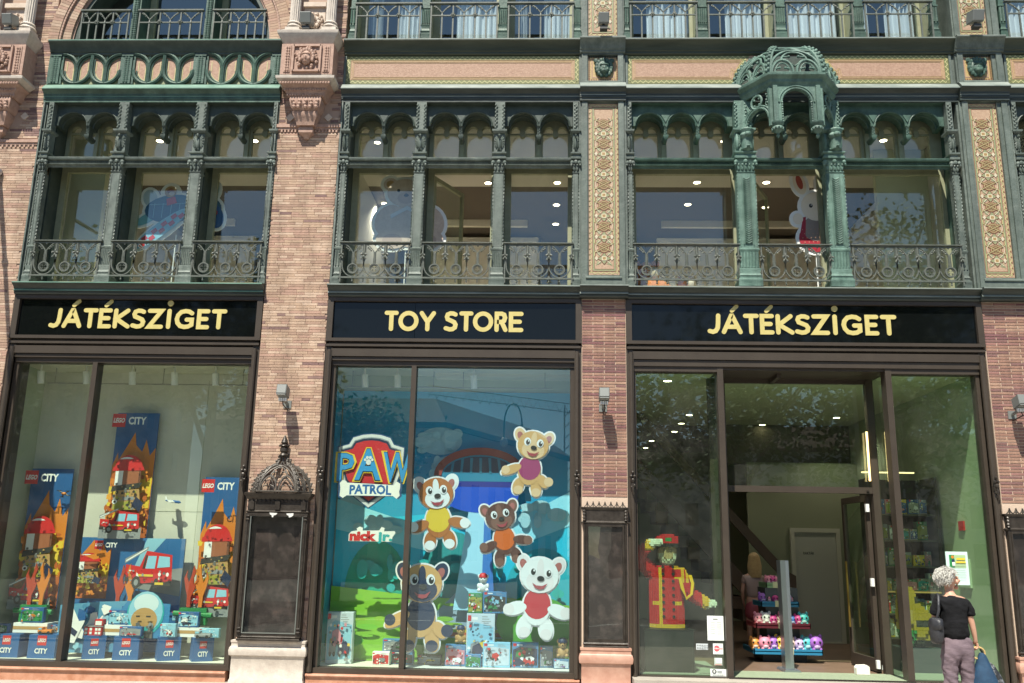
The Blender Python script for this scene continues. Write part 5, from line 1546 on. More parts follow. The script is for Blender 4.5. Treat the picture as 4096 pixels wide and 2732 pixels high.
for x, y, r, lab in (
    (.17, 2.55, .055, 'topmost of the three lit downlights in the upper window above the word STORE'), (.17, 3.52, .055, 'middle of the three lit downlights in the upper window above STORE'), (.17, 4.47, .055, 'lowest of the three lit downlights in the upper window above STORE'),
    (-3.05 + .2, 3.49, .055, 'upper lit downlight left of the teddy bear'), (-2.85, 4.45, .055, 'lower lit downlight left of the teddy bear'), (-.97, 2.57, .055, 'lit downlight at the right edge of the open window above TOY STORE'), (-2.0, 4.0, .055, 'lit downlight seen through the open casement above TOY STORE'), (-2.54, 1.06, .045, 'lit downlight behind the first small arch above TOY STORE')):
    downlight(x, y, 7.584, lab, GM, r)
for x, y, r, lab in ((-5.83, 1.02, .05, 'lit downlight behind the small arch above the toy plane'), (-4.38, 1.01, .05, 'lit downlight behind the last small arch before the pale brick pier')):
    downlight(x, y, 7.584, lab, GL, r)
for x, y, z, e in ((2.78, .8, 3.93, 9), (3.91, .81, 3.93, 9), (2.43, 3.82, 3.93, 9), (4.91, 3.92, 3.93, 9), (2.47, 5.85, 3.91, 9), (2.45, 3.48, 7.56, 10), (.17, 3.52, 7.56, 10), (-2.9, 3.49, 7.56, 10), (-5.2, 2.5, 7.56, 10)):
    l = bpy.data.lights.new('downlight_beam', 'SPOT'); l.energy = e * 4; l.color = (1, .9, .74); l.shadow_soft_size = .06; l.spot_size = R(125); l.spot_blend = .6
    l.energy *= 3.2 if z > 5 else .9; o = bpy.data.objects.new('downlight_beam', l); o.location = (x, y, z); COL.objects.link(o)
# track spots in the display windows
def spot(x, lab, grp):
    T = thing('track_spotlight', lab, 'spotlight', (x, .45, 3.98), grp)
    g = G(); g.tube([(x, .45, 3.92), (x + .01, .47, 3.75)], .045, 12); g.build('lamp_head', paint((.75, .76, .70)), T)
    g = G(); g.tube([(x, .45, 4.0), (x, .45, 3.9)], .015, 6); g.build('stem', paint((.7, .7, .65)), T)
for i, x in enumerate((-6.83, -6.2, -5.57, -4.99, -4.43)): spot(x, 'white track spotlight, number %s from the left over the toy banners' % ('one', 'two', 'three', 'four', 'five')[i], 'white track spotlights over the toy banners')
for x, w_ in ((-2.41, 'leftmost'), (-1.97, 'left of the mullion'), (-.95, 'right of the mullion')): spot(x, 'white track spotlight over the blue backdrop, ' + w_, 'white track spotlights over the blue backdrop')
for nm, x, lab in (('ceiling_rail', -5.4, 'thin suspended rail under the ceiling of the toy banner window'), ('ceiling_rail', -1.3, 'thin suspended rail under the ceiling of the blue backdrop window')):
    g = G(); g.tube([(x - 1.4, .6, 3.78), (x + 1.4, .6, 3.78)], .010, 5)
    for d in (-1.3, -.2, .2, 1.3): g.tube([(x + d, .6, 3.78), (x + d, .6, 4.0)], .006, 5)
    tag(g.build(nm, paint((.3, .3, .26)), loc=(x, .6, 3.78)), lab, 'rail')
BLUE = paint((.015, .10, .29)); RED = paint((.55, .02, .02)); WHT = paint((.78, .80, .78)); ORG = paint((.62, .20, .02)); YEL = paint((.70, .50, .04)); BLK = paint((.015, .015, .015))
DKG = paint((.035, .035, .03)); BRN = paint((.16, .06, .03)); TAN = paint((.45, .27, .10)); GRN = paint((.02, .22, .06)); LBL = paint((.25, .52, .66)); GRY = paint((.25, .27, .28)); SKIN_P = paint((.32, .11, .05)); NAVY = paint((.012, .025, .07)); TEAL = paint((.02, .36, .38)); OLV = paint((.33, .33, .05)); PINK = paint((.60, .25, .30)); PURP = paint((.22, .09, .40))
DORG = paint((.45, .11, .015)); LORG = paint((.72, .34, .04)); DRED = paint((.30, .015, .015)); MGRY = paint((.12, .12, .11))
def el(cx, cz, rx, rz, n=20, rot=0):
    c, s = math.cos(R(rot)), math.sin(R(rot))
    return [(cx + rx * math.cos(t) * c - rz * math.sin(t) * s, cz + rx * math.cos(t) * s + rz * math.sin(t) * c) for t in [2 * pi * i / n for i in range(n)]]
class Art:
    """flat printed pieces laid on a board: each layer one millimetre prouder"""
    def __init__(s, y): s.g = {}; s.y = y; s.k = 0
    def p(s, m, poly):
        s.k += 1; s.g.setdefault(m.name, (m, G()))[1].add([(x, s.y - .0012 * s.k - .001, z) for x, z in poly], [tuple(range(len(poly)))]); return s
    def r(s, m, x0, x1, z0, z1): return s.p(m, [(x0, z0), (x1, z0), (x1, z1), (x0, z1)])
    def e(s, m, *a, **k): return s.p(m, el(*a, **k))
    def t(s, m, txt, x0, x1, z, h, bold=.03, shear=0, bend=0):
        s.k += 1; text(s.g.setdefault(m.name, (m, G()))[1], txt, x0, x1, z, h, s.y - .0012 * s.k - .001, bold, shear, bend=bend); return s
    def done(s, par, name='printed_picture'):
        for k, (m, g) in s.g.items(): g.build(name, m, par, smooth=0)
def logo(A, x, z, s):
    A.r(RED, x, x + s, z, z + s); A.t(WHT, 'LEGO', x + .06 * s, x + .94 * s, z + .34 * s, .34 * s, .05, .25)
def flame(cx, z0, h, w):
    return [(cx - w, z0), (cx - 1.05 * w, z0 + .35 * h), (cx - .75 * w, z0 + .6 * h), (cx - .7 * w, z0 + .45 * h), (cx - .3 * w, z0 + .78 * h), (cx - .05 * w, z0 + h), (cx + .05 * w, z0 + .75 * h), (cx + .35 * w, z0 + .62 * h), (cx + .5 * w, z0 + .86 * h), (cx + .72 * w, z0 + .55 * h), (cx + 1.05 * w, z0 + .7 * h), (cx + w, z0)]
def firepic(A, x0, x1, z0, z1, truck=True):
    """flames, a plain red helmet with visor, striped jacket and a red truck"""
    w = x1 - x0; h = z1 - z0; cx = (x0 + x1) / 2
    A.r(ORG, x0 + .004, x1 - .004, z0 + .004, z0 + .56 * h)
    A.p(ORG, [(max(x0, min(x1, x)), min(z1, z)) for x, z in flame(cx, z0 + .50 * h, .48 * h, w * .52)])
    A.p(DORG, [(x0 + .004, z0 + .004), (x1 - .004, z0 + .004), (x1 - .004, z0 + .26 * h), (x0 + .004, z0 + .30 * h)])
    A.p(YEL, [(max(x0, min(x1, x)), min(z1, z)) for x, z in flame(cx + .05 * w, z0 + .28 * h, .42 * h, w * .42)])
    shards(A, [ORG, DORG, LORG, YEL, ORG, DORG], x0 + .004, x1 - .004, z0 + .06 * h, z0 + .62 * h, 90, .10 * w, int(abs(x0) * 100))
    hz = z0 + .62 * h
    A.r(BRN, cx - .28 * w, cx + .30 * w, hz - .16 * h, hz + .02 * h)
    A.r(SKIN_P, cx - .12 * w, cx + .25 * w, hz - .13 * h, hz)
    A.r(WHT, cx - .30 * w, cx - .12 * w, hz - .14 * h, hz + .01 * h)
    A.p(RED, arc(cx, hz, .34 * w, 0, 180, 12, .14 * h)); A.p(RED, [(cx - .38 * w, hz - .01 * h), (cx + .38 * w, hz + .0 * h), (cx + .34 * w, hz + .035 * h), (cx - .36 * w, hz + .03 * h)])
    A.p(WHT, arc(cx - .06 * w, hz + .075 * h, .2 * w, 40, 150, 6, .045 * h))
    A.p(DKG, [(cx - .36 * w, hz - .20 * h), (cx + .30 * w, hz - .16 * h), (cx + .36 * w, hz - .11 * h), (cx - .34 * w, hz - .15 * h)])
    A.p(TAN, [(cx - .30 * w, hz - .36 * h), (cx + .38 * w, hz - .36 * h), (cx + .30 * w, hz - .17 * h), (cx - .25 * w, hz - .19 * h)])
    A.p(OLV, [(cx - .28 * w, hz - .36 * h), (cx + .15 * w, hz - .36 * h), (cx + .12 * w, hz - .28 * h), (cx - .26 * w, hz - .29 * h)])
    A.p(GRY, [(cx - .3 * w, hz - .28 * h), (cx + .2 * w, hz - .27 * h), (cx + .2 * w, hz - .24 * h), (cx - .28 * w, hz - .25 * h)])
    A.e(WHT, cx - .24 * w, hz - .29 * h, .06 * w, .02 * h); A.e(DKG, cx - .24 * w, hz - .29 * h, .03 * w, .01 * h)
    A.p(NAVY, [(cx + .16 * w, hz - .32 * h), (cx + .36 * w, hz - .38 * h), (cx + .44 * w, hz - .30 * h), (cx + .25 * w, hz - .24 * h)])
    shards(A, [DKG, MGRY, OLV, TAN, GRY], cx - .30 * w, cx + .34 * w, hz - .36 * h, hz - .12 * h, 34, .045 * w, 3)
    shards(A, [DRED, RED, RED], cx - .26 * w, cx + .26 * w, hz + .01 * h, hz + .09 * h, 8, .05 * w, 5)
    if truck:
        A.r(GRY, x0 + .01 * w, x1 - .01 * w, z0 + .002, z0 + .10 * h)
        truckpic(A, x0 + .02 * w, x1 - .06 * w, z0 + .05 * h, z0 + .26 * h)
def shards(A, mats, x0, x1, z0, z1, n, size, seed):
    q = random.Random(seed)
    for i in range(n):
        x, z = q.uniform(x0, x1), q.uniform(z0, z1); s_ = size * q.uniform(.4, 1.2); a0 = q.uniform(0, 6)
        A.p(q.choice(mats), [(min(x1, max(x0, x + s_ * q.uniform(.5, 1) * math.cos(a0 + t))), min(z1, max(z0, z + s_ * q.uniform(.5, 1.2) * math.sin(a0 + t)))) for t in (0, 1.3, 2.6, 3.9, 5.1)])
def truckpic(A, x0, x1, z0, z1):
    w = x1 - x0; h = z1 - z0
    A.p(DKG, [(x0, z0 + .15 * h), (x1 * .98 + x0 * .02, z0 + .06 * h), (x1, z0 + .3 * h), (x0, z0 + .4 * h)])
    A.p(RED, [(x0 + .0 * w, z0 + .35 * h), (x0 + .32 * w, z0 + .12 * h), (x1, z0 + .2 * h), (x1 - .03 * w, z0 + .85 * h), (x0 + .42 * w, z0 + .95 * h), (x0 + .3 * w, z0 + .55 * h), (x0, z0 + .6 * h)])
    A.p(LBL, [(x0 + .42 * w, z0 + .5 * h), (x0 + .62 * w, z0 + .5 * h), (x0 + .64 * w, z0 + .82 * h), (x0 + .46 * w, z0 + .82 * h)])
    A.p(LBL, [(x0 + .67 * w, z0 + .52 * h), (x0 + .94 * w, z0 + .55 * h), (x0 + .92 * w, z0 + .8 * h), (x0 + .69 * w, z0 + .82 * h)])
    A.p(DKG, [(x0 + .36 * w, z0 + .5 * h), (x0 + .41 * w, z0 + .5 * h), (x0 + .45 * w, z0 + .84 * h), (x0 + .41 * w, z0 + .84 * h)])
    A.p(GRY, [(x0 - .02 * w, z0 + .62 * h), (x0 + .45 * w, z0 + .98 * h), (x0 + .45 * w, z0 + 1.06 * h), (x0 - .02 * w, z0 + .74 * h)])
    A.p(WHT, [(x0 + .0 * w, z0 + .66 * h), (x0 + .42 * w, z0 + .99 * h), (x0 + .42 * w, z0 + 1.02 * h), (x0, z0 + .70 * h)])
    A.p(YEL, [(x0 + .28 * w, z0 + .3 * h), (x0 + .6 * w, z0 + .3 * h), (x0 + .6 * w, z0 + .35 * h), (x0 + .28 * w, z0 + .36 * h)])
    shards(A, [DRED, DKG, GRY, WHT, MGRY], x0 + .05 * w, x0 + .95 * w, z0 + .16 * h, z0 + .46 * h, 26, .035 * w, 9)
    A.e(DKG, x0 + .28 * w, z0 + .15 * h, .09 * w, .16 * h); A.e(GRY, x0 + .28 * w, z0 + .15 * h, .045 * w, .08 * h)
    A.e(DKG, x0 + .70 * w, z0 + .13 * h, .05 * w, .13 * h)
    for xx in (.76, .93): A.e(WHT, x0 + xx * w, z0 + .36 * h, .03 * w, .05 * h)
    A.r(YEL, x0 + .68 * w, x0 + .86 * w, z0 + .1 * h, z0 + .16 * h)
def banner(x0, x1, z0, z1, y, label):
    T = thing('toy_banner', label, 'banner', ((x0 + x1) / 2, y, z0), 'tall toy banners')
    g = G(); g.box(x0, x1, y, y + .02, z0, z1); g.build('board', BLUE, T, smooth=0)
    A = Art(y); w = x1 - x0; h = z1 - z0
    firepic(A, x0, x1, z0, z1 - .14 * h)
    logo(A, x0 + .08 * w, z1 - .09 * w - .3 * w, .31 * w)
    A.t(WHT, 'CITY', x0 + .46 * w, x0 + .88 * w, z1 - .32 * w, .17 * w, .045)
    A.done(T)
banner(-5.89, -5.31, 1.72, 3.42, .85, 'tallest blue and orange toy banner hanging highest on the wall')
banner(-6.97, -6.40, .80, 2.636, .82, 'blue and orange toy banner left of the window mullion')
banner(-4.57, -4.02, .76, 2.555, .82, 'blue and orange toy banner at the right end of the window')
T = thing('toy_poster', 'wide blue toy poster with a red truck, flames and a pilot helmet', 'poster', (-5.45, .76, .30))
x0, x1, z0, z1 = -6.19, -4.74, .30, 1.735
g = G(); g.box(x0, x1, .76, .79, z0, z1); g.build('board', paint((.02, .13, .33)), T, smooth=0)
A = Art(.76)
A.p(LBL, [(-5.45, 1.2), (-5.0, 1.735), (-5.25, 1.735)]); A.p(GRY, [(-5.5, 1.12), (-4.75, 1.0), (-4.74, 1.36), (-5.3, 1.3)])
firepic(A, -6.18, -5.72, .95, 1.72, False); A.p(ORG, [(-5.98, 1.50), (-5.72, 1.54), (-5.70, 1.49), (-5.85, 1.45)])
truckpic(A, -5.42, -4.8, 1.10, 1.60)
logo(A, -5.84, 1.585, .11); A.t(WHT, 'CITY', -5.70, -5.54, 1.61, .06, .04)
A.p(paint((.10, .30, .46)), [(-6.19, .30), (-5.6, .30), (-5.2, .95), (-5.65, .93), (-6.19, .88)]); shards(A, [BLUE, LBL, paint((.06, .22, .38)), WHT], -6.18, -5.3, .32, .90, 40, .09, 77); A.p(paint((.03, .2, .42)), [(-5.6, .5), (-4.74, .5), (-4.74, .92), (-5.3, .95)])
A.p(WHT, [(-6.13, .45), (-5.93, .42), (-5.82, .70), (-5.98, .68)]); A.p(WHT, [(-6.12, .95), (-6.04, .93), (-5.88, .66), (-5.97, .66)]); A.p(NAVY, [(-6.05, .58), (-5.93, .5), (-5.9, .56), (-6.02, .64)])
A.e(TEAL, -5.05, .80, .24, .27); A.e(LBL, -5.05, .82, .22, .25); A.e(paint((.55, .68, .72)), -5.05, .92, .16, .12); A.e(TAN, -5.06, .72, .17, .15); shards(A, [DKG, GRY, MGRY, TEAL], -5.17, -4.93, .50, .70, 30, .06, 78); A.r(DKG, -5.15, -5.10, .755, .775); A.r(DKG, -5.02, -4.96, .755, .775)
A.done(T)
# blue cubes
for i, (xa, xb, rot) in enumerate(((-6.88, -6.565, 0), (-6.435, -6.09, 0), (-5.81, -5.55, -28), (-5.385, -5.08, -12), (-4.86, -4.59, -28), (-4.42, -4.17, -28))):
    w = xb - xa; cx = (xa + xb) / 2
    T = thing('display_cube', 'blue toy display cube, %s from the left in the row on the window floor' % ('first', 'second', 'third', 'fourth', 'fifth', 'sixth')[i], 'display cube', (cx, .5, .245), 'blue display cubes')
    M = Matrix.Translation((cx, .5, 0)) @ Matrix.Rotation(R(-rot), 4, 'Z')
    q = G(); q.box(-w / 2, w / 2, -w / 2, w / 2, .246, .246 + .28); q.xform(M); q.build('cube', BLUE, T, smooth=0)
    A = Art(-w / 2); s = w * .36
    logo(A, -s * .5, .246 + .155, s * .95); A.t(WHT, 'CITY', -w * .24, w * .24, .246 + .06, .06, .045)
    for k, (m, gg) in A.g.items(): gg.xform(M)
    A.done(T)
    M2 = None
# white plinths, toy boxes, flames
def toy_box(x0, x1, z0, z1, y, d, cols, label, grp=None, name='toy_box'):
    T = thing(name, label, 'toy box', ((x0 + x1) / 2, y, z0), grp)
    g = G(); g.bev(x0, x1, y, y + d, z0, z1, .003); g.build('carton', cols[0], T, smooth=0)
    A = Art(y); w = x1 - x0; h = z1 - z0
    rr = random.Random(int(abs(x0 * 917 + z0 * 131) * 10))
    if len(cols) > 1: A.p(cols[1], [(x0 + .04 * w, z0 + .06 * h), (x1 - .04 * w, z0 + .1 * h), (x1 - .04 * w, z1 - .25 * h), (x0 + .3 * w, z1 - .16 * h), (x0 + .04 * w, z1 - .3 * h)])
    for c in cols[2:]:
        a, b = x0 + w * rr.uniform(.12, .5), z0 + h * rr.uniform(.12, .4); ww, hh = w * rr.uniform(.22, .45), h * rr.uniform(.15, .35)
        A.p(c, [(a, b), (a + ww, b + .02 * h), (min(x1 - .03 * w, a + ww * 1.1), b + hh * .6), (a + ww * .7, b + hh), (a + .1 * ww, b + hh * .8)])
        A.e(DKG, a + ww * .2, b, .05 * w, .05 * h, 8); A.e(DKG, a + ww * .8, b, .05 * w, .05 * h, 8)
    shards(A, list(cols[1:]) + [DKG, WHT, GRY], x0 + .05 * w, x1 - .05 * w, z0 + .05 * h, z1 - .2 * h, 22, .09 * min(w, h), int(abs(x0) * 371))
    for k_ in range(3): A.r(GRY, x0 + .55 * w, x0 + (.75 + .06 * k_) * w, z1 - (.06 + .045 * k_) * h, z1 - (.045 + .045 * k_) * h)
    A.r(RED, x0 + .05 * w, x0 + .17 * w, z1 - .14 * h, z1 - .03 * h); A.r(WHT, x0 + .2 * w, x0 + .4 * w, z1 - .11 * h, z1 - .06 * h)
    A.done(T); return T
CARD = paint((.66, .64, .52))
for x0, x1, z0, z1, lab in ((-6.73, -6.29, .535, .655, 'white tan-banded shelf block under the leftmost green flame stand'), (-5.56, -5.20, .527, .655, 'white tan-banded shelf block under the middle green flame stand'), (-4.65, -4.31, .527, .64, 'white tan-banded shelf block under the right flame stand')):
    T = thing('shelf_block', lab, 'shelf block', ((x0 + x1) / 2, .6, z0), 'white shelf blocks')
    g = G(); g.box(x0, x1, .45, .74, z0, z1); g.build('block', WHT, T, smooth=0)
    A = Art(.45); A.r(TAN, x0, x1, z0 + .04, z0 + .08); A.done(T, 'band')
for i, (x0, x1, z0, z1, y, cols, lab) in enumerate((
    (-6.66, -6.37, .66, .845, .47, [BLUE, GRN, ORG, GRY], 'blue toy box with an orange picture in front of the leftmost flames'),
    (-5.52, -5.25, .66, .835, .47, [BLUE, LBL, WHT], 'blue toy box with a boat picture in front of the middle flames'),
    (-4.62, -4.36, .645, .828, .47, [BLUE, LBL, NAVY, WHT], 'blue toy box with a dark helicopter picture on the right shelf block'),
    (-5.31, -5.03, .53, .645, .36, [BLUE, GRY, RED], 'small toy box standing on the fourth blue cube'),
    (-4.79, -4.60, .53, .69, .36, [LBL, LBL, RED, WHT], 'pale toy box with a red picture standing on the fifth blue cube'),
    (-4.31, -4.06, .53, .64, .40, [LBL, LBL, WHT], 'pale toy box standing on the sixth blue cube'),
    (-6.98, -6.80, .53, .64, .45, [BLUE, GRN, WHT], 'toy box with a white car picture standing on the first blue cube'),
    (-6.28, -6.12, .53, .63, .55, [BLUE, GRY, ORG], 'toy box standing at the back of the second blue cube'),
    (-4.78, -4.61, .70, .82, .66, [BLUE, LBL, WHT], 'toy box with a white car picture left of the right flame stand'))):
    toy_box(x0, x1, z0, z1, y, .07, cols, lab, 'toy boxes in the banner window')
# small built toys on the cubes
def toy_truck(x, y, z, s, c, label):
    T = thing('toy_truck', label, 'toy truck', (x, y, z))
    g = G(); g.bev(x - s, x + s, y - .04, y + .04, z + .02, z + .05, .004); g.bev(x - s, x - .35 * s, y - .035, y + .035, z + .05, z + .085, .004); g.box(x - .3 * s, x + s, y - .035, y + .035, z + .05, z + .06); g.build('truck_body', c, T, smooth=0)
    for dx in (-.6, .6):
        for dy in (-.042, .042): q = G(); q.tube([(x + dx * s, y + dy - .006, z + .02), (x + dx * s, y + dy + .006, z + .02)], .02, 10); q.build('wheel', BLK, T)
    q = G(); q.box(x - .9 * s, x - .45 * s, y - .037, y + .037, z + .058, z + .078); q.build('window', LBL, T, smooth=0)
toy_truck(-6.28, .42, .526, .09, ORG, 'small orange toy truck on the second blue cube')
toy_truck(-4.24, .36, .526, .10, GRY, 'small grey toy car on the sixth blue cube')
toy_truck(-6.90, .40, .526, .07, paint((.35, .42, .3)), 'small pale green toy car on the first blue cube')
T = thing('toy_house', 'small red and white toy fire house on the third blue cube', 'toy house', (-5.67, .45, .526))
g = G(); g.box(-5.78, -5.56, .40, .52, .526, .63); g.box(-5.66, -5.56, .41, .51, .63, .72); g.build('house_wall', RED, T, smooth=0)
g = G()
for a in (-5.77, -5.71, -5.64, -5.60):
    for b in (.54, .585): g.box(a, a + .03, .395, .40, b, b + .03)
g.box(-5.65, -5.57, .405, .41, .65, .70); g.build('window', WHT, T, smooth=0); g = G(); g.box(-5.79, -5.55, .39, .53, .63, .64); g.build('roof', GRY, T, smooth=0)
FL_R = paint((.42, .06, .03), .3); FL_O = paint((.62, .20, .03), .3)
for cx, z0, y, lab, n_ in ((-6.56, .87, .58, 'leftmost pair of tall toy flames on a green stand', 0), (-5.40, .87, .58, 'middle pair of tall toy flames on a green stand', 1), (-4.48, .88, .60, 'right pair of tall toy flames on a green stand', 2)):
    T = thing('toy_flames', lab, 'toy flames', (cx, y, .66), 'toy flames on green stands')
    g = G(); g.box(cx - .18, cx + .17, y - .02, y + .06, .66, .87); g.tube([(cx - .26, y, .80), (cx + .24, y, .78)], .035, 8); g.build('green_stand', GRN, T, smooth=0)
    for k, (dx, m, h) in enumerate(((-.075, FL_R, .52), (.075, FL_O, .54))):
        b = cx + dx; s = 1 if k else -1
        poly = [(b - .025, z0), (b + .025, z0), (b + .02, z0 + .12), (b + .06, z0 + .22), (b + .09, z0 + .32), (b + .05, z0 + .27), (b + .035, z0 + .36), (b + .06, z0 + .44), (b + .03, z0 + h), (b + .01, z0 + .40), (b - .02, z0 + .30), (b - .055, z0 + .38), (b - .05, z0 + .46), (b - .085, z0 + .36), (b - .06, z0 + .24), (b - .03, z0 + .14)]
        if k: poly = [(2 * b - x, z) for x, z in poly][::-1]
        g = G(); g.prism(poly, y - .012 + .0 * k, y + .012); g.build('flame', m, T, smooth=0)
# hanging toy plane and drone
T = thing('toy_plane', 'small blue and white toy plane hanging right of the tallest banner', 'toy plane', (-4.97, .8, 2.22))
g = G(); g.tube([(-5.08, .8, 2.235), (-5.0, .8, 2.225), (-4.9, .8, 2.215), (-4.87, .8, 2.21)], [.008, .02, .02, .008], 8); g.build('fuselage', BLUE, T)
g = G(); g.prism([(-5.02, 2.235), (-4.98, 2.24), (-4.94, 2.21), (-4.99, 2.205)], .70, .90); g.prism([(-5.08, 2.235), (-5.05, 2.235), (-5.075, 2.29), (-5.09, 2.29)], .797, .803); g.build('wing', WHT, T, smooth=0)
T = thing('toy_drone', 'small black and orange toy drone hanging over the leftmost banner', 'toy drone', (-6.44, .72, 2.30))
g = G(); g.ball((-6.44, .72, 2.30), (.035, .03, .02), 8, 6); g.build('drone_body', ORG, T)
g = G()
for dx, dz in ((-.07, .035), (.06, .03), (.07, -.03), (-.02, -.05)): g.tube([(-6.44, .72, 2.30), (-6.44 + dx, .72, 2.30 + dz)], .008, 5); g.box(-6.44 + dx - .03, -6.44 + dx + .03, .715, .725, 2.30 + dz, 2.31 + dz)
g.build('rotor_arm', BLK, T)
# ================================================================ blue backdrop window
T = thing('sky_backdrop', 'large printed backdrop of blue sky, clouds, green hills and a tower', 'backdrop', (-1.2, .94, .25))
SKYB = mat('print_sky', (.012, .33, .54), .6); x0, x1, y = -2.78, .36, .93
g = G(); g.box(x0, x1, y, y + .02, .25, 3.78); g.box(-2.84, -2.80, .25, .955, .25, 3.72); g.build('board', SKYB, T, smooth=0)
st('display_back_wall', WALLG, (-2.84, .46, .955, 1.04, .1, 4.2))
A = Art(y)
A.p(paint((.02, .52, .72)), [(x0, .9), (x1, .9), (x1, 2.3), (x0, 2.0)])
for cx, cz, rx, rz in ((-1.42, 3.1, .30, .19), (-1.2, 2.75, .33, .16), (-2.6, 2.15, .18, .25), (-.1, 2.15, .2, .12), (-2.25, 1.95, .3, .1)): A.e(paint((.36, .61, .67)), cx, cz, rx, rz, 24)
A.p(paint((.30, .72, .84)), [(-2.78, 1.9), (-2.78, 2.3), (-.95, 1.75), (.36, 2.45), (.36, 2.0), (-.9, 1.5)])
A.e(paint((.02, .40, .27)), -2.2, 1.1, .42, .66, 28); A.e(paint((.03, .3, .3)), -1.2, 1.0, .5, .9, 24); A.e(paint((.02, .42, .5)), .0, 1.1, .5, .6, 24)
for cx_, cz_, n_ in ((-1.42, 3.1, 14), (-1.2, 2.75, 14), (-.1, 2.15, 9), (-2.25, 1.95, 10)):
    q_ = random.Random(n_ + int(cz_ * 10))
    for i_ in range(n_): A.e(paint((.34 + .04 * (i_ % 3), .60 + .03 * (i_ % 3), .66 + .02 * (i_ % 3))), cx_ + q_.uniform(-.28, .28), cz_ + q_.uniform(-.13, .12), q_.uniform(.05, .13), q_.uniform(.04, .09), 14)
A.p(paint((.22, .50, .04)), [(x0, .25), (x1, .25), (x1, .98), (-.8, 1.02), (-1.6, 1.06), (x0, 1.17)])
A.p(paint((.30, .42, .50)), [(-1.7, .55), (-.2, .55), (-.75, 1.3), (-.95, 1.3)]); A.p(YEL, [(-1.62, .62), (-.2, .62), (-.2, .66), (-1.58, .66)]); A.p(paint((.55, .12, .05)), [(-1.66, .57), (-.2, .57), (-.2, .62), (-1.63, .62)])
for i_ in range(26):
    q_ = random.Random(i_); xx_ = q_.uniform(-2.7, .3); zz_ = q_.uniform(1.12, 1.5); A.e(paint((.02, .36 + .03 * (i_ % 4), .38)), xx_, zz_, q_.uniform(.03, .10), q_.uniform(.04, .13), 12)
for i_ in range(40):
    q_ = random.Random(i_ + 50); xx_ = q_.uniform(-2.7, .3); zz_ = q_.uniform(.28, 1.08); A.e(paint((.16 + .03 * (i_ % 4), .42 + .03 * (i_ % 3), .035)), xx_, zz_, q_.uniform(.06, .22), q_.uniform(.01, .035), 12)
A.e(paint((.05, .33, .03)), -2.6, .5, .3, .1, 16); A.e(paint((.08, .36, .03)), -.1, .75, .5, .35, 20)
A.p(paint((.38, .70, .84)), [(-1.16, .9), (-.62, .9), (-.72, 2.25), (-.98, 2.25)]); A.p(paint((.05, .2, .55)), [(-.80, .9), (-.62, .9), (-.72, 2.25), (-.78, 2.25)])
A.p(paint((.012, .09, .55)), arc(-.85, 2.38, .52, 0, 360, 26, .24)); A.p(paint((.02, .03, .25)), arc(-.85, 2.45, .5, 10, 170, 14, .16))
A.p(paint((.02, .22, .34)), arc(-.85, 2.55, .56, 0, 180, 18, .36)); A.p(paint((.03, .04, .08)), arc(-.85, 2.62, .5, 10, 170, 16, .26)); 
for k in range(7): A.p(paint((.02, .2, .28)), [(-1.25 + .13 * k, 2.66), (-1.22 + .13 * k, 2.66), (-1.19 + .12 * k, 2.86), (-1.23 + .12 * k, 2.86)])
A.p(paint((.33, .05, .03)), arc(-.85, 2.62, .62, 0, 180, 22, .38) + arc(-.85, 2.62, .52, 180, 0, 22, .28))
A.done(T)
# window logos on boards
T = thing('shield_logo', 'red and silver shield logo with a paw print and bone behind the left pane', 'logo', (-2.22, .34, 2.2))
y = .33
A = Art(y)
def shield(s, cx=-2.245, cz=2.64): return [(cx + a * s, cz + b * s) for a, b in ((-.44, .30), (-.30, .34), (-.25, .43), (-.12, .47), (0, .48), (.12, .47), (.25, .43), (.30, .34), (.44, .30), (.43, .05), (.36, -.15), (.22, -.33), (0, -.49), (-.22, -.33), (-.36, -.15), (-.43, .05))]
g = G(); g.prism(shield(1.0), y, y + .012); g.build('board', paint((.03, .08, .2)), T, smooth=0)
A.p(paint((.60, .64, .66)), shield(.97)); A.p(paint((.25, .29, .33)), shield(.89)); A.p(NAVY, shield(.86)); A.p(paint((.50, .02, .03)), shield(.80))
A.done(T)
g2 = Art(y - .025)
for m, b_, dz in ((YEL, .16, 0), (NAVY, .09, 0), (paint((.03, .27, .60)), .045, 0)):
    g2.t(m, 'P', -2.70 + (.0 if b_ > .1 else .03), -2.42 - (.0 if b_ > .1 else .03), 2.50, .36, b_ * .5); g2.t(m, 'A', -2.47 + (.0 if b_ > .1 else .03), -2.07 - (.0 if b_ > .1 else .03), 2.52, .40, b_ * .5); g2.t(m, 'W', -2.11 + (.0 if b_ > .1 else .035), -1.68 - (.0 if b_ > .1 else .035), 2.50, .38, b_ * .5)
for dx, dz, r in ((0, 0, .034), (-.045, .03, .017), (-.018, .058, .019), (.022, .058, .019), (.048, .03, .017)): g2.e(paint((.62, .66, .68)), -2.265 + dx, 2.74 + dz, r, r * 1.1, 12)
for m, s in ((paint((.03, .08, .2)), 1.07), (WHT, 1.0)):
    bone = [(-.30, .055), (.30, .035), (.34, .075), (.385, .05), (.385, .005), (.375, -.035), (.385, -.08), (.345, -.115), (.30, -.085), (-.30, -.085), (-.345, -.115), (-.39, -.09), (-.385, -.04), (-.385, .0), (-.395, .05), (-.36, .085), (-.32, .075)]
    g2.p(m, [(-2.225 + a * s, 2.41 + b * s * 1.15) for a, b in bone])
g2.t(paint((.02, .12, .36)), 'PATROL', -2.49, -1.95, 2.34, .115, .05, bend=.012)
g2.done(T, 'lettering')
T = thing('channel_logo', 'small white logo board with red and teal letters behind the left pane', 'logo', (-2.18, .34, 1.75))
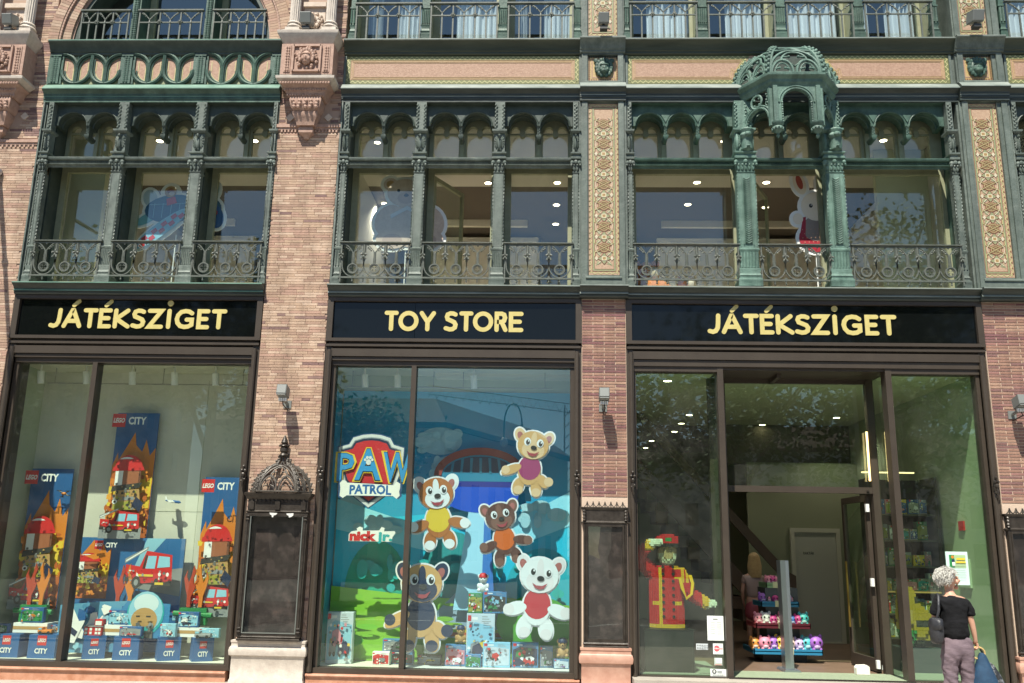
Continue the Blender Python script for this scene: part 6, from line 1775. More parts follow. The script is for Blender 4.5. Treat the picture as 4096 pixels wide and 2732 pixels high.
g = G(); g.prism([(-2.475, 1.742), (-1.925, 1.742), (-1.915, 1.80), (-1.88, 1.85), (-1.89, 1.875), (-2.03, 1.87), (-2.02, 1.91), (-2.06, 1.925), (-2.09, 1.88), (-2.30, 1.875), (-2.30, 1.91), (-2.34, 1.925), (-2.38, 1.90), (-2.37, 1.875), (-2.44, 1.865), (-2.475, 1.83)], .33, .342); g.build('board', WHT, T, smooth=0)
A = Art(.33); A.t(RED, 'nick', -2.465, -2.12, 1.757, .11, .09); A.t(TEAL, 'jr.', -2.11, -1.915, 1.757, .11, .06); A.done(T, 'lettering')
# plain cut-out animals standing in for the printed characters
def cutout(cx, cz, s, fur, fur2, vest, label, y, lean=0, pose=0):
    T = thing('animal_cutout', label, 'cut-out', (cx, y, cz - s), 'plain animal cut-outs')
    parts = []   # (mat, ellipse args)
    P = lambda dx, dz, rx, rz, rot=0: (cx + s * (dx * math.cos(R(lean)) - dz * math.sin(R(lean))), cz + s * (dx * math.sin(R(lean)) + dz * math.cos(R(lean))), rx * s, rz * s, 20, rot + lean)
    arms = [(-.48, -.42, .26, .13, 20), (.52, -.40, .28, .13, -15)] if pose == 0 else [(-.5, -.38, .3, .12, 30), (.42, -.58, .2, .13, -50)]
    sil = [P(0, .38, .44, .40), P(-.40, .62, .15, .20, 25), P(.40, .62, .15, .20, -25), P(0, -.32, .32, .42)] + [P(*a) for a in arms] + [P(-.24, -.80, .15, .24, -12), P(.26, -.80, .15, .24, 14)]
    g = G()
    for k, a in enumerate(sil): g.prism(el(a[0], a[1], a[2] + .02, a[3] + .02, 22, a[5]), y + .004 + .0006 * k, y + .016)
    g.build('white_outline', WHT, T, smooth=0)
    A = Art(y + .004)
    for a in sil[1:3]: A.p(fur2, el(*a))
    for a in sil[1:3]: A.p(paint((.40, .14, .12)), el(a[0], a[1] - .02 * s, a[2] * .55, a[3] * .6, 16, a[5]))
    for a in sil[6:]: A.p(fur, el(*a)); A.p(fur2, el(a[0], a[1] - a[3] * .45, a[2] * .9, a[3] * .5, 16))
    A.p(fur, el(*sil[3]))
    A.p(vest, el(*P(0, -.26, .31, .34)))
    for a in sil[4:6]: A.p(fur, el(*a)); A.p(fur2, el(a[0] + (.16 * s if a[0] > cx else -.16 * s), a[1] - .01 * s, a[3] * 1.0, a[3] * 1.0, 16))
    A.p(fur, el(*sil[0]))
    A.p(fur2, el(*P(.02, .24, .32, .25))); A.p(fur2, el(*P(.0, .55, .08, .2)))
    for sx in (-.17, .19):
        A.p(WHT, el(*P(sx, .46, .095, .115))); A.p(DKG, el(*P(sx + .015, .445, .055, .075))); A.p(WHT, el(*P(sx + .03, .48, .02, .025)))
    A.p(DKG, el(*P(.03, .31, .085, .06))); A.p(paint((.35, .06, .07)), [(cx + s * (dx * math.cos(R(lean)) - dz * math.sin(R(lean))), cz + s * (dx * math.sin(R(lean)) + dz * math.cos(R(lean)))) for dx, dz in ((-.16, .20), (-.06, .15), (.08, .15), (.2, .22), (.12, .09), (.02, .06), (-.08, .09))])
    A.done(T)
FURW = paint((.74, .78, .76)); FURB = paint((.42, .15, .04)); FURT = paint((.60, .36, .14)); FURD = paint((.12, .055, .04)); FURN = paint((.03, .045, .085))
cutout(-1.36, 2.17, .50, FURB, FURW, YEL, 'brown and white animal cut-out in a yellow top beside the mullion', .36, 6)
cutout(-.17, 2.82, .46, FURT, paint((.70, .50, .28)), paint((.33, .05, .14)), 'golden animal cut-out in a plum top, highest in the window', .36, -8, 1)
cutout(-.52, 1.92, .43, FURD, paint((.20, .10, .07)), paint((.60, .13, .02)), 'dark brown animal cut-out in an orange top in the middle', .37, 12)
cutout(-1.52, 1.02, .58, FURT, FURN, FURN, 'tan animal cut-out in a navy top at the lower left of the pane', .36, 0, 1)
cutout(-.06, 1.16, .54, FURW, paint((.72, .70, .68)), paint((.50, .03, .04)), 'white animal cut-out in a red top at the lower right of the pane', .36, -5)
# boxes along the bottom
WB = paint((.50, .60, .66)); BB = paint((.05, .2, .38))
for x0, x1, z0, z1, y, cols, lab in (
    (-2.72, -2.39, .247, .865, .50, [WB, LBL, RED, YEL, GRY, NAVY, PINK], 'tall pale blue tower toy box at the left of the window floor'),
    (-.955, -.60, .247, .88, .50, [WB, LBL, RED, GRY, YEL, NAVY], 'tall pale blue tower toy box right of the mullion'),
    (-.945, -.765, .885, 1.125, .52, [GRN, OLV, WHT, RED], 'green toy box stacked on the tall tower box'),
    (-.755, -.46, .885, 1.15, .54, [BB, DKG, GRN, LBL], 'dark blue toy box with a green picture stacked on the tall tower box'),
    (-2.015, -1.63, .40, .545, .56, [BB, GRY, WHT, GRN], 'dark blue toy box on top of the white toy box beside the mullion'),
    (-2.118, -1.905, .247, .40, .45, [WHT, RED, WHT, GRY], 'white toy box with a red stripe left of the mullion'),
    (-1.90, -1.62, .247, .40, .56, [BB, DKG, RED, GRN], 'dark toy box tucked behind the mullion'),
    (-1.57, -1.27, .247, .36, .58, [DKG, GRY, YEL], 'low dark toy box under the red and white plush'),
    (-1.215, -.96, .247, .50, .50, [BB, PINK, RED, WHT], 'blue and pink toy box with a red lid picture'),
    (-.953, -.76, .247, .40, .42, [BB, GRN, GRN, LBL], 'green vehicle toy box in front of the tall tower box'),
    (-.74, -.40, .247, .54, .46, [LBL, WB, GRY, RED], 'pale blue toy box with a red arch picture'),
    (-.379, -.05, .247, .545, .50, [BB, NAVY, GRN, WHT, RED], 'dark blue toy box with a green cart picture'),
    (-.03, .13, .247, .50, .55, [BB, GRY, GRN, WHT], 'blue toy box second from the right end of the window'),
    (.14, .33, .247, .36, .48, [BB, WB, PURP], 'low blue toy box at the right end of the window')):
    toy_box(x0, x1, z0, z1, y, .12, cols, lab, 'toy boxes in the blue window')
def plushie(x, y, z, s, c1, c2, c3, label, name='plush_toy', grp=None):
    T = thing(name, label, 'plush toy', (x, y, z), grp)
    g = G(); g.ball((x, y, z + .42 * s), (.36 * s, .30 * s, .42 * s), 12, 8); 
    for sx in (-1, 1): g.ball((x + sx * .3 * s, y - .12 * s, z + .2 * s), (.15 * s, .18 * s, .14 * s), 8, 6); g.ball((x + sx * .34 * s, y - .05 * s, z + .5 * s), (.12 * s, .12 * s, .2 * s), 8, 6)
    g.build('body', c1, T)
    g = G(); g.ball((x, y - .04 * s, z + 1.0 * s), (.34 * s, .30 * s, .32 * s), 12, 8)
    for sx in (-1, 1): g.ball((x + sx * .3 * s, y, z + 1.2 * s), (.12 * s, .08 * s, .15 * s), 8, 6)
    g.ball((x, y - .3 * s, z + .93 * s), (.16 * s, .14 * s, .12 * s), 8, 6); g.build('head', c2, T)
    g = G()
    for sx in (-1, 1): g.ball((x + sx * .13 * s, y - .3 * s, z + 1.06 * s), .05 * s, 6, 5)
    g.ball((x, y - .43 * s, z + .96 * s), .05 * s, 6, 5); g.build('face', BLK, T)
    g = G(); g.lathe([(.35 * s, z + 1.12 * s), (.32 * s, z + 1.3 * s), (.2 * s, z + 1.42 * s), (.02, z + 1.45 * s)], x, y - .02 * s, 10); g.build('cap', c3, T)
plushie(-.765, .58, 1.13, .17, WHT, WHT, RED, 'red and white plush toy on top of the stacked boxes')
plushie(-1.42, .62, .365, .17, WHT, WHT, RED, 'red and white plush toy sitting on the low dark box')
plushie(-1.03, .56, .505, .16, TAN, TAN, NAVY, 'tan plush toy with a navy cap beside the tall tower box')
plushie(.25, .53, .365, .17, TAN, TAN, NAVY, 'tan plush toy with a navy cap at the right end of the window')
# ================================================================ notices on the entrance glass
def notice(x0, x1, z0, z1, label, art, m=None):
    T = thing('window_notice', label, 'notice', ((x0 + x1) / 2, .12, z0), 'paper notices on the entrance glass')
    g = G(); g.box(x0, x1, .118, .122, z0, z1); g.build('sheet', m or paint((.74, .78, .74), .8), T, smooth=0)
    A = Art(.118); art(A); A.done(T, 'print')
def a1(A):
    A.r(DKG, 2.05, 2.11, .895, .903)
    for k in range(7):
        z = .862 - .022 * k; A.r(GRY, 2.02, 2.075, z, z + .004); A.r(GRY, 2.095, 2.15, z - .001, z + .003)
notice(1.983, 2.178, .652, .936, 'large white paper notice with rows of text beside the door post', a1)
def a2(A):
    for k in range(5): A.r(GRY, 1.852 + .028 * k, 1.872 + .028 * k, .588, .60); A.r(GRY, 1.852 + .028 * k, 1.872 + .028 * k, .556, .57)
notice(1.843, 1.985, .542, .613, 'small grey card sticker with two rows of emblems', a2, paint((.55, .6, .6)))
def a3(A):
    A.e(paint((.62, .10, .12)), 2.088, .562, .034, .034, 18); A.t(WHT, 'Eden', 2.058, 2.116, .555, .018, .03); A.t(paint((.62, .10, .12)), 'red', 2.118, 2.154, .555, .018, .03)
notice(2.044, 2.163, .496, .618, 'white square sticker with a red disc on the entrance glass', a3)
def a4(A): A.r(WHT, 2.075, 2.145, .40, .452); A.r(paint((.5, .3, .25)), 2.06, 2.14, .372, .385)
notice(2.055, 2.148, .370, .455, 'small pale stack of cards stuck below the red disc sticker', a4, paint((.5, .58, .52)))
def a5(A):
    A.e(DKG, 2.05, .30, .026, .026, 16); A.e(paint((.6, .62, .6)), 2.05, .30, .013, .018, 10); A.r(GRY, 2.085, 2.14, .302, .308); A.r(GRY, 2.085, 2.14, .290, .297); A.t(DKG, 'ELFOGADÓHELY', 2.03, 2.17, .255, .013, .01)
notice(2.003, 2.203, .247, .328, 'white sticker with a black disc reading ELFOGADÓHELY at the bottom', a5)
def a6(A):
    A.r(paint((.35, .5, .25)), 4.925, 5.12, 1.555, 1.705); A.r(GRN, 4.925, 4.985, 1.555, 1.705); A.e(ORG, 4.965, 1.68, .018, .018, 10); A.p(NAVY, [(4.95, 1.62), (4.99, 1.63), (4.985, 1.655), (4.955, 1.65)]); A.p(WHT, [(4.955, 1.575), (4.99, 1.575), (4.985, 1.62), (4.955, 1.62)]); A.r(YEL, 5.01, 5.11, 1.645, 1.67); A.r(YEL, 5.0, 5.115, 1.61, 1.63)
    for k in range(8): A.r(GRY, 4.95 + .01 * (k % 3), 5.11 - .012 * (k % 2), 1.585 - .021 * k, 1.588 - .021 * k)
notice(4.886, 5.148, 1.352, 1.744, 'large mint poster with a small boy picture on the right pane', a6, paint((.55, .74, .66)))
# ================================================================ brick built doorman
T = thing('doorman_figure', 'life size saluting doorman built of toy bricks in a red coat', 'figure', (1.56, .55, .25))
g = G(); g.stack(1.25, 1.85, .30, .85, [(0, .256), (0, .74), (.01, .745), (.01, .755)]); g.build('plinth', paint((.010, .011, .011), .4), T, smooth=0)
CELL = .019
def vox(inside, bb, name, mats, pick=None):
    g = G(); occ = set()
    nx = [int((bb[i + 3] - bb[i]) / (CELL if i < 2 else CELL * 1.2)) + 1 for i in range(3)]
    for i in range(nx[0]):
        for j in range(nx[1]):
            for k in range(nx[2]):
                x, y, z = bb[0] + (i + .5) * CELL, bb[1] + (j + .5) * CELL, bb[2] + (k + .5) * CELL * 1.2
                if inside(x, y, z): occ.add((i, j, k))
    for (i, j, k) in occ:
        if all(n in occ for n in ((i + 1, j, k), (i - 1, j, k), (i, j + 1, k), (i, j - 1, k), (i, j, k + 1), (i, j, k - 1))): continue
        x0, y0, z0 = bb[0] + i * CELL, bb[1] + j * CELL, bb[2] + k * CELL * 1.2
        e = .0008
        mi = pick(x0 + CELL / 2, y0, z0 + CELL * .6) if pick else 0
        g.box(x0 + e, x0 + CELL - e, y0 + e, y0 + CELL - e, z0 + e, z0 + CELL * 1.2 - e, mi)
    return g.build(name, mats, T, smooth=0)
def seg(p, a, b, ra, rb):
    a, b, p = Vector(a), Vector(b), Vector(p); d = b - a; t = max(0, min(1, (p - a).dot(d) / d.length_squared))
    return (p - a - d * t).length < ra + (rb - ra) * t
def coat(x, y, z):
    w = .225 if z < 1.35 else .225 - .9 * max(0, z - 1.42)
    if .76 < z < 1.52 and ((x - 1.555) / w) ** 2 + ((y - .55) / (.16 if z < 1.4 else .13)) ** 2 < 1: return True
    return seg((x, y, z), (1.39, .55, 1.42), (1.17, .5, 1.62), .10, .09) or seg((x, y, z), (1.17, .5, 1.62), (1.34, .42, 1.76), .085, .07) or seg((x, y, z), (1.73, .55, 1.40), (1.84, .52, 1.18), .095, .085) or seg((x, y, z), (1.84, .52, 1.18), (2.02, .45, 1.07), .08, .075)
REDC = mat('red_brick_plastic', (.58, .015, .02), .35); GOLDC = mat('yellow_brick_plastic', (.75, .43, .02), .35)
def coatc(x, y, z):
    if z < .80 or (abs(x - 1.47) < .014 and y < .5 and z < 1.5): return 1
    if y < .5 and abs(x - 1.70) < .06 and (1.35 < z < 1.385): return 1
    if y < .55 and abs(abs(x - 1.56) - .13) < .05 and 1.03 < z < 1.07: return 1
    if seg((x, y, z), (1.97, .47, 1.09), (2.03, .45, 1.065), .2, .2) and x > 1.98: return 1
    if z > 1.46 and x > 1.64: return 1
    if x > 1.74 and 1.30 < z < 1.47 and y < .55 and int((x - 1.74) / .03) % 2 == 0: return 1
    if 1.28 < x and z > 1.7 and seg((x, y, z), (1.32, .43, 1.74), (1.36, .41, 1.78), .09, .09): return 1
    return 0
vox(coat, (1.05, .3, .76, 2.15, .8, 1.9), 'coat', [REDC, GOLDC], coatc)
vox(lambda x, y, z: seg((x, y, z), (1.36, .40, 1.78), (1.46, .36, 1.80), .055, .045) or seg((x, y, z), (2.04, .44, 1.06), (2.11, .42, 1.06), .055, .05), (1.25, .25, .95, 2.25, .55, 1.9), 'glove', WHT)
vox(lambda x, y, z: ((x - 1.57) / .115) ** 2 + ((y - .5) / .12) ** 2 + ((z - 1.66) / .16) ** 2 < 1, (1.42, .35, 1.48, 1.72, .65, 1.84), 'face', [paint((.48, .33, .20)), paint((.66, .64, .55)), paint((.12, .09, .06))],
    lambda x, y, z: 1 if (z < 1.60 or (z < 1.655 and abs(x - 1.57) > .05)) else (2 if (abs(abs(x - 1.57) - .05) < .014 and 1.69 < z < 1.712) else 0))
vox(lambda x, y, z: ((x - 1.57) / .142) ** 2 + ((y - .5) / .145) ** 2 < 1 and 1.75 < z < 1.905 - 2.5 * (x - 1.57) ** 2, (1.40, .33, 1.74, 1.74, .66, 1.92), 'cap', [REDC, GRN, BLK], lambda x, y, z: 1 if (abs(x - 1.57) < .03 and y < .40 and 1.80 < z < 1.86) else (2 if z < 1.775 else 0))
g = G()
for k in range(3):
    g.tube([(1.70 + .012 * k, .40 - .006 * k, 1.36), (1.72 + .014 * k, .375, 1.24), (1.78, .37, 1.13 - .012 * k), (1.84 + .008 * k, .39, 1.17), (1.86 + .012 * k, .43, 1.30), (1.83 + .014 * k, .46, 1.40)], .009, 6)
g.build('gold_cord', GOLDC, T)
g = G()
for k in range(8):
    for xx in (1.50, 1.625): g.tube([(xx, .385, .90 + .085 * k), (xx, .41, .90 + .085 * k)], .018, 10)
g.build('button', BLK, T)
# ================================================================ plush display stand inside the entrance
T = thing('plush_stand', 'tiered square stand with blue, red and green trays full of plush toys', 'display stand', (3.3, 1.95, .25))
BT = paint((.02, .19, .34)); RT = paint((.42, .06, .09)); GT = paint((.24, .42, .22))
g = G(); g.box(3.1, 3.55, 1.85, 2.3, .25, 1.22); g.box(3.02, 3.62, 1.8, 2.35, .25, .34); g.build('pillar', paint((.06, .07, .075)), T, smooth=0)
TR = [(2.86, 3.78, .39, BT, 'blue bottom', 1.60), (2.92, 3.66, .72, RT, 'red', 1.68), (3.02, 3.54, 1.00, BT, 'blue upper', 1.76), (3.12, 3.44, 1.25, GT, 'green top', 1.84)]
for x0, x1, z, m, nm, y0 in TR:
    g = G(); g.box(x0, x1, y0, 2.3, z, z + .012); g.box(x0, x1, y0, y0 + .012, z - .03, z + .04); g.box(x0, x0 + .012, y0, 2.3, z - .03, z + .04); g.box(x1 - .012, x1, y0, 2.3, z - .03, z + .04); g.build('tray', m, T, smooth=0)
    g = G(); xm = (x0 + x1) / 2 - .0; g.box(xm - .07, xm + .07, y0 - .004, y0 - .001, z - .03, z + .05); g.build('price_card', paint((.55, .58, .33)), T, smooth=0)
PCOL = {'pink': (.62, .22, .30), 'purple': (.27, .10, .42), 'orange': (.62, .25, .04), 'cream': (.62, .48, .40), 'teal': (.07, .42, .45), 'yellow': (.68, .48, .05), 'blue': (.06, .14, .45), 'magenta': (.50, .04, .22), 'white': (.68, .66, .66), 'green': (.06, .40, .2), 'lilac': (.45, .35, .58)}
ORD = ['first', 'second', 'third', 'fourth', 'fifth', 'sixth', 'seventh', 'eighth']
ROWS = [(0, ['orange', 'pink', 'purple', 'yellow', 'cream', 'lilac', 'teal', 'purple'], .185), (1, ['pink', 'white', 'magenta', 'cream', 'pink', 'blue', 'magenta', 'teal'], .145), (2, ['purple', 'pink', 'magenta', 'pink', 'lilac', 'pink'], .13), (3, ['pink', 'magenta', 'pink', 'green', 'pink'], .125)]
for ti, names, d in ROWS:
    x0, x1, z, m, nm, y0 = TR[ti]; n = len(names)
    for i, c in enumerate(names):
        x = x0 + .06 + (x1 - x0 - .12) * i / (n - 1) + rnd.uniform(-.018, .018); y = y0 + .085 + rnd.uniform(0, .06); r = d * .5 * rnd.uniform(.82, 1.2); zz = z + .013
        Q = thing('plush_toy', '%s round plush toy, %s from the left on the %s tray of the stand' % (c, ORD[i], nm), 'plush toy', (x, y, zz), 'round plush toys on the tiered stand')
        g = G(); g.ball((x, y, zz + r), (r, r * .9, r), 12, 8)
        for sx in (-1, 1): g.ball((x + sx * r * .62, y, zz + 1.85 * r), (r * .28, r * .2, r * .38), 7, 5); g.ball((x + sx * r * .45, y - r * .6, zz + .25 * r), r * .27, 6, 5)
        g.build('body', paint(PCOL[c]), Q)
        g = G(); g.ball((x, y - r * .45, zz + .62 * r), (r * .55, r * .5, r * .45), 8, 6); g.build('belly', paint(tuple(min(.75, v * .6 + .3) for v in PCOL[c])), Q)
        for sx in (-1, 1): G().ball((x + sx * r * .36, y - r * .78, zz + 1.22 * r), r * .17, 6, 5).build('eye', BLK, Q)
T = thing('security_gate', 'slim grey anti-theft gate standing inside the open entrance', 'security gate', (3.09, .75, .25))
g = G(); q = [(3.045, .70), (3.10, .66), (3.145, .68), (3.10, .95), (3.06, .95)]
g.add([(x, y, .256) for x, y in q] + [(x - .008, y, 1.60) for x, y in q], [(0, 1, 6, 5), (1, 2, 7, 6), (2, 3, 8, 7), (3, 4, 9, 8), (4, 0, 5, 9), (5, 6, 7, 8, 9)]); g.build('gate_panel', STEEL, T, smooth=0)
g = G(); g.prism([(3.0, .253), (3.22, .253), (3.20, .275), (3.02, .275)], .62, 1.0); g.build('foot', STEEL, T, smooth=0)
# shelves and toys behind the right pane
T = thing('toy_shelf', 'dark tall shelf unit stocked with boxed toys behind the right pane', 'shelf', (5.05, 1.6, .25))
g = G(); g.box(4.55, 5.42, 1.98, 2.02, .25, 2.75); g.box(5.38, 5.42, 1.45, 2.0, .25, 2.75); g.box(4.55, 4.58, 1.5, 2.0, .25, 2.75); g.build('carcass', paint((.03, .028, .022)), T, smooth=0)
for z in (.62, .93, 1.22, 1.55, 1.90, 2.25):
    g = G(); g.box(4.58, 5.38, 1.5, 1.98, z - .02, z); g.build('shelf_board', TAN if z in (1.22,) else paint((.09, .085, .07)), T, smooth=0)
sc = [GRN, RED, GRY, WHT, TEAL, YEL, BLUE, PINK, OLV, paint((.3, .33, .28))]
for zi, z in enumerate((.62, .93, 1.22, 1.55, 1.90, 2.25)):
    x = 4.6; k = 0
    while x < 5.30:
        w = rnd.uniform(.09, .17); h = rnd.uniform(.14, .26) if z < 2.2 else .2
        c = rnd.choice(sc)
        toy_box(x, x + w, z + .001, z + h, 1.55 + rnd.uniform(0, .06), .12, [c, rnd.choice(sc), rnd.choice(sc)], 'boxed toy, %s from the left on the %s shelf of the dark unit' % (ORD[k], ('lowest', 'second lowest', 'third', 'fourth', 'fifth', 'topmost')[zi]), 'boxed toys on the dark shelf unit')
        x += w + .012; k += 1
T = thing('brick_animal', 'large yellow and green animal sculpture of toy bricks behind the right pane', 'sculpture', (4.75, .95, .25))
CELL = .034
vox(lambda x, y, z: ((x - 4.80) / .22) ** 2 + ((y - 1.0) / .2) ** 2 + ((z - .80) / .28) ** 2 < 1 or seg((x, y, z), (4.72, .95, .95), (4.66, .9, 1.22), .16, .10), (4.4, .7, .4, 5.1, 1.3, 1.4), 'body', [paint((.36, .24, .02)), GRN, DKG], lambda x, y, z: 2 if int(z / .09) % 3 == 0 and x > 4.75 else (1 if z < .78 and x < 4.75 else 0))
g = G(); g.box(4.55, 5.05, .8, 1.25, .256, .55); g.build('plinth', paint((.03, .05, .07)), T, smooth=0)
tag(G().box(5.435, 5.46, .75, 1.05, 1.30, 1.66).build('wall_cabinet', paint((.45, .5, .42)), smooth=0, loc=(5.45, .9, 1.3)), 'pale grey metal wall cabinet on the green side wall', 'cabinet')
tag(G().box(5.44, 5.46, .80, .95, 2.02, 2.14).build('fire_sign', RED, smooth=0, loc=(5.45, .9, 2.02)), 'small red sign on the green side wall', 'sign')
tag(G().box(4.6, 5.35, 2.0, 2.02, 2.85, 2.87).build('light_bar', emit('lit_bar', (1, .75, .4), 1.5), smooth=0, loc=(5, 2, 2.85)), 'thin lit light bar above the dark toy shelf', 'light bar')
# ================================================================ things in the upper windows
def cut_board(name, label, cat, y, sil, art, loc):
    T = thing(name, label, cat, loc)
    g = G()
    for k, a in enumerate(sil): g.prism(a, y + .004 + .0006 * k, y + .02)
    g.build('white_board', paint((.88, .88, .84)), T, smooth=0)
    A = Art(y + .004); art(A); A.done(T)
    st_ = G(); st_.tube([(loc[0], y + .03, 5.03), (loc[0], y + .03, loc[2] + .2)], .010, 6); st_.build('stand', WHT, T)
E_ = el
y = .485
FB = mat('plush_print', (.60, .47, .38), .9, (.70, .57, .47), 22)
bear = [(-2.00, 6.53, .24, .205), (-2.20, 6.66, .10, .095), (-1.80, 6.68, .10, .095), (-1.92, 6.05, .32, .32), (-2.20, 6.12, .19, .24, 20, -25), (-1.62, 6.10, .19, .24, 20, 25), (-2.14, 5.85, .23, .15), (-1.66, 5.85, .23, .15)]
def bart(A):
    for a in bear[1:3]: A.e(FB, *a); A.e(TAN, a[0], a[1], a[2] * .6, a[3] * .6)
    A.e(FB, *bear[3])
    for a in bear[4:6]: A.e(FB, *a[:4], rot=a[5])
    for a in bear[6:]: A.e(FB, *a); A.e(paint((.5, .37, .30)), a[0], a[1] - .02, a[2] * .6, a[3] * .62)
    A.e(FB, *bear[0]); A.e(paint((.52, .38, .30)), -1.97, 6.45, .12, .09); A.e(DKG, -1.97, 6.49, .035, .025); A.e(DKG, -2.08, 6.56, .022, .024); A.e(DKG, -1.87, 6.56, .022, .024)
    A.p(paint((.62, .64, .66)), [(-2.18, 6.20), (-1.95, 6.33), (-1.72, 6.22), (-1.74, 6.17), (-1.95, 6.27), (-2.17, 6.14)])
cut_board('bear_cutout', 'large brown teddy bear cut-out in the upper window above TOY STORE', 'cut-out', y, [el(a[0], a[1], a[2] + .045, a[3] + .045, 22, a[5] if len(a) > 4 else 0) for a in bear], bart, (-1.95, y, 5.76))
pl = [(-5.28, 6.28, .40, .21, 22, 5), (-5.33, 6.52, .11, .11), (-5.62, 6.44, .10, .13, 16, 20), (-5.62, 6.14, .20, .07, 16, 30), (-5.40, 5.98, .46, .10, 20, 40), (-4.80, 6.28, .22, .18), (-4.68, 6.18, .13, .20, 16, 25), (-4.74, 6.52, .09, .16, 16, -20)]
def part_(A):
    A.e(paint((.45, .55, .58)), *pl[2][:4], rot=20); A.e(paint((.2, .48, .52)), *pl[3][:4], rot=30); A.e(LBL, *pl[7][:4], rot=-20)
    A.e(paint((.02, .12, .24)), *pl[0][:4], rot=5); A.e(paint((.03, .13, .22)), *pl[5]); A.e(BLUE, *pl[6][:4], rot=25); A.e(RED, -4.68, 6.22, .05, .05)
    for k in range(5): A.p(LBL, [(-5.55 + .12 * k, 6.14), (-5.542 + .12 * k, 6.14), (-5.535 + .12 * k, 6.36), (-5.543 + .12 * k, 6.36)])
    A.p(LBL, [(-5.6, 6.33), (-5.0, 6.36), (-5.0, 6.367), (-5.6, 6.337)])
    A.p(RED, [(-5.38, 6.42), (-5.26, 6.46), (-5.22, 6.36), (-5.36, 6.32)])
    A.e(TAN, -5.33, 6.53, .085, .085); A.e(paint((.32, .12, .06)), -5.33, 6.54, .05, .04); A.e(FB, -5.31, 6.50, .04, .03)
    A.e(LBL, *pl[4][:4], rot=40)
    for i in range(9):
        for j in range(2):
            if (i + j) % 2 == 0:
                c, s = math.cos(R(40)), math.sin(R(40)); u, v = -.40 + .085 * i, -.06 + .06 * j
                q = [(u, v), (u + .085, v), (u + .085, v + .06), (u, v + .06)]
                A.p(RED, [(-5.40 + a * c - b * s, 5.98 + a * s + b * c) for a, b in q])
cut_board('plane_cutout', 'large blue toy plane cut-out with a red check wing in the left upper windows', 'cut-out', y, [el(a[0], a[1], a[2] + .04, a[3] + .04, 22, a[5] if len(a) > 4 else 0) for a in pl], part_, (-5.2, y, 5.7))
rb = [(3.700, 6.350, .20, .21), (3.500, 6.690, .085, .165, 18, 14), (3.830, 6.710, .085, .16, 18, -10), (3.450, 6.170, .07, .08), (3.680, 6.030, .17, .18), (3.680, 5.890, .23, .20)]
def rart(A):
    CR = paint((.86, .76, .60))
    for a in rb[1:3]: A.e(CR, *a[:4], rot=a[5]); A.e(paint((.45, .10, .07)), a[0], a[1] + .02, a[2] * .5, a[3] * .65, rot=a[5])
    A.e(paint((.34, .015, .03)), *rb[5]); A.e(paint((.30, .25, .22)), *rb[4]); A.p(paint((.36, .02, .04)), [(3.520, 6.190), (3.560, 6.200), (3.540, 5.910), (3.460, 5.910)])
    A.e(CR, *rb[3]); A.e(CR, *rb[0]); A.e(DKG, 3.635, 6.360, .025, .03); A.e(WHT, 3.642, 6.370, .008, .008)
    for i in range(7):
        for j in range(5): A.e(paint((.55, .30, .2)), 3.500 + .055 * i + (.027 if j % 2 else 0), 5.770 + .06 * j, .007, .007, 6)
cut_board('rabbit_cutout', 'white rabbit cut-out in a red spotted skirt behind the canopy window', 'cut-out', y, [el(a[0], a[1], a[2] + .045, a[3] + .045, 22, a[5] if len(a) > 4 else 0) for a in rb], rart, (3.68, y, 5.72))
for x, z, r, lab, c in ((1.46, 5.12, .34, 'large orange plush toy low in the upper window left of the canopy', (.50, .18, .06)), (1.98, 5.10, .22, 'smaller orange plush toy beside the large one in the upper window', (.50, .18, .06))):
    T = thing('plush_toy', lab, 'plush toy', (x, .9, 5.03), 'orange plush toys in the upper window')
    FUZZ = mat('orange_plush', c, .95, tuple(min(.7, v * 1.4) for v in c), 40, bump=.5)
    g = G(); g.ball((x, .9, 5.03 + r * .55), (r, r * .8, r * .6), 14, 10); g.ball((x + r * .8, .8, 5.03 + r * .3), (r * .4, r * .4, r * .3), 10, 8); g.build('body', FUZZ, T)
    g = G(); g.ball((x - r * .15, .9, 5.03 + r * 1.35), (r * .5, r * .45, r * .5), 12, 9)
    for sx in (-1, 1): g.ball((x - r * .15 + sx * r * .4, .9, 5.03 + r * 1.8), r * .17, 8, 6)
    g.build('head', FUZZ, T); g = G(); g.ball((x + r * .15, .75, 5.03 + r * 1.25), (r * .22, r * .2, r * .3), 8, 6); g.build('muzzle', paint((.6, .52, .38)), T)
T = thing('phone_poster', 'pale blue phone poster at the right edge of the upper windows', 'poster', (6.8, .44, 5.2))
g = G(); g.box(6.40, 7.1, .52, .54, 5.15, 6.70); g.build('sheet', paint((.30, .55, .62)), T, smooth=0)
A = Art(.52); A.r(paint((.62, .72, .72)), 6.40, 7.1, 6.64, 6.70); A.t(BLK, 'SAMSUNG', 6.34, 6.95, 6.72, .07, .04); A.t(BLK, 'Galaxy', 6.47, 6.85, 6.53, .06, .01); A.done(T, 'lettering')
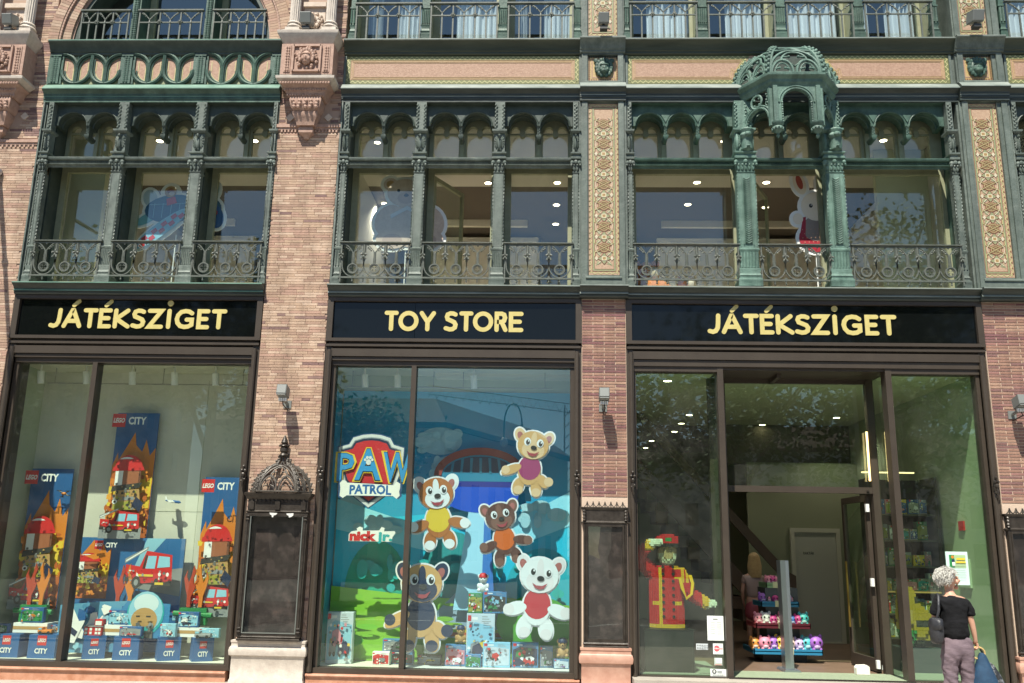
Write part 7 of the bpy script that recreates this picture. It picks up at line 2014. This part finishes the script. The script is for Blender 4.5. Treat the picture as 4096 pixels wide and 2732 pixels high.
# ================================================================ people
from mathutils import noise as mnoise
def skin(name, chains, mats, parent, extra=None, levels=2, label=None, fold=0, fs=(9, 9, 14)):
    """chains: list of [(x,y,z,r),...]; a chain starting with an int joins that vertex of the first chain"""
    vs, es, rs = [], [], []
    for ch in chains:
        prev = None
        for it in ch:
            if isinstance(it, int): prev = it; continue
            vs.append(it[:3]); rs.append((it[3], it[4] if len(it) > 4 else it[3]))
            if prev is not None: es.append((prev, len(vs) - 1))
            prev = len(vs) - 1
    me = bpy.data.meshes.new(name); me.from_pydata(vs, es, [])
    o = bpy.data.objects.new(name, me); COL.objects.link(o)
    md = o.modifiers.new('Skin', 'SKIN'); md.use_smooth_shade = True
    for i, sv in enumerate(me.skin_vertices[0].data): sv.radius = rs[i]; sv.use_root = (i == 0)
    o.modifiers.new('Sub', 'SUBSURF').levels = levels
    o.modifiers['Sub'].render_levels = levels
    bpy.context.view_layer.update()
    m2 = bpy.data.meshes.new_from_object(o.evaluated_get(bpy.context.evaluated_depsgraph_get()))
    vv = []
    for v in m2.vertices:
        p = v.co.copy()
        if fold:
            q = Vector((p.x * fs[0] + p.z * 5, p.y * fs[1], p.z * fs[2] + p.x * 6)); k = mnoise.noise(q) + .5 * mnoise.noise(q * 2.1)
            p += v.normal * (fold * (abs(k) * 2 - .5))
        vv.append(tuple(p))
    g = G(); g.add(vv, [tuple(p.vertices) for p in m2.polygons])
    bpy.data.objects.remove(o)
    if extra: extra(g)
    return g.build(name, mats, parent, smooth=75)
SKINM = mat('skin', (.50, .27, .18), .55, (.56, .32, .22), 20)
SHIRT = mat('black_cotton', (.007, .007, .008), .95, (.013, .013, .015), 9, bump=1.0, bscale=11, stretch=(1, 1, 1.7), spec=.2)
TROUS = mat('mauve_trousers', (.145, .105, .125), .9, (.19, .14, .16), 8, bump=1.0, bscale=9, stretch=(1, 1, 2.2))
HAIR_W = mat('white_hair', (.40, .38, .34), .75, (.66, .65, .60), 26)
X, Y, Z0 = 4.05, -1.9, .126
W = thing('person', 'woman with curly white hair in a black shirt and mauve trousers facing the window', 'person', (X, Y, Z0))
def headparts(g):
    # face turned to the right (+x): nose, chin, brow, lips, ear, eyes
    hx, hy, hz = 4.055, -1.862, 1.455
    g.ball((hx + .088, hy + .008, hz - .010), (.022, .013, .020), 8, 6); g.ball((hx + .078, hy + .008, hz + .008), (.014, .010, .028), 7, 5)
    g.ball((hx + .062, hy + .008, hz - .075), (.024, .026, .022), 8, 6)
    g.ball((hx + .074, hy + .008, hz - .045), (.010, .020, .008), 7, 5)
    for s in (-1, 1):
        g.ball((hx + .064, hy + .008 + s * .032, hz + .022), (.018, .020, .010), 7, 5)
        g.ball((hx + .055, hy + .008 + s * .045, hz - .02), (.024, .02, .024), 7, 5)
        g.ball((hx - .005, hy + .008 + s * .074, hz - .005), (.016, .008, .030), 8, 6)
        g.ball((hx + .002, hy + .008 + s * .078, hz + .006), (.014, .007, .016), 8, 6)
body = skin('body', [
    [(X, Y, .84, .10, .085), (X, Y, .96, .10, .08), (X - .005, Y, 1.10, .11, .085), (X - .01, Y - .01, 1.23, .115, .08), (4.035, Y, 1.295, .06, .06), (4.035, -1.885, 1.335, .042), (4.042, -1.872, 1.38, .042), (4.052, -1.862, 1.43, .072, .064), (4.05, -1.862, 1.485, .082, .072), (4.045, -1.862, 1.53, .055, .05)],
    [0, (3.975, Y, .79, .078), (3.975, -1.885, .62, .066), (3.98, -1.88, .47, .050), (3.985, -1.905, .32, .046), (3.985, -1.915, .20, .033), (3.985, -1.86, .165, .032), (3.985, -1.80, .152, .024)],
    [0, (4.125, Y, .79, .078), (4.130, -1.885, .62, .066), (4.140, -1.88, .47, .050), (4.150, -1.905, .32, .046), (4.150, -1.915, .20, .033), (4.150, -1.86, .165, .032), (4.155, -1.80, .152, .024)],
    [3, (3.92, Y - .005, 1.255, .045), (3.885, Y + .01, 1.16, .036), (3.865, -1.87, 1.05, .030), (3.885, -1.79, .99, .026), (3.93, -1.71, .965, .021), (3.96, -1.675, .965, .024, .013)],
    [3, (4.155, Y - .005, 1.245, .045), (4.19, Y - .01, 1.15, .037), (4.212, -1.915, 1.04, .031), (4.228, -1.908, .95, .027), (4.238, -1.90, .885, .020), (4.243, -1.893, .85, .014, .026)],
], SKINM, W, headparts)
# right hand: four fingers closed on the bag handle, thumb beside them
HB = (4.243, -1.893, .845)
def hand(g, base, s=1):
    pass
for nm, side in (('right', 1),):
    g = G()
    for k, (dy, L) in enumerate(((.024, .046), (.008, .052), (-.008, .049), (-.023, .040))):
        x0, y0, z0 = HB[0] + .004, HB[1] + dy, HB[2]
        g.tube([(x0, y0, z0 + .012), (x0 + .004, y0, z0 - .45 * L), (x0 - .004, y0, z0 - .85 * L), (x0 - .020, y0, z0 - 1.0 * L), (x0 - .030, y0, z0 - .72 * L)], [.0085, .0085, .008, .0075, .006], 7)
    g.tube([(HB[0] - .004, HB[1] + .028, HB[2] + .02), (HB[0] - .012, HB[1] + .042, HB[2] - .005), (HB[0] - .018, HB[1] + .038, HB[2] - .03)], [.010, .009, .007], 7)
    g.build('fingers', SKINM, W, smooth=60)
g = G()
for k in range(4):
    g.tube([(3.96, -1.675 , .972 - .012 * k), (3.99, -1.65, .972 - .012 * k), (4.01, -1.66, .968 - .012 * k)], [.008, .008, .006], 7)
g.tube([(3.955, -1.69, .98), (3.965, -1.68, 1.0), (3.985, -1.665, 1.005)], [.009, .008, .006], 7)
g.build('fingers', SKINM, W, smooth=60)
shirt = skin('shirt', [
    [(X, Y, .865, .155, .128), (X, Y, .98, .142, .115), (X - .005, Y, 1.12, .138, .108), (X - .01, Y - .005, 1.21, .140, .10), (4.035, Y, 1.275, .095, .078), (4.035, -1.89, 1.305, .062, .058)],
    [3, (3.915, Y - .005, 1.245, .064), (3.875, Y + .01, 1.155, .056), (3.864, Y + .02, 1.11, .056)],
    [3, (4.16, Y - .005, 1.235, .064), (4.20, Y - .01, 1.15, .057), (4.212, Y - .01, 1.10, .060)],
], SHIRT, W, levels=3, fold=.009)
trous = skin('trousers', [
    [(X, Y - .005, .99, .112, .095), (X, Y - .01, .84, .125, .118)],
    [1, (3.978, Y - .005, .76, .094, .098), (3.974, -1.89, .62, .080), (3.978, -1.885, .47, .068), (3.985, -1.905, .32, .064), (3.985, -1.91, .20, .060), (3.985, -1.91, .175, .060)],
    [1, (4.124, Y - .005, .76, .094, .098), (4.134, -1.89, .62, .080), (4.142, -1.885, .47, .068), (4.150, -1.905, .32, .064), (4.150, -1.91, .20, .060), (4.150, -1.91, .175, .060)],
], TROUS, W, levels=3, fold=.012, fs=(8, 8, 11))
g = G()
for xx in (3.985, 4.152): g.ball((xx, -1.85, .152), (.042, .105, .03), 10, 6)
g.build('shoes', BLK, W)
g = G()
rh = random.Random(5)
hc = Vector((4.024, -1.866, 1.474))
g.ball((4.018, -1.866, 1.478), (.088, .086, .084), 14, 10, 1)
for i in range(1100):
    d = Vector((rh.gauss(0, 1), rh.gauss(0, 1), rh.gauss(0, 1))).normalized()
    if d.x > .35 and d.z < .50: continue
    if d.x > .12 and d.z < .05: continue
    if d.z < -.60: continue
    p = hc + Vector((d.x * .088, d.y * .086, d.z * .082)) + d * rh.uniform(0, .014)
    t = d.cross(Vector((rh.uniform(-1, 1), rh.uniform(-1, 1), rh.uniform(-1, 1)))).normalized(); b = d.cross(t)
    r = rh.uniform(.004, .013); w0 = rh.uniform(0, 6); k_ = rh.uniform(.002, .006)
    fl = Vector((-.5, -.1, -.75)) + Vector((rh.uniform(-.6, .6), rh.uniform(-.6, .6), rh.uniform(-.3, .6)))
    fl = (fl - d * fl.dot(d)).normalized() * rh.uniform(.004, .008)
    pts = [p + d * (k_ * k ** .7) + fl * k + (t * math.cos(w0 + k * .75) + b * math.sin(w0 + k * .75)) * r for k in range(8)]
    g.tube(pts, [.0022, .003, .0032, .003, .0028, .0024, .0018, .0008], 4)
g.build('hair', [HAIR_W, mat('grey_hair_roots', (.30, .28, .25), .8, (.40, .38, .34), 40)], W, smooth=60)
# bags
BAGG = mat('dark_bag_leather', (.016, .017, .021), .5, (.04, .04, .046), 14, bump=.6, bscale=25)
T = thing('shoulder_bag', 'dark grey shoulder bag hanging on the left shoulder of the white haired woman', 'bag', (3.85, -1.93, .88))
def blob(g, c, rx, ry, rz, seed, amp=.12, n=18, m=12, pw=.7):
    q = random.Random(seed); ph = [q.uniform(0, 6) for _ in range(6)]
    vs, fs = [], []
    for i in range(m + 1):
        a = pi * i / m
        for j in range(n):
            b = 2 * pi * j / n
            k = 1 + amp * (math.sin(3 * b + ph[0] + 2 * a) * .5 + math.sin(5 * b + ph[1] - 3 * a) * .35 + math.sin(4 * a + ph[2]) * .3)
            sx, sz = math.sin(a), math.cos(a)
            vs.append((c[0] + rx * k * sx ** pw * math.cos(b), c[1] + ry * k * sx ** pw * math.sin(b), c[2] + rz * math.copysign(abs(sz) ** pw, sz)))
    for i in range(m):
        for j in range(n): fs.append((i * n + j, (i + 1) * n + j, (i + 1) * n + (j + 1) % n, i * n + (j + 1) % n))
    g.add(vs, fs)
g = G(); blob(g, (3.850, -1.945, .965), .055, .10, .12, 3, .12, 20, 14, .5); g.build('bag_body', BAGG, T, smooth=70)
g = G(); g.tube([(3.86, -1.95, 1.07), (3.872, -1.99, 1.16), (3.895, -1.96, 1.29), (3.91, -1.90, 1.315), (3.89, -1.84, 1.25), (3.86, -1.86, 1.08)], .013, 6); g.build('strap', BAGG, T, smooth=60)
g = G(); g.ball((3.84, -2.05, 1.0), .010, 6, 5); g.build('clasp', STEEL, T)
g = G(); blob(g, (3.849, -1.955, 1.03), .058, .106, .062, 9, .08, 18, 10, .5); g.build('flap', BAGG, T, smooth=70)
T = thing('shopping_bag', 'dark blue shopping bag with a pale ring handle held by the woman', 'bag', (4.27, -1.9, .30))
BL = mat('blue_bag_fabric', (.006, .030, .070), .8, (.012, .05, .105), 9, bump=.8, bscale=12)
g = G(); blob(g, (4.285, -1.90, .52), .125, .13, .25, 8, .14, 26, 18, .5); g.v = [(4.285 + (x - 4.285) * (1 - .75 * max(0, z - .50)/.27), -1.9 + (y + 1.9) * (1 - .6 * max(0, z - .50)/.27), z) for x, y, z in g.v]; g.build('bag_body', BL, T, smooth=70)
g = G(); g.tube([(4.255 + .065 * math.cos(t), -1.893, .765 + .055 * math.sin(t)) for t in [2 * pi * i / 18 for i in range(18)]], .009, 6, True); g.build('ring_handle', paint((.55, .38, .16)), T)
T = thing('shopping_bag', 'grey and black patterned bag leaning out beside the blue bag', 'bag', (4.42, -1.85, .30))
g = G(); blob(g, (4.41, -1.86, .45), .085, .11, .25, 21, .14, 22, 16); g.xform(Matrix.Translation((4.41, -1.86, .45)) @ Matrix.Rotation(R(-24), 4, 'Y') @ Matrix.Translation((-4.41, 1.86, -.45)))
g.build('bag_body', mat('patterned_bag', (.02, .022, .025), .5, (.26, .27, .29), 16, bump=.5, bscale=14, lo=.48, hi=.60), T, smooth=70)
g = G(); g.tube([(4.28, -1.89, .80), (4.31, -1.88, .76), (4.35, -1.87, .68)], .010, 6); g.build('bag_strap', BLK, T)
# girl in the shop
GX, GY, GZ = 3.19, 3.0, .25
Gp = thing('person', 'girl with long fair hair in a pale top standing inside the dim shop', 'person', (GX, GY, GZ))
skin('body', [
    [(GX, GY, .92, .09, .075), (GX, GY, 1.08, .09, .07), (GX, GY, 1.26, .10, .075), (GX + .01, GY, 1.36, .09, .06), (GX + .02, GY, 1.43, .038), (GX + .025, GY, 1.48, .04), (GX + .03, GY, 1.54, .07, .062), (GX + .03, GY, 1.61, .078, .07), (GX + .03, GY, 1.66, .05, .045)],
    [0, (GX - .07, GY, .86, .07), (GX - .07, GY + .01, .58, .045), (GX - .07, GY, .31, .03), (GX - .07, GY + .1, .27, .022)],
    [0, (GX + .07, GY, .86, .07), (GX + .07, GY + .01, .58, .045), (GX + .07, GY, .31, .03), (GX + .07, GY + .1, .27, .022)],
    [3, (GX - .12, GY, 1.33, .038), (GX - .16, GY, 1.12, .028), (GX - .13, GY + .1, .95, .02), (GX - .10, GY + .16, .90, .022, .012)],
    [3, (GX + .14, GY, 1.33, .038), (GX + .18, GY, 1.12, .028), (GX + .19, GY + .06, .93, .02), (GX + .19, GY + .08, .87, .022, .012)]],
    mat('skin_pink', (.45, .24, .17), .6), Gp, lambda g: (g.ball((GX + .03, GY + .08, 1.57), (.012, .02, .018), 6, 5), [g.ball((GX + .03 + s * .075, GY, 1.575), (.008, .014, .026), 6, 5) for s in (-1, 1)], [g.tube([(GX + .19, GY + .08 + .014 * k, .87), (GX + .19, GY + .09 + .014 * k, .81)], [.008, .006], 5) for k in range(4)], [g.tube([(GX - .10, GY + .14 + .013 * k, .90), (GX - .09, GY + .16 + .013 * k, .845)], [.008, .006], 5) for k in range(4)]))
skin('top', [[(GX, GY, 1.0, .12, .10), (GX, GY, 1.15, .115, .095), (GX, GY, 1.30, .125, .09), (GX + .01, GY, 1.37, .09, .07)], [2, (GX - .12, GY, 1.32, .055), (GX - .15, GY, 1.22, .05)], [2, (GX + .14, GY, 1.32, .055), (GX + .17, GY, 1.22, .05)]], paint((.34, .24, .22)), Gp)
skin('skirt', [[(GX, GY, 1.02, .11, .10), (GX, GY, .88, .14, .12), (GX, GY, .68, .17, .14)]], paint((.28, .05, .07)), Gp)
g = G(); g.ball((GX + .03, GY - .015, 1.62), (.088, .085, .085), 12, 8)
for i in range(26):
    a = pi + pi * i / 25; g.tube([(GX + .03 + .07 * math.cos(a), GY - .02 + .07 * math.sin(a), 1.64), (GX + .03 + .095 * math.cos(a), GY - .02 + .085 * math.sin(a), 1.5), (GX + .03 + .09 * math.cos(a + .2), GY - .03 + .08 * math.sin(a), 1.33)], [.014, .014, .006], 5)
g.build('hair', mat('fair_hair', (.34, .22, .10), .6, (.42, .29, .14), 30), Gp)
# ================================================================ across the street (seen mirrored in the panes)
LEAF = mat('leaf', (.045, .085, .02), .7, (.09, .14, .035), 1.2)
LEAF2 = mat('leaf_light', (.09, .15, .035), .7, (.13, .20, .05), 1.5)
BARK = mat('bark', (.12, .09, .065), .9, bump=.6, bscale=12)
def tree(x, y, zc, rad, h0, label, seed):
    q = random.Random(seed)
    T = thing('street_tree', label, 'tree', (x, y, -.2), 'street trees across the road')
    g = G(); g.tube([(x, y, -.25), (x + .1, y, 1.5), (x - .05, y, h0), (x, y, zc)], [.28, .22, .18, .1], 8)
    for i in range(9):
        a = q.uniform(0, 2 * pi); L = rad * q.uniform(.6, .9)
        g.tube([(x, y, h0 + q.uniform(-.3, zc - h0)), (x + .5 * L * math.cos(a), y + .5 * L * math.sin(a), zc + q.uniform(-.3, .4) * rad), (x + L * math.cos(a), y + L * math.sin(a), zc + q.uniform(-.2, .8) * rad)], [.10, .06, .02], 6)
    g.build('trunk', BARK, T)
    g = G(); cl = []
    for i in range(52):
        d = Vector((q.gauss(0, 1), q.gauss(0, 1), q.gauss(0, 1))).normalized() * rad * q.uniform(.25, .95)
        cl.append((Vector((x, y, zc)) + Vector((d.x, d.y, d.z * .85)), rad * q.uniform(.20, .36), q.random() < .4))
    for c, r, lt in cl:
        for k in range(130):
            p = c + Vector((q.gauss(0, .5), q.gauss(0, .5), q.gauss(0, .42))) * r
            a = Vector((q.uniform(-1, 1), q.uniform(-1, 1), q.uniform(-.6, .6))).normalized(); b = a.cross(Vector((q.uniform(-1, 1), q.uniform(-1, 1), q.uniform(-1, 1)))).normalized()
            s = q.uniform(.08, .17)
            g.add([p - a * s, p + b * s * .55, p + a * s, p - b * s * .55], [(0, 1, 2, 3)], 1 if lt else 0)
    me_ = g.build('crown', [LEAF, LEAF2], T, smooth=0)
tree(6.2, -18, 6.0, 3.9, 2.4, 'leafy tree across the road mirrored in the entrance glass', 1)
tree(11.8, -17.5, 6.4, 4.0, 2.4, 'leafy tree across the road mirrored in the right entrance pane', 2)
tree(14.0, -24, 12.0, 5.0, 4.0, 'tallest tree across the road mirrored in the right upper window', 3)
tree(-11.5, -19, 8.6, 4.2, 4.0, 'tall leafy tree across the road mirrored in the left upper windows', 4)
tree(-18.5, -19, 9.0, 4.6, 4.0, 'broad leafy tree at the far left across the road', 5)
tree(-8.0, -22, 5.4, 3.6, 2.4, 'small leafy tree across the road mirrored in the toy banner window', 6)
def far_house(poly, h, label, col, cx, cy):
    T = thing('town_house', label, 'building', (cx, cy, -.2), 'town houses across the road')
    g = G(); n = len(poly)
    g.add([(x, y, -.3) for x, y in poly] + [(x, y, h) for x, y in poly], [tuple(range(n)), tuple(range(n, 2 * n))] + [(i, (i + 1) % n, n + (i + 1) % n, n + i) for i in range(n)]); g.build('wall', mat('house_plaster', col, .9), T, smooth=0)
    g = G(); w = .5
    c = Vector((sum(p[0] for p in poly) / n, sum(p[1] for p in poly) / n))
    o = [(x + (x - c.x) * .03, y + (y - c.y) * .03) for x, y in poly]; i_ = [(x + (c.x - x) * .25, y + (c.y - y) * .25) for x, y in poly]
    g.add([(x, y, h) for x, y in o] + [(x, y, h + .35) for x, y in o] + [(x, y, h + 2.4) for x, y in i_], [(k, (k + 1) % n, n + (k + 1) % n, n + k) for k in range(n)] + [(n + k, n + (k + 1) % n, 2 * n + (k + 1) % n, 2 * n + k) for k in range(n)] + [tuple(range(2 * n, 3 * n))]); g.build('roof', mat('brown_roof', (.12, .07, .05), .8), T, smooth=0)
    win = G()
    for k in range(n):
        a, b = Vector((*poly[k], 0)), Vector((*poly[(k + 1) % n], 0)); d = b - a; L = d.length; d.normalize(); nr = Vector((d.y, -d.x, 0))
        if (a + b).dot(Vector((0, 1, 0))) / 2 < cy - 4: continue
        if (((a + b) / 2 - Vector((c.x, c.y, 0))).dot(nr)) < 0: nr = -nr
        for j in range(int(L / 2.6)):
            for z in [1.0 + 3.1 * t for t in range(int((h - 2) / 3.1))]:
                p = a + d * (1.3 + 2.6 * j) + nr * .02
                win.add([(p.x, p.y, z), ((p + d * 1.1).x, (p + d * 1.1).y, z), ((p + d * 1.1).x, (p + d * 1.1).y, z + 1.9), (p.x, p.y, z + 1.9)], [(0, 1, 2, 3)])
    win.build('windows', mat('far_glass', (.03, .035, .045), .2), T, smooth=0, kind='stuff')
far_house([(-22, -46), (-6.4, -46), (2.0, -66), (-16, -72)], 9.3, 'corner town house across the road mirrored in the TOY STORE window', (.45, .38, .27), -10, -56)
far_house([(6, -70), (40, -62), (40, -80), (6, -84)], 9.5, 'pale town house far across the road to the right', (.42, .40, .36), 22, -72)
far_house([(-70, -50), (-30, -46), (-30, -64), (-70, -66)], 17, 'tall town house across the road at the far left', (.36, .31, .25), -50, -56)
T = thing('tower_crane', 'latticed tower crane far behind the town houses mirrored in the shop window', 'crane', (3.5, -110, 0))
g = G()
for dx in (-.8, .8):
    for dy in (-.8, .8): g.tube([(3.5 + dx, -110 + dy, 0), (3.5 + dx, -110 + dy, 21)], .12, 4)
for k in range(14): g.tube([(2.7, -109.2, 1.5 * k), (4.3, -109.2, 1.5 * k + 1.5)], .09, 4)
g.build('mast', paint((.35, .2, .12)), T, smooth=0)
g = G()
for dz in (0, 1.2): g.tube([(8, -110, 20 + dz - .4), (-16, -110, 22.5 + dz)], .06, 4)
for k in range(20): x = 8 - 1.2 * k; g.tube([(x, -110, 19.6 + .12 * k), (x - .6, -110, 21 + .12 * k), (x - 1.2, -110, 19.7 + .12 * k)], .045, 4)
g.build('jib', paint((.35, .2, .12)), T, smooth=0)
T = thing('street_lamp', 'tall street lamp with a scrolled head across the road mirrored in the shop window', 'street lamp', (-.9, -24, -.2))
g = G(); g.tube([(-.9, -24, -.2), (-.9, -24, 6.6)], [.09, .05], 8); g.tube([(-.9, -24, 5.6)] + [(-1.25 + .35 * math.cos(t), -24, 6.6 + .8 * math.sin(t)) for t in [pi * i / 10 for i in range(11)]] + [(-1.6, -24, 6.0)], .03, 6); g.build('post', IRON_DK, T)
g = G(); g.ball((-1.6, -24, 5.85), (.16, .16, .2), 10, 8); g.build('lantern', paint((.6, .6, .55)), T)
